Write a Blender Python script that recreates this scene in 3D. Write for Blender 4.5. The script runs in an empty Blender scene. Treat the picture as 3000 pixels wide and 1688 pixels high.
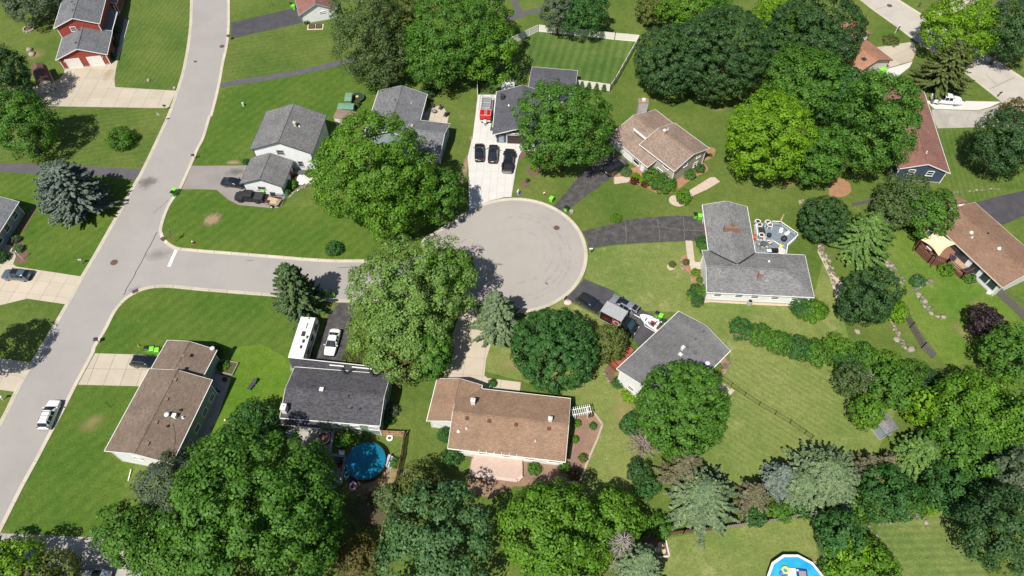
import bpy, bmesh, math, random
import numpy as np
from mathutils import Vector, Matrix
from mathutils.geometry import tessellate_polygon

scn = bpy.context.scene
# ------------------------------------------------------------------ camera
cam = bpy.data.cameras.new('camera'); cam.sensor_fit = 'HORIZONTAL'; cam.angle = math.radians(71.5)
cam.clip_end = 6000; cam.clip_start = 0.5
camo = bpy.data.objects.new('camera', cam); scn.collection.objects.link(camo)
camo.location = (0, 0, 98); camo.rotation_euler = (math.radians(35), 0, 0)
scn.camera = camo
# ------------------------------------------------------------------ light
SUN_EL, SHADOW_AZ = 56.0, 60.0          # shadow falls toward 60 deg from +x
world = bpy.data.worlds.new('World'); scn.world = world; world.use_nodes = True
wn = world.node_tree; bg = wn.nodes['Background']
sky = wn.nodes.new('ShaderNodeTexSky'); sky.sky_type = 'NISHITA'; sky.sun_disc = False
sky.sun_elevation = math.radians(SUN_EL)
sd = Vector((-math.cos(math.radians(SHADOW_AZ)), -math.sin(math.radians(SHADOW_AZ)), math.tan(math.radians(SUN_EL)))).normalized()
sky.sun_rotation = math.atan2(sd.x, sd.y)
wn.links.new(sky.outputs[0], bg.inputs[0]); bg.inputs[1].default_value = 0.075
sl = bpy.data.lights.new('sun', 'SUN'); sl.energy = 4.9; sl.angle = math.radians(0.53); sl.color = (1.0, 0.955, 0.88)
so = bpy.data.objects.new('sun', sl); scn.collection.objects.link(so); so.location = (-60, -90, 150)
so.rotation_euler = (-sd).to_track_quat('-Z', 'Y').to_euler()
scn.view_settings.view_transform = 'Standard'; scn.view_settings.look = 'None'
scn.view_settings.gamma = 1.0; scn.view_settings.use_curve_mapping = False
scn.view_settings.exposure = 0.28
scn.cycles.max_bounces = 6; scn.cycles.transparent_max_bounces = 8
COL = scn.collection
R = math.radians

# ------------------------------------------------------------------ materials
MATS = {}
def nodes_of(m):
    m.use_nodes = True
    nt = m.node_tree; return nt, nt.nodes, nt.links, nt.nodes['Principled BSDF']
def flat(name, col, rough=0.6, metal=0.0, var=0.06, scale=3.0, spec=0.4, coat=0.0):
    """plain surface with a little procedural variation"""
    if name in MATS: return MATS[name]
    m = bpy.data.materials.new(name); nt, N, L, B = nodes_of(m)
    tc = N.new('ShaderNodeTexCoord'); no = N.new('ShaderNodeTexNoise'); no.inputs['Scale'].default_value = scale; no.inputs['Detail'].default_value = 6
    L.new(tc.outputs['Object'], no.inputs['Vector'])
    rp = N.new('ShaderNodeValToRGB'); e = rp.color_ramp.elements
    e[0].position = 0.3; e[1].position = 0.7
    e[0].color = tuple(max(0, c*(1-var*2)) for c in col) + (1,); e[1].color = tuple(min(1, c*(1+var)) for c in col) + (1,)
    L.new(no.outputs['Fac'], rp.inputs['Fac']); L.new(rp.outputs[0], B.inputs['Base Color'])
    B.inputs['Roughness'].default_value = rough; B.inputs['Metallic'].default_value = metal
    B.inputs['Specular IOR Level'].default_value = spec; B.inputs['Coat Weight'].default_value = coat; B.inputs['Coat Roughness'].default_value = 0.05
    MATS[name] = m; return m
def mathn(N, L, op, a, b=None, clamp=False):
    n = N.new('ShaderNodeMath'); n.operation = op; n.use_clamp = clamp
    for i, v in enumerate((a, b)):
        if v is None: continue
        if isinstance(v, (int, float)): n.inputs[i].default_value = v
        else: L.new(v, n.inputs[i])
    return n.outputs[0]
def mixc(N, L, f, a, b, mode='MIX'):
    n = N.new('ShaderNodeMix'); n.data_type = 'RGBA'; n.blend_type = mode
    if isinstance(f, (int, float)): n.inputs[0].default_value = f
    else: L.new(f, n.inputs[0])
    for i, v in ((6, a), (7, b)):
        if isinstance(v, tuple): n.inputs[i].default_value = v + (1,) if len(v) == 3 else v
        else: L.new(v, n.inputs[i])
    return n.outputs[2]
def noise(N, L, vec, scale, detail=4, rough=0.55, lo=0.35, hi=0.65):
    n = N.new('ShaderNodeTexNoise'); n.inputs['Scale'].default_value = scale; n.inputs['Detail'].default_value = detail; n.inputs['Roughness'].default_value = rough
    L.new(vec, n.inputs['Vector'])
    r = N.new('ShaderNodeMapRange'); r.inputs[1].default_value = lo; r.inputs[2].default_value = hi
    L.new(n.outputs['Fac'], r.inputs[0]); return r.outputs[0]
def rotvec(N, L, ang, sx=1, sy=1):
    g = N.new('ShaderNodeNewGeometry'); mp = N.new('ShaderNodeMapping'); mp.inputs['Rotation'].default_value = (0, 0, ang); mp.inputs['Scale'].default_value = (sx, sy, 1)
    L.new(g.outputs['Position'], mp.inputs['Vector']); return mp.outputs[0]
def grass(name, green, olive, dry, mix=0.5, stripe=None, swidth=1.1, sstr=0.12, drylo=0.62):
    if name in MATS: return MATS[name]
    m = bpy.data.materials.new(name); nt, N, L, B = nodes_of(m)
    g = N.new('ShaderNodeNewGeometry').outputs['Position']
    big = noise(N, L, g, 0.085, 5, 0.6, 0.38 + 0.12*(0.5-mix), 0.62 + 0.12*(0.5-mix))
    mid = noise(N, L, g, 0.55, 5, 0.65, 0.3, 0.7)
    c = mixc(N, L, big, green, olive)
    c = mixc(N, L, mathn(N, L, 'MULTIPLY', mid, 0.45), c, olive)
    dr = noise(N, L, g, 0.22, 6, 0.7, drylo, drylo+0.16)
    c = mixc(N, L, mathn(N, L, 'MULTIPLY', dr, 0.55), c, dry)
    # tufts: fine grain, stretched clumps
    fine = noise(N, L, g, 3.2, 4, 0.75, 0.25, 0.75)
    grain = mixc(N, L, fine, (0.62, 0.64, 0.6), (1.32, 1.3, 1.25))
    c = mixc(N, L, 1.0, c, grain, 'MULTIPLY')
    clump = noise(N, L, g, 0.9, 3, 0.6, 0.3, 0.7)
    c = mixc(N, L, 1.0, c, mixc(N, L, clump, (0.86, 0.87, 0.85), (1.12, 1.12, 1.1)), 'MULTIPLY')
    if stripe is not None:
        v = rotvec(N, L, -stripe)
        w = N.new('ShaderNodeTexWave'); w.wave_type = 'BANDS'; w.bands_direction = 'Y'; w.inputs['Scale'].default_value = 0.314/swidth/2; w.inputs['Distortion'].default_value = 2.2; w.inputs['Detail'].default_value = 3; w.inputs['Detail Scale'].default_value = 0.35
        L.new(v, w.inputs['Vector'])
        st = mixc(N, L, w.outputs['Fac'], (1-sstr,)*3, (1+sstr, 1+sstr, 1+sstr*0.6))
        c = mixc(N, L, 1.0, c, st, 'MULTIPLY')
    L.new(c, B.inputs['Base Color']); B.inputs['Roughness'].default_value = 0.9; B.inputs['Specular IOR Level'].default_value = 0.15
    bp = N.new('ShaderNodeBump'); bp.inputs['Strength'].default_value = 0.8; bp.inputs['Distance'].default_value = 0.08
    n2 = N.new('ShaderNodeTexNoise'); n2.inputs['Scale'].default_value = 5; n2.inputs['Detail'].default_value = 4; L.new(g, n2.inputs['Vector'])
    L.new(n2.outputs['Fac'], bp.inputs['Height']); L.new(bp.outputs[0], B.inputs['Normal'])
    MATS[name] = m; return m
def paving(name, col, stain, speck=0.12, sscale=0.35, samt=0.6, rough=0.85, fine=14, island=0.0):
    """asphalt / concrete: speckle, blotches, stains"""
    if name in MATS: return MATS[name]
    m = bpy.data.materials.new(name); nt, N, L, B = nodes_of(m)
    geo = N.new('ShaderNodeNewGeometry'); g = geo.outputs['Position']
    c = mixc(N, L, mathn(N, L, 'MULTIPLY', noise(N, L, g, sscale, 7, 0.65, 0.42, 0.72), samt), col, stain)
    sp = mixc(N, L, noise(N, L, g, fine, 3, 0.7, 0.25, 0.75), (1-speck,)*3, (1+speck,)*3)
    c = mixc(N, L, 1.0, c, sp, 'MULTIPLY')
    if island:
        oi = N.new('ShaderNodeObjectInfo')
        c = mixc(N, L, 1.0, c, mixc(N, L, oi.outputs['Random'], (1-island,)*3, (1+island,)*3), 'MULTIPLY')
    L.new(c, B.inputs['Base Color']); B.inputs['Roughness'].default_value = rough; B.inputs['Specular IOR Level'].default_value = 0.25
    bp = N.new('ShaderNodeBump'); bp.inputs['Strength'].default_value = 0.25; bp.inputs['Distance'].default_value = 0.02
    n2 = N.new('ShaderNodeTexNoise'); n2.inputs['Scale'].default_value = 20; L.new(g, n2.inputs['Vector']); L.new(n2.outputs['Fac'], bp.inputs['Height']); L.new(bp.outputs[0], B.inputs['Normal'])
    MATS[name] = m; return m
def shingle(name, col, var=0.25, streak=None):
    """asphalt shingles: courses follow the object's own axes (local x along the ridge)"""
    if name in MATS: return MATS[name]
    m = bpy.data.materials.new(name); nt, N, L, B = nodes_of(m)
    tc = N.new('ShaderNodeTexCoord'); o = tc.outputs['Object']
    br = N.new('ShaderNodeTexBrick'); br.inputs['Scale'].default_value = 1.0; br.inputs['Brick Width'].default_value = 0.34; br.inputs['Row Height'].default_value = 0.16
    br.inputs['Mortar Size'].default_value = 0.008; br.inputs['Bias'].default_value = 0.0
    br.inputs['Color1'].default_value = tuple(c*(1-var) for c in col)+(1,); br.inputs['Color2'].default_value = tuple(min(1, c*(1+var)) for c in col)+(1,)
    br.inputs['Mortar'].default_value = tuple(c*(0.55) for c in col)+(1,)
    L.new(o, br.inputs['Vector'])
    c = br.outputs['Color']
    nz = noise(N, L, o, 7.0, 3, 0.7, 0.25, 0.75)
    c = mixc(N, L, 1.0, c, mixc(N, L, nz, (0.78,)*3, (1.24,)*3), 'MULTIPLY')
    bl = noise(N, L, o, 0.35, 5, 0.6, 0.35, 0.7)
    c = mixc(N, L, 1.0, c, mixc(N, L, bl, (0.84, 0.83, 0.82), (1.08, 1.08, 1.08)), 'MULTIPLY')
    if streak:
        mp = N.new('ShaderNodeMapping'); mp.inputs['Scale'].default_value = (0.9, 0.12, 0.12); L.new(o, mp.inputs['Vector'])
        s = noise(N, L, mp.outputs[0], 1.0, 6, 0.65, 0.45, 0.72)
        c = mixc(N, L, mathn(N, L, 'MULTIPLY', s, streak[1]), c, streak[0])
    L.new(c, B.inputs['Base Color']); B.inputs['Roughness'].default_value = 0.9; B.inputs['Specular IOR Level'].default_value = 0.2
    bp = N.new('ShaderNodeBump'); bp.inputs['Strength'].default_value = 0.5; bp.inputs['Distance'].default_value = 0.02
    L.new(br.outputs['Fac'], bp.inputs['Height']); bp.invert = True; L.new(bp.outputs[0], B.inputs['Normal'])
    MATS[name] = m; return m
def siding(name, col, pitch=0.15, vert=False):
    if name in MATS: return MATS[name]
    m = bpy.data.materials.new(name); nt, N, L, B = nodes_of(m)
    tc = N.new('ShaderNodeTexCoord'); o = tc.outputs['Object']
    w = N.new('ShaderNodeTexWave'); w.wave_profile = 'SAW'; w.bands_direction = 'X' if vert else 'Z'; w.inputs['Scale'].default_value = 0.314/pitch; L.new(o, w.inputs['Vector'])
    nz = noise(N, L, o, 0.8, 6, 0.6, 0.3, 0.7)
    c = mixc(N, L, nz, tuple(x*0.93 for x in col), tuple(min(1, x*1.03) for x in col))
    L.new(c, B.inputs['Base Color']); B.inputs['Roughness'].default_value = 0.6; B.inputs['Specular IOR Level'].default_value = 0.3
    bp = N.new('ShaderNodeBump'); bp.inputs['Strength'].default_value = 0.6; bp.inputs['Distance'].default_value = 0.02
    L.new(w.outputs['Fac'], bp.inputs['Height']); L.new(bp.outputs[0], B.inputs['Normal'])
    MATS[name] = m; return m
def leafmat(name, col, col2=None, trans=0.28, hv=0.25):
    if name in MATS: return MATS[name]
    m = bpy.data.materials.new(name); m.use_nodes = True; nt = m.node_tree; N, L = nt.nodes, nt.links
    N.clear(); out = N.new('ShaderNodeOutputMaterial')
    col2 = col2 or tuple(min(1, c*1.5) for c in col)
    geo = N.new('ShaderNodeNewGeometry')
    c = mixc(N, L, geo.outputs['Random Per Island'], tuple(x*(1-hv) for x in col), col2)
    cl = noise(N, L, geo.outputs['Position'], 0.45, 4, 0.6, 0.3, 0.7)
    c = mixc(N, L, 1.0, c, mixc(N, L, cl, (0.8, 0.82, 0.85), (1.2, 1.16, 1.0)), 'MULTIPLY')
    d = N.new('ShaderNodeBsdfPrincipled'); d.inputs['Roughness'].default_value = 0.55; d.inputs['Specular IOR Level'].default_value = 0.25
    L.new(c, d.inputs['Base Color'])
    t = N.new('ShaderNodeBsdfTranslucent')
    ct = mixc(N, L, 1.0, c, (1.25, 1.15, 0.35), 'MULTIPLY'); L.new(ct, t.inputs['Color'])
    mx = N.new('ShaderNodeMixShader'); mx.inputs[0].default_value = trans
    L.new(d.outputs[0], mx.inputs[1]); L.new(t.outputs[0], mx.inputs[2]); L.new(mx.outputs[0], out.inputs['Surface'])
    MATS[name] = m; return m
def glassy(name, col=(0.02, 0.03, 0.04), rough=0.05):
    if name in MATS: return MATS[name]
    m = bpy.data.materials.new(name); nt, N, L, B = nodes_of(m)
    B.inputs['Base Color'].default_value = col+(1,); B.inputs['Roughness'].default_value = rough; B.inputs['Specular IOR Level'].default_value = 0.7
    MATS[name] = m; return m
def patchmat(name, col, col2, edge=0.35, scale=1.2, alpha=1.0, fine=9):
    """irregular ground patch: solid in the middle, broken up at its rim (object coords -1..1)"""
    if name in MATS: return MATS[name]
    m = bpy.data.materials.new(name); nt, N, L, B = nodes_of(m)
    tc = N.new('ShaderNodeTexCoord'); geo = N.new('ShaderNodeNewGeometry')
    ln = N.new('ShaderNodeVectorMath'); ln.operation = 'LENGTH'; L.new(tc.outputs['UV'], ln.inputs[0])
    n1 = N.new('ShaderNodeTexNoise'); n1.inputs['Scale'].default_value = scale; n1.inputs['Detail'].default_value = 8; n1.inputs['Roughness'].default_value = 0.7; L.new(geo.outputs['Position'], n1.inputs['Vector'])
    v = mathn(N, L, 'ADD', ln.outputs['Value'], mathn(N, L, 'MULTIPLY', mathn(N, L, 'SUBTRACT', n1.outputs['Fac'], 0.5), 1.6))
    a = N.new('ShaderNodeMapRange'); a.inputs[1].default_value = 0.85; a.inputs[2].default_value = 0.85-edge; L.new(v, a.inputs[0])
    L.new(mathn(N, L, 'MULTIPLY', a.outputs[0], alpha), B.inputs['Alpha'])
    c = mixc(N, L, noise(N, L, geo.outputs['Position'], fine, 4, 0.7, 0.3, 0.7), col, col2)
    L.new(c, B.inputs['Base Color']); B.inputs['Roughness'].default_value = 0.95; B.inputs['Specular IOR Level'].default_value = 0.1
    MATS[name] = m; return m

# ------------------------------------------------------------------ mesh helpers
class MB:
    """collects shapes, then links them as one mesh object"""
    def __init__(s): s.v = []; s.f = []; s.m = []; s.sm = []
    def add(s, vs, fs, mi=0, smooth=False):
        b = len(s.v); s.v += [tuple(p) for p in vs]
        for fc in fs: s.f.append([b+i for i in fc]); s.m.append(mi); s.sm.append(smooth)
        return s
    def box(s, c, d, rz=0.0, mi=0, rx=0.0, ry=0.0):
        M = Matrix.Translation(c) @ Matrix.Rotation(rz, 4, 'Z') @ Matrix.Rotation(ry, 4, 'Y') @ Matrix.Rotation(rx, 4, 'X')
        x, y, z = d[0]/2, d[1]/2, d[2]/2
        vs = [M @ Vector(p) for p in ((-x,-y,-z),(x,-y,-z),(x,y,-z),(-x,y,-z),(-x,-y,z),(x,-y,z),(x,y,z),(-x,y,z))]
        return s.add(vs, [(0,3,2,1),(4,5,6,7),(0,1,5,4),(1,2,6,5),(2,3,7,6),(3,0,4,7)], mi)
    def bar(s, a, b, w, h=None, mi=0):
        a, b = Vector(a), Vector(b); d = b-a; L_ = d.length
        if L_ < 1e-6: return s
        u = d/L_; up = Vector((0,0,1)) if abs(u.z) < 0.95 else Vector((0,1,0))
        v = u.cross(up).normalized(); w_ = v.cross(u); h = h or w
        vs = [p + v*(i*w/2) + w_*(j*h/2) for p in (a, b) for i, j in ((-1,-1),(1,-1),(1,1),(-1,1))]
        return s.add(vs, [(0,3,2,1),(4,5,6,7),(0,1,5,4),(1,2,6,5),(2,3,7,6),(3,0,4,7)], mi)
    def prism(s, poly, z0, z1, mi=0, mtop=None):
        n = len(poly); poly = [tuple(p[:2]) for p in poly]
        ar = sum(poly[i][0]*poly[(i+1)%n][1]-poly[(i+1)%n][0]*poly[i][1] for i in range(n))
        if ar < 0: poly = poly[::-1]
        vs = [(x,y,z0) for x,y in poly] + [(x,y,z1) for x,y in poly]
        s.add(vs, [(i,(i+1)%n,n+(i+1)%n,n+i) for i in range(n)], mi)
        tri = tessellate_polygon([[Vector((x,y,0)) for x,y in poly]])
        def up(t):
            a,b,c = (poly[i] for i in t); return t if (b[0]-a[0])*(c[1]-a[1])-(c[0]-a[0])*(b[1]-a[1]) > 0 else t[::-1]
        tri = [up(tuple(t)) for t in tri]
        s.add([(x,y,z1) for x,y in poly], tri, mi if mtop is None else mtop)
        s.add([(x,y,z0) for x,y in poly], [t[::-1] for t in tri], mi); return s
    def sheet(s, poly, z, mi=0):
        poly = [tuple(p[:2]) for p in poly]
        tri = tessellate_polygon([[Vector((x,y,0)) for x,y in poly]])
        def up(t):
            a,b,c = (poly[i] for i in t); return t if (b[0]-a[0])*(c[1]-a[1])-(c[0]-a[0])*(b[1]-a[1]) > 0 else t[::-1]
        return s.add([(x,y,z) for x,y in poly], [up(tuple(t)) for t in tri], mi)
    def cyl(s, c, r, h, n=14, axis='Z', r2=None, mi=0, smooth=True):
        r2 = r if r2 is None else r2; pts = []
        for k, (rr, hh) in enumerate(((r, 0), (r2, h))):
            for i in range(n):
                a = 2*math.pi*i/n; p = (rr*math.cos(a), rr*math.sin(a), hh)
                if axis == 'X': p = (p[2], p[0], p[1])
                if axis == 'Y': p = (p[1], p[2], p[0])
                pts.append((c[0]+p[0], c[1]+p[1], c[2]+p[2]))
        s.add(pts, [(i,(i+1)%n,n+(i+1)%n,n+i) for i in range(n)], mi, smooth)
        s.add(pts, [tuple(range(n))[::-1], tuple(range(n, 2*n))], mi); return s
    def tube(s, pts, rad, n=6, mi=0):
        pts = [Vector(p) for p in pts]; rad = rad if isinstance(rad, (list, tuple)) else [rad]*len(pts)
        vs = []; fs = []
        for i, p in enumerate(pts):
            d = (pts[min(i+1, len(pts)-1)]-pts[max(i-1, 0)]).normalized()
            up = Vector((0,0,1)) if abs(d.z) < 0.9 else Vector((1,0,0))
            a = d.cross(up).normalized(); b = d.cross(a)
            for k in range(n):
                t = 2*math.pi*k/n; vs.append(p + (a*math.cos(t)+b*math.sin(t))*rad[i])
        for i in range(len(pts)-1):
            for k in range(n): fs.append((i*n+k, i*n+(k+1)%n, (i+1)*n+(k+1)%n, (i+1)*n+k))
        fs.append(tuple(range(n))[::-1]); fs.append(tuple(range((len(pts)-1)*n, len(pts)*n)))
        return s.add(vs, fs, mi, True)
    def ball(s, c, r, seg=10, ring=6, mi=0, sz=1.0, half=False, jit=0.0, seed=0):
        rd = random.Random(seed); vs = []; fs = []
        t0 = 0.0
        for i in range(ring+1):
            t = math.pi*(0.5 if half else 1.0)*i/ring
            for k in range(seg):
                a = 2*math.pi*k/seg; j = 1+rd.uniform(-jit, jit)
                vs.append((c[0]+r*j*math.sin(t)*math.cos(a), c[1]+r*j*math.sin(t)*math.sin(a), c[2]+r*sz*j*math.cos(t)))
        for i in range(ring):
            for k in range(seg): fs.append((i*seg+k, (i+1)*seg+k, (i+1)*seg+(k+1)%seg, i*seg+(k+1)%seg))
        return s.add(vs, fs, mi, True)
    def mesh(s, name, mats, sharp=None):
        me = bpy.data.meshes.new(name); me.from_pydata(s.v, [], s.f)
        for m in (mats if isinstance(mats, (list, tuple)) else [mats]): me.materials.append(m)
        me.polygons.foreach_set('material_index', s.m); me.polygons.foreach_set('use_smooth', s.sm)
        if sharp: me.set_sharp_from_angle(angle=sharp)
        me.update(); return me
    def build(s, name, mats, parent=None, sharp=None, loc=None):
        o = bpy.data.objects.new(name, s.mesh(name, mats, sharp)); COL.objects.link(o)
        if parent is not None: o.parent = parent
        if loc is not None: o.location = loc
        return o
def tag(o, label, cat=None, group=None, kind=None):
    o['label'] = label
    if cat: o['category'] = cat
    if group: o['group'] = group
    if kind: o['kind'] = kind
    return o
def thing(name, label, cat, loc=(0,0,0), rz=0.0, group=None, kind=None):
    o = bpy.data.objects.new(name, None); COL.objects.link(o); o.empty_display_size = 0.3
    o.location = loc; o.rotation_euler = (0, 0, rz); return tag(o, label, cat, group, kind)
def copy_tree(o, parent=None):
    c = o.copy(); COL.objects.link(c)
    if parent is not None: c.parent = parent
    for ch in list(o.children): copy_tree(ch, c)
    return c
def struct(name, mb, mat, label, cat, z=0):
    o = mb.build(name, mat); return tag(o, label, cat, kind='structure')
def catmull(pts, sub=6, closed=False):
    P = [Vector((p[0], p[1], 0)) for p in pts]; n = len(P); out = []
    for i in range(n if closed else n-1):
        p0, p1, p2, p3 = (P[(i-1)%n] if closed or i > 0 else P[0]), P[i], P[(i+1)%n], (P[(i+2)%n] if closed or i+2 < n else P[-1])
        for k in range(sub):
            t = k/sub
            q = 0.5*((2*p1)+(p2-p0)*t+(2*p0-5*p1+4*p2-p3)*t*t+(3*p1-p0-3*p2+p3)*t*t*t)
            out.append((q.x, q.y))
    if not closed: out.append((P[-1].x, P[-1].y))
    return out
def offset(line, d):
    out = []
    for i, p in enumerate(line):
        a = Vector(line[max(i-1, 0)]); b = Vector(line[min(i+1, len(line)-1)]); t = (b-a)
        if t.length < 1e-6: out.append(tuple(p)); continue
        t.normalize(); out.append((p[0]-t.y*d, p[1]+t.x*d))
    return out
def clip_poly(subj, cell):
    out = list(subj)
    for i in range(len(cell)):
        a, b = cell[i], cell[(i+1) % len(cell)]
        ins = lambda p: (b[0]-a[0])*(p[1]-a[1])-(b[1]-a[1])*(p[0]-a[0]) >= -1e-9
        src, out = out, []
        for j in range(len(src)):
            p, q = src[j-1], src[j]
            if ins(p) != ins(q):
                dx, dy = q[0]-p[0], q[1]-p[1]; den = (b[0]-a[0])*dy-(b[1]-a[1])*dx
                if abs(den) > 1e-12:
                    t = -((b[0]-a[0])*(p[1]-a[1])-(b[1]-a[1])*(p[0]-a[0]))/den; out.append((p[0]+dx*t, p[1]+dy*t))
            if ins(q): out.append(q)
        if not out: return []
    return out
def area(p): return abs(sum(p[i][0]*p[(i+1)%len(p)][1]-p[(i+1)%len(p)][0]*p[i][1] for i in range(len(p))))/2

# ================================================================== SETTING
GREEN, OLIVE, DRY = (0.067, 0.120, 0.020), (0.119, 0.158, 0.035), (0.285, 0.252, 0.107)
G_BASE = grass('lawn_mixed', GREEN, OLIVE, DRY, 0.55)
G_LUSH = grass('lawn_lush', (0.053, 0.117, 0.014), (0.094, 0.145, 0.024), DRY, 0.5, stripe=0.9, swidth=0.9, sstr=0.06, drylo=0.66)
G_DRY = grass('lawn_dry', (0.115, 0.172, 0.039), (0.188, 0.215, 0.065), (0.378, 0.350, 0.177), 0.6, drylo=0.56)
G_DRY2 = grass('lawn_dry_mown', (0.124, 0.175, 0.043), (0.182, 0.212, 0.065), (0.354, 0.337, 0.163), 0.5, stripe=R(-38), swidth=0.45, sstr=0.07, drylo=0.58)
G_STRIPE = grass('lawn_striped', (0.053, 0.110, 0.021), (0.101, 0.153, 0.041), DRY, 0.5, stripe=R(78), swidth=0.9, sstr=0.14, drylo=0.66)
G_STRIPE2 = grass('lawn_striped_across', (0.104, 0.160, 0.041), (0.160, 0.195, 0.062), (0.318, 0.309, 0.150), 0.5, stripe=R(2), swidth=0.5, sstr=0.09, drylo=0.64)
G_MOWN = grass('lawn_mown_along', (0.060, 0.117, 0.021), (0.114, 0.156, 0.035), DRY, 0.5, stripe=R(80), swidth=0.5, sstr=0.08, drylo=0.66)
G_MOWNX = grass('lawn_mown_arc', (0.064, 0.117, 0.021), (0.114, 0.151, 0.035), DRY, 0.55, stripe=R(14), swidth=0.6, sstr=0.06, drylo=0.62)

struct('ground', MB().sheet([(-1500,-1500),(1500,-1500),(1500,1500),(-1500,1500)], 0.0), G_BASE, 'green lawn ground running across the whole neighbourhood', 'ground')
def lawn(poly, mat, label, z=0.005):
    return struct('lawn', MB().sheet(poly, z), mat, label, 'lawn')
lawn([(-85.26,128.72),(-87.26,143.10),(-86.95,153.14),(-75.97,153.14),(-73.32,141.89),(-71.76,133.16),(-70.54,124.96),(-70.35,119.50),(-83.12,119.88),(-83.99,122.33)], G_MOWN, 'mown front lawn between the red house and the street')
lawn([(-95.88,113.90),(-70.50,113.41),(-69.95,111.15),(-70.53,96.77),(-98.19,97.83),(-104.67,113.53)], G_MOWNX, 'front lawn with the round bush below the beige driveway')
lawn([(-62.60,136.88),(-47.58,142.19),(-33.85,145.54),(-25.22,132.04),(-36.62,129.27),(-50.91,124.03),(-60.12,121.81),(-61.02,122.07),(-62.61,133.45)], G_MOWNX, 'wide lawn between dark driveway and narrow asphalt path')
lawn([(-60.73,119.37),(-50.61,122.46),(-36.22,127.64),(-29.70,124.96),(-28.15,111.15),(-37.18,106.47),(-49.61,97.41),(-61.29,97.51),(-60.91,111.15),(-60.64,111.36)], G_LUSH, 'sloping lawn between asphalt path and white two storey house')
lawn([(-61.64,90.78),(-57.19,90.88),(-54.93,90.78),(-52.44,88.39),(-50.05,86.92),(-43.89,86.14),(-42.09,86.63),(-22.55,87.41),(-16.72,79.69),(-26.42,74.70),(-35.91,75.04),(-47.27,76.19),(-53.70,76.81),(-58.61,77.52),(-60.46,78.60),(-62.20,80.79),(-62.66,83.94),(-62.09,88.78)], G_LUSH, 'corner lawn with bare patch beside the street junction')
lawn([(-51.49,67.87),(-58.07,68.52),(-60.45,68.36),(-62.27,67.70),(-63.86,66.33),(-65.08,63.08),(-65.97,57.10),(-65.88,56.10),(-55.02,55.73),(-33.34,42.07),(-35.64,54.65),(-32.05,63.78),(-32.40,66.00),(-42.85,66.97),(-51.47,67.78)], G_LUSH, 'big corner lawn above the brown roofed house and camper')
lawn([(-66.55,50.38),(-57.00,50.11),(-58.34,38.81),(-53.91,37.90),(-54.32,36.98),(-55.11,27.57),(-67.92,28.20),(-69.18,28.63),(-68.12,38.41),(-67.64,42.07)], G_LUSH, 'front lawn with tree stump scar beside white parked car')
lawn([(-97.18,95.40),(-80.14,94.46),(-70.80,93.12),(-72.10,80.95),(-72.79,74.17),(-73.34,71.18),(-85.24,73.14),(-86.87,80.79),(-92.30,83.56)], G_LUSH, 'lawn around the big blue spruce beside the street')
lawn([(2.20,140.10),(6.51,138.92),(22.79,136.01),(27.90,135.44),(20.73,121.29),(13.07,122.33),(4.15,126.29),(2.05,120.78),(-6.31,118.23),(-6.79,123.90)], G_STRIPE, 'striped back lawn inside the white vinyl fence')
lawn([(21.47,120.01),(27.09,130.93),(26.61,121.04),(30.91,114.75),(44.07,114.75),(41.48,99.77),(53.01,89.38),(43.37,85.47),(34.93,87.41),(28.69,84.51),(18.43,83.19),(11.49,82.06),(10.38,85.85),(19.31,93.84),(17.01,104.20),(20.19,115.99)], G_BASE, 'olive lawn around the beige split level house')
lawn([(13.46,76.81),(17.98,77.79),(27.92,78.51),(33.61,78.78),(32.61,67.95),(45.96,64.57),(50.04,66.16),(54.19,75.39),(54.18,65.36),(53.88,56.97),(58.46,47.22),(52.42,38.99),(54.92,39.59),(43.46,35.45),(22.27,34.30),(28.94,40.82),(33.35,48.55),(34.58,56.97),(31.60,61.46),(27.35,63.78),(21.85,64.02),(17.18,68.03),(12.26,70.59),(12.87,72.80)], G_DRY, 'dry olive front lawn of the grey T shaped house')
lawn([(35.01,55.09),(48.07,54.08),(51.34,52.25),(51.33,43.33),(44.19,42.07),(31.94,51.83)], G_DRY2, 'dry back lawn with mowing lines behind the black fence', 0.009)
lawn([(32.37,51.42),(43.31,42.32),(41.04,40.08),(31.90,37.80),(29.99,40.82),(33.59,48.55)], G_DRY2, 'mown strip of lawn below the black metal fence', 0.010)
lawn([(5.83,64.41),(8.68,66.33),(14.67,62.54),(18.78,59.33),(16.08,54.80),(18.56,48.02),(17.83,34.87),(13.89,28.20),(10.27,32.59),(9.87,35.34),(10.70,37.90),(13.43,43.84),(8.88,48.02),(1.62,51.14),(-4.34,52.81),(-4.35,59.18),(0.28,62.23)], G_DRY, 'dry lawn between brown roof house and grey roof house')
lawn([(-25.94,65.36),(-10.17,62.23),(-9.24,59.18),(-10.50,51.55),(-12.58,44.09),(-9.30,40.33),(-6.01,36.04),(-15.08,34.87),(-15.56,43.20),(-20.42,53.37),(-26.40,56.97),(-26.42,57.10)], G_BASE, 'side lawn between dark roof house and brown roof house')
lawn([(20.91,27.43),(28.85,28.70),(40.84,30.43),(40.75,24.33),(40.98,21.94),(18.35,21.94),(18.46,24.74),(20.94,25.15)], G_DRY, 'square back lawn beside the round pool', 0.007)
lawn([(49.46,28.91),(56.24,30.43),(59.77,32.41),(62.25,22.73),(62.89,21.16),(50.49,21.16),(49.88,25.97)], G_STRIPE2, 'striped olive lawn in the lower right corner', 0.006)
lawn([(66.10,80.79),(72.51,80.79),(81.85,68.27),(83.17,61.46),(81.32,56.97),(67.88,53.37),(64.95,63.78),(63.09,75.39)], grass('lawn_bright', (0.078, 0.162, 0.020), (0.134, 0.189, 0.034), (0.333, 0.298, 0.136), 0.45, drylo=0.6), 'bright green sloping back lawn below the brown house', 0.006)
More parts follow.
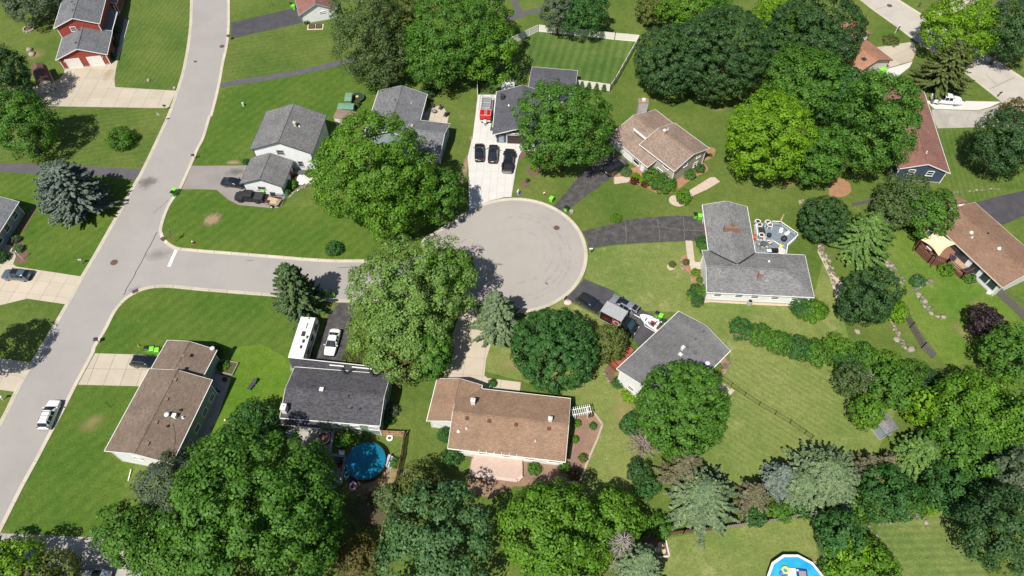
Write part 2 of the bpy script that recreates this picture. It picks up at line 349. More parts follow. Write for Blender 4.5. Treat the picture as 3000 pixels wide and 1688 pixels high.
lawn([(84.93,107.39),(93.96,107.63),(97.23,95.50),(95.53,91.38),(84.38,87.80),(81.22,91.38)], G_MOWN, 'lawn beside the maroon roofed house')
lawn([(-45.10,42.07),(-43.36,41.69),(-34.85,43.84),(-34.61,51.00),(-34.19,53.52),(-35.78,55.37),(-40.03,57.71),(-44.97,56.97),(-42.50,51.55)], grass('lawn_fresh', (0.074, 0.158, 0.012), (0.126, 0.187, 0.025), (0.297, 0.262, 0.112), 0.45, drylo=0.66), 'fresh green back lawn with the dark lounger', 0.009)

# ---- streets
ASPHALT = paving('street_asphalt', (0.328, 0.306, 0.284), (0.262, 0.246, 0.230), 0.13, 0.12, 0.6, fine=9)
WARM = paving('culdesac_asphalt', (0.350, 0.320, 0.290), (0.290, 0.265, 0.243), 0.12, 0.14, 0.55, fine=9)
CURB = paving('kerb_concrete', (0.50, 0.45, 0.36), (0.36, 0.31, 0.24), 0.12, 0.5, 0.5, island=0.06)
W_CURB = [(-77.64,36.48),(-76.62,41.07),(-76.10,45.51),(-75.94,49.29),(-75.44,54.44),(-75.02,56.97),(-73.94,65.28),(-73.38,71.10),(-72.93,74.17),(-72.18,80.79),(-71.55,86.43),(-70.83,93.22),(-70.47,96.56),(-69.87,111.15),(-70.13,118.99),(-70.54,124.96),(-71.67,133.16),(-73.32,141.89),(-75.56,151.20),(-78.08,161.14),(-81.76,175.51)]
E_CURB_S = [(-70.63,20.55),(-69.63,24.54),(-69.24,28.53),(-69.06,30.48),(-68.67,34.53),(-68.12,38.41),(-67.68,42.19),(-67.19,46.03),(-66.72,50.52),(-65.99,56.02),(-66.10,57.10),(-65.46,60.24),(-65.16,63.31),(-64.74,64.89),(-63.91,66.49),(-62.32,67.87),(-60.50,68.52),(-58.12,68.68),(-55.07,68.36),(-51.51,67.95),(-48.77,67.70),(-42.88,67.13),(-40.02,66.89),(-32.43,66.16),(-28.37,65.68)]
CC, CR = (0.49, 76.23), 12.69
arc = lambda a0, a1, n: [(CC[0]+CR*math.cos(R(a0+(a1-a0)*i/n)), CC[1]+CR*math.sin(R(a0+(a1-a0)*i/n))) for i in range(n+1)]
N_CURB = [(-8.42,85.47),(-13.13,81.32),(-15.94,78.78),(-15.3,75.9),(-19.0,74.6),(-26.41,74.61),(-30.71,74.61),(-35.89,74.96),(-40.00,75.39),(-47.25,76.10),(-53.68,76.72),(-55.95,76.98),(-58.57,77.34),(-60.41,78.42),(-61.61,79.69),(-62.20,80.79),(-62.39,80.95),(-62.66,83.94),(-62.59,86.82),(-62.15,88.98),(-61.65,90.98),(-61.41,94.05),(-61.14,98.91),(-60.98,101.96),(-60.66,104.88),(-60.91,111.15),(-60.64,111.36),(-61.28,120.27),(-62.15,127.64),(-62.64,133.16),(-63.26,137.46),(-64.30,142.80),(-66.21,151.20),(-68.45,161.14),(-71.72,175.51)]
west = catmull(W_CURB, 5); south = catmull(E_CURB_S + [(-14.2, 65.6), (-8.5, 66.6)], 5); circ = arc(-128, 118, 46); north = catmull(N_CURB, 5)
east = south + circ + north
struct('road', MB().sheet(west + east[::-1], 0.012), ASPHALT, 'pale grey asphalt street curving past the houses into the cul-de-sac', 'road')
struct('road', MB().sheet(arc(0, 360, 64)[:-1], 0.017), WARM, 'round warm grey asphalt turning circle at the end of the cul-de-sac', 'road')
def kerb(line, side, label, seg=3.05):
    """row of cast kerb sections with open joints; side = +1 road lies to the left of travel"""
    root = thing('kerb', label, 'kerb', (line[0][0], line[0][1], 0), kind='structure')
    # arclength resample
    L_ = [0]
    for a, b in zip(line, line[1:]): L_.append(L_[-1]+math.dist(a, b))
    def at(s):
        for i in range(len(line)-1):
            if L_[i+1] >= s: t = (s-L_[i])/max(1e-6, L_[i+1]-L_[i]); return (line[i][0]+(line[i+1][0]-line[i][0])*t, line[i][1]+(line[i+1][1]-line[i][1])*t)
        return line[-1]
    rd = random.Random(len(line)); s = 0
    while s < L_[-1]-0.3:
        e = min(L_[-1], s+seg*rd.uniform(0.92, 1.08)); n = 4
        pts = [at(s+0.025+(e-s-0.05)*k/n) for k in range(n+1)]
        prof = [(0.0, 0.0), (0.0, 0.085), (0.20, 0.095), (0.34, 0.055), (0.62, 0.03), (0.62, 0.0)]
        dz = rd.uniform(-0.006, 0.01); mb = MB(); vs = []; np_ = len(prof)
        for k, (dx, z) in enumerate(prof):
            for p in offset(pts, side*dx): vs.append((p[0]-line[0][0], p[1]-line[0][1], z+dz if z else 0))
        m = n+1; fs = [(k*m+i, k*m+i+1, (k+1)*m+i+1, (k+1)*m+i) for k in range(np_-1) for i in range(n)]
        fs += [tuple(k*m for k in range(np_)), tuple(k*m+n for k in range(np_))[::-1]]
        if side < 0: fs = [f[::-1] for f in fs]
        fs = [f[::-1] for f in fs]
        mb.add(vs, fs).build('kerb_segment', CURB, root); s = e
    return root
kerb(west, -1, 'beige concrete kerb along the house side of the curving street')
kerb(south, +1, 'beige concrete kerb turning from the street along the lower lawn')
kerb(circ, +1, 'beige concrete kerb ringing the round end of the cul-de-sac')
kerb(north, +1, 'beige concrete kerb above the side street turning up the main street')
# painted stop bar, sealed seam, covers, drains
WHITEP = flat('road_paint_white', (0.80, 0.80, 0.78), 0.7, var=0.05)
def strip(a, b, w, z): 
    d = (Vector(b)-Vector(a)).normalized(); n = Vector((-d.y, d.x))*w/2; a, b = Vector(a), Vector(b)
    return MB().sheet([tuple(a-n), tuple(b-n), tuple(b+n), tuple(a+n)], z)
struct('road_marking', strip((-58.69,76.77), (-58.97,73.10), 0.55, 0.021), WHITEP, 'white painted stop bar on the side street at the junction', 'road marking')
TAR = flat('tar', (0.035, 0.033, 0.035), 0.6)
def crack(pts, w, label, z=0.0225, seed=1, mat=TAR):
    rd = random.Random(seed); line = []
    for a, b in zip(pts, pts[1:]):
        n = max(2, int(math.dist(a, b)/0.5))
        for k in range(n): t = k/n; line.append((a[0]+(b[0]-a[0])*t+rd.gauss(0, .04), a[1]+(b[1]-a[1])*t+rd.gauss(0, .04)))
    line.append(pts[-1]); l, r = offset(line, w/2), offset(line, -w/2)
    mb = MB()
    for i in range(len(line)-1): mb.add([r[i]+(z,), r[i+1]+(z,), l[i+1]+(z,), l[i]+(z,)], [(0,1,2,3)])
    return struct('crack', mb, mat, label, 'crack')
crack([(-63.18,80.69),(-63.42,78.60),(-64.26,71.61),(-64.91,67.13)], 0.11, 'dark tar seam across the mouth of the side street', seed=3)
crack([(-46.01,74.56),(-44.67,74.43)], 0.07, 'short dark crack near the upper kerb of the side street', seed=5)
crack([(-29.91,72.88),(-27.65,72.92)], 0.07, 'thin crack in the side street beside the big pale tree', seed=6)
crack([(-63.31,88.39),(-64.38,86.43),(-65.16,85.09)], 0.06, 'jagged crack in the main street above the junction', seed=8)
crack([(-13.51,73.83),(-11.15,76.27),(-8.19,79.14)], 0.05, 'long faint crack entering the turning circle', seed=9)
IRON = flat('rusty_iron', (0.16, 0.085, 0.065), 0.7, 0.2)
def manhole(p, label, r=0.42):
    t = thing('manhole_cover', label, 'manhole cover', (p[0], p[1], 0.018), group='manhole covers in the street')
    MB().cyl((0,0,0), r+0.12, 0.007, 20).build('frame', flat('iron_frame', (0.10, 0.07, 0.06), 0.7), t)
    mb = MB().cyl((0,0,0.007), r, 0.006, 20)
    for k in range(-3, 4): mb.box((k*0.11, 0, 0.015), (0.04, 0.6, 0.006))
    mb.build('lid', IRON, t)
manhole((-64.00,133.73), 'rusty manhole cover at the top of the main street')
manhole((-68.65,74.00), 'rusty manhole cover in the middle of the street junction', 0.5)
manhole((7.97,81.75), 'rusty manhole cover inside the turning circle', 0.42)
manhole((87.95,148.91), 'manhole cover with pale ring on the upper right street', 0.5)
manhole((-68.53,128.45), 'small dark valve cover near the beige driveway street edge', 0.16)
def inlet(p, rz, label):
    t = thing('storm_drain', label, 'storm drain', (p[0], p[1], 0.02), rz, group='storm drains at the junction')
    MB().box((0,0,0.03), (0.95, 0.7, 0.13)).build('frame', flat('iron_dark', (0.09, 0.055, 0.05), 0.75), t)
    mb = MB()
    for k in range(-3, 4): mb.box((k*0.12, 0, 0.10), (0.05, 0.6, 0.02))
    mb.build('grate', IRON, t)
inlet((-61.60,79.14), R(-40), 'rusty kerb drain at the upper corner of the junction')
inlet((-63.14,67.91), R(32), 'rusty kerb drain at the lower corner of the junction')
struct('road_patch', MB().sheet([(-64.44,68.19),(-62.78,69.18),(-62.52,68.77),(-64.08,67.70)], 0.024), flat('patch_grey', (0.26,0.255,0.26), 0.9), 'darker asphalt patch beside the lower storm drain', 'road patch')
# second street, upper right
ST2 = paving('old_concrete_street', (0.45, 0.415, 0.36), (0.34, 0.31, 0.27), 0.1, 0.25, 0.6)
st2l = [(76.93,161.14),(81.63,151.20),(83.91,146.47),(87.21,140.40),(89.41,136.01),(96.43,124.96),(100.74,115.49),(106.12,103.95)]
st2r = [(85.49,161.14),(90.94,151.20),(94.61,145.24),(103.05,132.04),(108.52,122.85),(115.40,110.41)]
struct('road', MB().sheet(st2l+st2r[::-1], 0.012), ST2, 'pale concrete street crossing the upper right corner', 'road')
kerb(catmull(st2l, 4), +1, 'pale kerb on the near side of the upper right street')
kerb(catmull(st2r, 4), -1, 'pale kerb on the far side of the upper right street')
crack([(84.19,147.41),(87.17,148.66)], 0.06, 'crack leading to the manhole on the upper right street', seed=11)
crack([(99.98,119.50),(103.81,121.55),(106.69,123.24)], 0.08, 'branching crack near the far kerb of the upper right street', seed=12)
crack([(100.92,124.16),(101.92,121.04)], 0.06, 'curved crack in the middle of the upper right street', seed=14)

# ---- driveways and paths
def slabs(poly, mat, label, u, w, h, origin, gap=0.035, z=0.035, cat='driveway', name='driveway'):
    """concrete flatwork: each cast slab is its own piece"""
    if sum(poly[i][0]*poly[(i+1)%len(poly)][1]-poly[(i+1)%len(poly)][0]*poly[i][1] for i in range(len(poly))) < 0: poly = poly[::-1]
    root = thing(name, label, cat, (poly[0][0], poly[0][1], 0), kind='structure')
    c, s = math.cos(u), math.sin(u); ox, oy = origin
    loc = [((p[0]-ox)*c+(p[1]-oy)*s, -(p[0]-ox)*s+(p[1]-oy)*c) for p in poly]
    i0, i1 = math.floor(min(p[0] for p in loc)/w), math.ceil(max(p[0] for p in loc)/w)
    j0, j1 = math.floor(min(p[1] for p in loc)/h), math.ceil(max(p[1] for p in loc)/h)
    rd = random.Random(int(ox*7+oy)); 
    MB().sheet([(p[0]-poly[0][0], p[1]-poly[0][1]) for p in poly], 0.020).build('joint_bed', flat('joint_soil', (0.16, 0.14, 0.105), 0.95), root)
    for i in range(i0, i1):
        for j in range(j0, j1):
            cell = [(i*w+gap/2, j*h+gap/2), ((i+1)*w-gap/2, j*h+gap/2), ((i+1)*w-gap/2, (j+1)*h-gap/2), (i*w+gap/2, (j+1)*h-gap/2)]
            q = clip_poly(loc, cell)
            if len(q) < 3 or area(q) < 0.12: continue
            q2 = [q[0]]
            for p in q[1:]:
                if math.dist(p, q2[-1]) > 0.01: q2.append(p)
            if len(q2) > 2 and math.dist(q2[0], q2[-1]) < 0.01: q2.pop()
            if len(q2) < 3: continue
            wp = [(ox+p[0]*c-p[1]*s-poly[0][0], oy+p[0]*s+p[1]*c-poly[0][1]) for p in q2]
            MB().prism(wp, 0.006, z+rd.uniform(-0.004, 0.006)).build('slab', mat, root)
    return root
def drive(poly, mat, label, z=0.03, name='driveway', cat='driveway'):
    return struct(name, MB().prism(poly, 0.002, z), mat, label, cat)
BEIGE = paving('beige_concrete', (0.455, 0.40, 0.315), (0.355, 0.30, 0.225), 0.08, 0.3, 0.55, island=0.05)
BEIGE2 = paving('tan_concrete', (0.485, 0.42, 0.33), (0.40, 0.34, 0.255), 0.07, 0.3, 0.5, island=0.04)
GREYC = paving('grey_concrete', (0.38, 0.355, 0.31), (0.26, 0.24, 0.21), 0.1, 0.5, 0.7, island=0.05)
WHITEC = paving('white_concrete', (0.575, 0.555, 0.525), (0.50, 0.48, 0.45), 0.05, 0.3, 0.6, island=0.025)
BLACK = paving('sealed_asphalt', (0.060, 0.058, 0.066), (0.11, 0.105, 0.105), 0.22, 0.5, 0.55, 0.8)
WORN = paving('worn_asphalt', (0.058, 0.055, 0.056), (0.145, 0.135, 0.12), 0.35, 0.9, 0.65, 0.9, fine=5)
PATHM = paving('path_asphalt', (0.095, 0.090, 0.098), (0.14, 0.13, 0.13), 0.15, 0.6, 0.5)
BROWNG = paving('old_driveway_asphalt', (0.27, 0.245, 0.225), (0.20, 0.175, 0.16), 0.12, 0.25, 0.7)
slabs([(-95.87,126.16),(-96.32,127.64),(-87.08,128.45),(-85.41,128.94),(-84.92,126.02),(-84.08,122.33),(-83.16,120.01),(-70.09,118.87),(-70.19,113.48),(-96.03,114.07),(-97.42,115.99),(-99.37,118.49),(-100.68,120.14),(-98.89,120.73),(-97.05,121.68),(-95.91,122.72),(-95.58,124.16)], BEIGE, 'wide beige concrete driveway of the red house', R(-1.5), 3.0, 2.9, (-90.46,119.75))
drive([(-64.01,142.35),(-52.23,147.25),(-49.45,148.35),(-47.35,142.50),(-62.61,136.53)], BLACK, 'dark asphalt driveway of the white gabled house at the top')
p1 = [(-61.22,120.39),(-59.62,121.09),(-50.77,123.30),(-43.47,125.49),(-36.48,128.29),(-26.98,132.04),(-10.40,138.34),(1.87,145.24),(6.71,147.41),(15.38,149.92)]
l = catmull(p1, 5); drive(offset(l, 0.85)+offset(l, -0.85)[::-1], PATHM, 'narrow dark asphalt footpath crossing the upper lawns', 0.024, 'path', 'path')
l = catmull([(1.69,146.01),(0.96,149.29),(0.22,152.49),(-0.36,157.76)], 5); drive(offset(l, 0.75)+offset(l, -0.75)[::-1], PATHM, 'asphalt footpath branch running off the top edge', 0.02, 'path', 'path')
drive([(-102.84,97.94),(-98.19,97.83),(-81.01,97.02),(-71.61,96.30),(-70.44,96.45),(-70.81,93.26),(-72.68,93.84),(-77.10,94.42),(-83.28,94.77),(-97.21,95.46),(-101.83,95.61)], PATHM, 'dark asphalt path meeting the street above the blue spruce', 0.024, 'path', 'path')
drive([(-61.22,97.15),(-58.73,97.09),(-50.18,97.23),(-47.95,96.77),(-42.00,89.38),(-42.12,86.82),(-42.93,86.43),(-43.95,86.43),(-50.12,87.21),(-52.51,88.69),(-54.97,90.94),(-57.24,91.08),(-61.52,91.08)], BROWNG, 'brownish worn driveway of the white house with the black truck')
slabs([(-7.13,117.61),(-2.97,117.61),(-4.44,106.70),(-2.83,105.10),(6.66,104.65),(6.56,101.08),(3.14,101.13),(1.89,101.08),(1.34,99.77),(0.63,95.50),(-0.10,89.18),(-1.46,89.08),(-4.10,88.19),(-6.13,86.92),(-7.82,85.66),(-8.22,95.50),(-8.57,99.34),(-7.88,104.65),(-7.40,111.15)], WHITEC, 'bright white concrete driveway with three parked vehicles', R(-3), 1.42, 1.75, (-5.60,92.20), gap=0.022)
drive([(7.64,86.86),(8.57,88.19),(9.98,90.18),(12.92,94.92),(15.68,97.62),(19.02,101.08),(22.15,98.47),(22.19,97.19),(19.35,94.36),(17.46,92.81),(15.22,90.78),(10.40,86.24),(9.74,84.70)], WORN, 'worn dark asphalt driveway of the beige split level house')
drive([(12.44,80.95),(18.39,82.72),(18.41,83.00),(21.36,83.75),(24.30,84.21),(30.15,84.61),(34.89,84.29),(34.76,78.96),(27.94,78.63),(22.26,78.33),(18.00,77.97),(13.48,77.16),(13.25,79.14)], WORN, 'cracked black asphalt driveway curving to the grey T shaped house')
drive([(12.25,70.39),(17.17,67.95),(17.12,67.38),(21.84,63.91),(26.52,61.46),(21.62,57.10),(20.34,57.03),(19.47,58.58),(18.79,59.48),(14.69,62.77),(12.16,64.41),(9.02,66.57),(10.51,68.27)], BLACK, 'dark driveway crowded with vehicles and the boat')
slabs([(-8.18,64.96),(-2.32,64.02),(-3.27,58.11),(-4.09,54.85),(-4.28,52.04),(-3.78,51.63),(1.50,50.87),(1.24,49.31),(-5.03,49.99),(-10.81,52.04),(-10.39,53.43),(-9.72,58.85)], BEIGE2, 'tan concrete driveway leading to the brown roofed ranch house', R(-5), 3.0, 3.1, (-7.30,55.30))
drive([(-28.50,65.68),(-26.03,65.28),(-25.97,63.78),(-26.28,59.93),(-26.47,56.97),(-26.59,55.09),(-26.77,54.08),(-32.10,54.51),(-30.92,56.97),(-30.83,56.97),(-30.53,60.69),(-30.07,63.31)], WORN, 'dark worn driveway beside the white camper')
slabs([(-65.89,56.01),(-54.74,55.63),(-54.54,52.25),(-55.79,50.18),(-66.65,50.49)], BEIGE, 'beige slab driveway of the brown roofed house by the street', R(-1), 2.55, 2.95, (-62.67,53.20), gap=0.05)
slabs([(-90.02,78.06),(-87.94,77.79),(-86.14,75.39),(-85.93,73.66),(-85.22,73.10),(-73.32,71.00),(-73.87,65.33),(-80.70,66.45),(-84.68,65.13),(-88.35,64.41),(-93.86,77.16)], BEIGE2, 'tan slab driveway with the blue grey car', R(-7), 2.5, 2.7, (-78.09,69.84))
slabs([(-84.53,55.59),(-80.55,55.11),(-75.38,54.34),(-75.89,49.28),(-78.29,49.63),(-82.19,50.18)], BEIGE, 'short tan driveway at the edge below the blue grey car', R(-7), 3.2, 3.2, (-78.62,52.25))
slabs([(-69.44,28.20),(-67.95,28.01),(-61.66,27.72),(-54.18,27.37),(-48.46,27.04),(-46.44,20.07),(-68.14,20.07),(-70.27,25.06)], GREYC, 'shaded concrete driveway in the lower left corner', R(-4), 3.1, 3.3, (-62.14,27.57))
slabs([(74.77,132.04),(89.22,135.44),(88.73,132.04),(86.65,128.59),(80.37,126.16)], BEIGE, 'tan driveway of the salmon roofed house', R(28), 3.0, 3.0, (82.69,130.37))
drive([(80.29,125.89),(86.68,128.40),(85.48,126.56),(82.41,123.90),(77.81,121.04),(76.84,122.33)], WHITEC, 'new white concrete strip beside the tan driveway')
drive([(85.32,115.74),(92.40,115.69),(100.81,115.44),(97.77,113.78),(94.97,112.85),(86.28,113.24)], WHITEC, 'white concrete strip under the white pickup')
slabs([(85.56,113.05),(94.90,112.66),(97.88,113.63),(101.04,115.00),(104.51,107.60),(94.37,107.86),(84.97,107.51),(84.92,109.73)], GREYC, 'stained grey driveway beside the maroon roofed house', R(-30), 3.4, 3.4, (91.78,109.96))
drive([(85.15,87.70),(89.33,89.18),(95.23,90.68),(100.74,91.59),(98.50,86.43),(92.73,84.61),(88.00,82.44),(86.06,84.51)], BLACK, 'dark driveway behind the right hand brown roof')
drive([(95.03,145.39),(100.70,148.97),(105.35,151.52),(108.59,153.14),(111.75,152.49),(104.61,147.41),(96.85,143.71)], BEIGE2, 'tan driveway across the upper right street')
# concrete walks
slabs([(30.54,78.85),(31.81,78.89),(31.54,74.09),(33.15,74.04),(33.26,72.97),(32.09,72.45),(30.71,72.45),(30.45,74.00),(30.42,75.75)], BEIGE2, 'tan front walk from driveway to the grey T shaped house', R(86), 1.4, 2.6, (30.58,78.85), name='walkway', cat='path')
drive([(-86.08,129.13),(-85.36,128.94),(-87.54,143.40),(-88.64,143.71)], flat('walk_grey', (0.33, 0.32, 0.31), 0.9), 'grey front walk beside the red house porch', name='walkway', cat='path')
struct('walkway', MB().sheet([(-85.36,128.94),(-87.46,143.40),(-87.66,143.46),(-85.55,129.00)], 0.034), flat('pale_edge', (0.6,0.55,0.45), 0.9), 'pale edging line of the red house walk', 'path')

# ---- garden beds, bare patches, gravel
MULCH = paving('mulch', (0.16, 0.105, 0.07), (0.10, 0.065, 0.045), 0.4, 1.2, 0.7, fine=7)
BARK = paving('red_bark', (0.34, 0.185, 0.10), (0.22, 0.13, 0.08), 0.35, 1.0, 0.7, fine=7)
GRAVEL = paving('tan_gravel', (0.50, 0.41, 0.30), (0.36, 0.29, 0.21), 0.4, 1.2, 0.6, fine=6)
PEB = paving('pink_gravel', (0.52, 0.41, 0.33), (0.38, 0.30, 0.25), 0.35, 1.2, 0.6, fine=6)
def bed(pts, mat, label, z=0.02, smooth=True):
    p = catmull(pts, 4, True) if smooth else pts
    return struct('garden_bed', MB().prism(p, 0.001, z), mat, label, 'garden bed')
bed([(1.58,100.86),(2.98,101.19),(3.91,100.43),(2.50,99.77),(1.41,98.05)], MULCH, 'brown mulch bed beside the white driveway corner')
bed([(2.61,95.71),(3.39,97.19),(5.55,97.62),(6.45,96.77),(4.88,94.88),(3.95,94.15)], MULCH, 'teardrop mulch bed with one small plant')
bed([(1.52,92.40),(2.13,93.32),(3.33,92.81),(3.16,91.59),(2.26,91.43)], MULCH, 'small round mulch ring near the white driveway')
bed([(0.69,90.18),(1.21,90.78),(1.81,90.08),(1.58,89.28),(0.84,89.28)], flat('dark_stones', (0.12,0.115,0.11), 0.9), 'round dark stone bed around the white mailbox post')
bed([(32.74,90.58),(37.48,94.15),(38.31,94.15),(39.10,93.01),(36.23,90.98),(32.66,88.98)], PEB, 'long pink gravel bed on the lawn behind the round shrub', smooth=False)
bed([(28.86,88.19),(29.62,89.48),(32.27,89.38),(32.34,87.80),(30.74,86.82),(29.47,87.21)], PEB, 'round pink gravel bed under the upright green shrub')
bed([(19.36,94.46),(20.81,95.50),(23.53,96.77),(26.99,97.62),(30.43,93.43),(32.77,95.09),(36.38,97.83),(37.29,96.77),(37.12,95.71),(35.78,94.88),(33.78,93.63),(32.04,91.99),(30.04,90.48),(28.49,89.98),(26.74,90.18),(25.37,91.28),(22.95,92.50),(21.64,92.91),(19.19,92.40)], BARK, 'curving bark bed around the beige split level house')
bed([(19.34,94.21),(21.92,94.36),(22.29,93.43),(21.63,92.81),(19.19,92.40)], PEB, 'pink gravel corner of the bed by the worn driveway', 0.024, False)
bed([(36.88,101.08),(38.45,102.19),(39.36,101.96),(39.60,101.08),(38.81,99.55),(37.42,98.58),(36.84,98.80)], BARK, 'small bark bed at the far corner of the beige house')
bed([(29.35,75.04),(30.61,75.57),(30.42,72.80),(32.33,72.28),(33.19,71.61),(32.56,67.62),(31.55,65.36),(30.21,65.28),(29.47,65.68),(29.14,67.13),(30.16,68.60),(30.70,70.93),(30.45,71.61),(29.32,72.28)], BARK, 'front planting bed of the grey T shaped house')
bed([(31.72,66.49),(47.11,66.16),(46.42,64.89),(39.49,65.28),(32.94,65.76),(31.44,65.52)], GRAVEL, 'tan river stone strip below the white wall', smooth=False)
bed([(26.59,72.97),(27.02,73.66),(28.22,73.31),(27.71,72.54),(27.00,72.37)], GRAVEL, 'tiny gravel ring around the little lawn shrub')
bed([(9.34,45.12),(11.81,46.30),(12.58,45.25),(13.43,43.84),(12.44,41.44),(11.36,39.23),(10.70,37.80),(9.64,35.34),(5.89,34.76),(0.24,34.53),(-2.78,32.93),(-6.03,33.50),(-6.35,36.04),(-5.77,39.23),(1.40,38.87),(7.95,38.02),(8.54,40.82),(9.25,43.33)], paving('brown_mulch', (0.27, 0.175, 0.115), (0.17, 0.115, 0.08), 0.35, 1.0, 0.7, fine=7), 'brown mulch garden wrapping the brown roofed house', smooth=False)
l = catmull([(10.55,45.25),(10.82,43.84),(10.36,42.07),(9.68,40.21),(9.00,38.38),(8.11,36.51),(4.79,35.80),(1.84,36.04)], 5)
struct('path', MB().sheet(offset(l, .55)+offset(l, -.55)[::-1], 0.026), paving('brick_path', (0.24,0.15,0.115), (0.17,0.11,0.09), 0.3, 1.0, 0.6, fine=6), 'winding dark brick garden path beside the brown roof', 'path')
bed([(14.35,52.95),(16.05,54.37),(15.86,52.11),(16.59,51.97),(15.75,50.73),(14.93,50.86)], MULCH, 'mulch bed below the red wooden deck')
bed([(-88.19,78.06),(-86.86,79.69),(-85.38,77.34),(-84.12,75.57),(-83.85,74.17),(-85.03,73.66),(-86.21,74.87)], MULCH, 'mulch bed with grasses beside the left hand house')
bed([(-88.29,81.14),(-87.99,85.47),(-87.05,86.82),(-86.75,85.28),(-86.94,80.95)], MULCH, 'mulch strip along the grey blue house wall', smooth=False)
bed([(-87.25,127.91),(-86.30,129.27),(-88.73,143.71),(-90.42,146.16),(-89.93,138.92)], MULCH, 'planting strip below the red house porch', smooth=False)
bed([(30.36,52.81),(32.59,54.94),(33.75,55.09),(33.97,54.23),(33.35,52.81),(31.84,51.97)], BARK, 'small bark corner bed behind the grey roofed house')
slabs([(31.73,51.28),(34.00,49.50),(32.38,47.88),(29.66,49.09)], BEIGE2, 'small tan patio beside the black fence', R(35), 0.8, 0.8, (32.24,49.91), name='patio', cat='patio')
bed([(60.52,93.73),(63.00,93.22),(63.06,90.69),(61.18,89.21),(58.74,89.70)], BARK, 'bark island bed on the lawn under tall trees')
bed([(17.58,27.43),(20.65,27.47),(20.93,25.05),(18.25,24.78)], MULCH, 'square mulch bed with stepping stones beside the brown fence', smooth=False)
bed([(53.87,78.06),(54.19,75.39),(54.60,71.61),(55.98,69.59),(54.62,66.00),(53.90,66.33),(54.02,70.93),(53.60,74.17),(53.29,76.27)], GRAVEL, 'stony bank below the green conifer', smooth=False)
def patch(c, rx, ry, label, mat, rz=0.0, z=0.012):
    n = 20; mb = MB(); mb.add([(0,0,0)]+[(rx*math.cos(2*math.pi*k/n), ry*math.sin(2*math.pi*k/n), 0) for k in range(n)], [(0, 1+k, 1+(k+1)%n) for k in range(n)])
    o = mb.build('bare_patch', mat); uv = o.data.uv_layers.new(name='UV')
    for lp in o.data.loops:
        v = o.data.vertices[lp.vertex_index].co; uv.data[lp.index].uv = (v.x/rx, v.y/ry)
    o.location = (c[0], c[1], z); o.rotation_euler = (0, 0, rz); return tag(o, label, 'bare patch', kind='stuff')
SOIL = patchmat('bare_soil', (0.42, 0.31, 0.19), (0.30, 0.22, 0.12), 0.5, 1.3, 0.75)
SOIL2 = patchmat('straw_grass', (0.40, 0.32, 0.15), (0.26, 0.24, 0.09), 0.8, 0.9, 0.6)
STAIN = patchmat('oil_stain', (0.13, 0.115, 0.11), (0.18, 0.165, 0.16), 0.7, 0.8, 0.55)
patch((-54.13,83.72), 2.3, 2.0, 'tan bare soil patch in the corner lawn', SOIL, 0.5)
patch((-53.43,98.05), 2.0, 0.8, 'dry straw patch beside the brown driveway edge', SOIL)
patch((-62.35,44.16), 2.6, 2.0, 'pale stump scar in the lawn beside the parked car', SOIL2, 0.7)
patch((-104.15,130.93), 3.2, 3.0, 'round worn soil patch around the white stones', SOIL2, 0.3)
patch((31.65,143.56), 3.0, 1.2, 'tan bare soil under the small olive tree', SOIL)
patch((-8.99,96.56), 5.2, 0.9, 'bare soil strip along the white driveway', SOIL, R(82))
patch((-7.72,104.65), 1.0, 1.0, 'soil corner beside the white driveway edge', SOIL)
patch((37.59,58.73), 3.6, 1.1, 'dry soil edge in front of the green hedge', SOIL, -0.3)
patch((93.78,119.50), 1.8, 0.9, 'bare patch beside the upper right street', SOIL)
patch((-19.10,35.45), 5.5, 4.5, 'trodden bare soil around the blue pool', SOIL, 0.3)
patch((-19.64,31.25), 4.5, 4.0, 'dark worn ground below the blue pool', patchmat('dark_soil', (0.14,0.11,0.07), (0.09,0.075,0.045), 0.5, 0.8, 0.8), 0.2)
patch((-0.36,54.08), 3.5, 2.0, 'straw coloured dry spot beside the tan driveway', SOIL2, 0.2)
patch((16.55,45.90), 2.6, 5.5, 'dry yellow lawn strip beside the dead brush', SOIL2, 0.05)
patch((77.08,64.89), 2.6, 2.0, 'dry yellow spot above the purple tree', SOIL2, 0.4)
patch((72.64,59.93), 1.6, 3.0, 'dry soil beside the purple tree', SOIL2, 0.4)
patch((48.03,29.99), 2.8, 1.8, 'dry soil beside the right hand stone border', SOIL2, 0.4)
patch((42.14,113.05), 2.5, 1.0, 'dry spots on the lawn behind the beige house', SOIL2, 0.2)
patch((51.46,92.40), 2.6, 1.6, 'dry lawn spot under the yellow green maple', SOIL2, 0.2)
patch((-68.45,92.81), 2.4, 2.2, 'dark oily stain on the street above the junction', STAIN, 0.5, 0.024)
patch((-52.56,95.50), 2.3, 1.3, 'dark stain on the brown driveway', STAIN, 0.1, 0.034)
patch((-61.48,75.75), 3.0, 2.0, 'faint dark stain near the white stop bar', patchmat('faint_stain', (0.2,0.19,0.19), (0.26,0.25,0.25), 0.9, 0.6, 0.4), 0.3, 0.0245)
patch((-2.19,73.60), 0.9, 0.28, 'small wet dark mark on the turning circle', STAIN, -0.1, 0.021)
patch((5.84,69.59), 0.5, 0.3, 'small scuff mark on the turning circle', STAIN, -0.8, 0.021)
patch((-86.03,124.16), 1.4, 2.6, 'rusty yellow stain on the beige driveway', patchmat('rust_stain', (0.52,0.36,0.14), (0.48,0.36,0.2), 0.8, 0.7, 0.5), 0.0, 0.043)
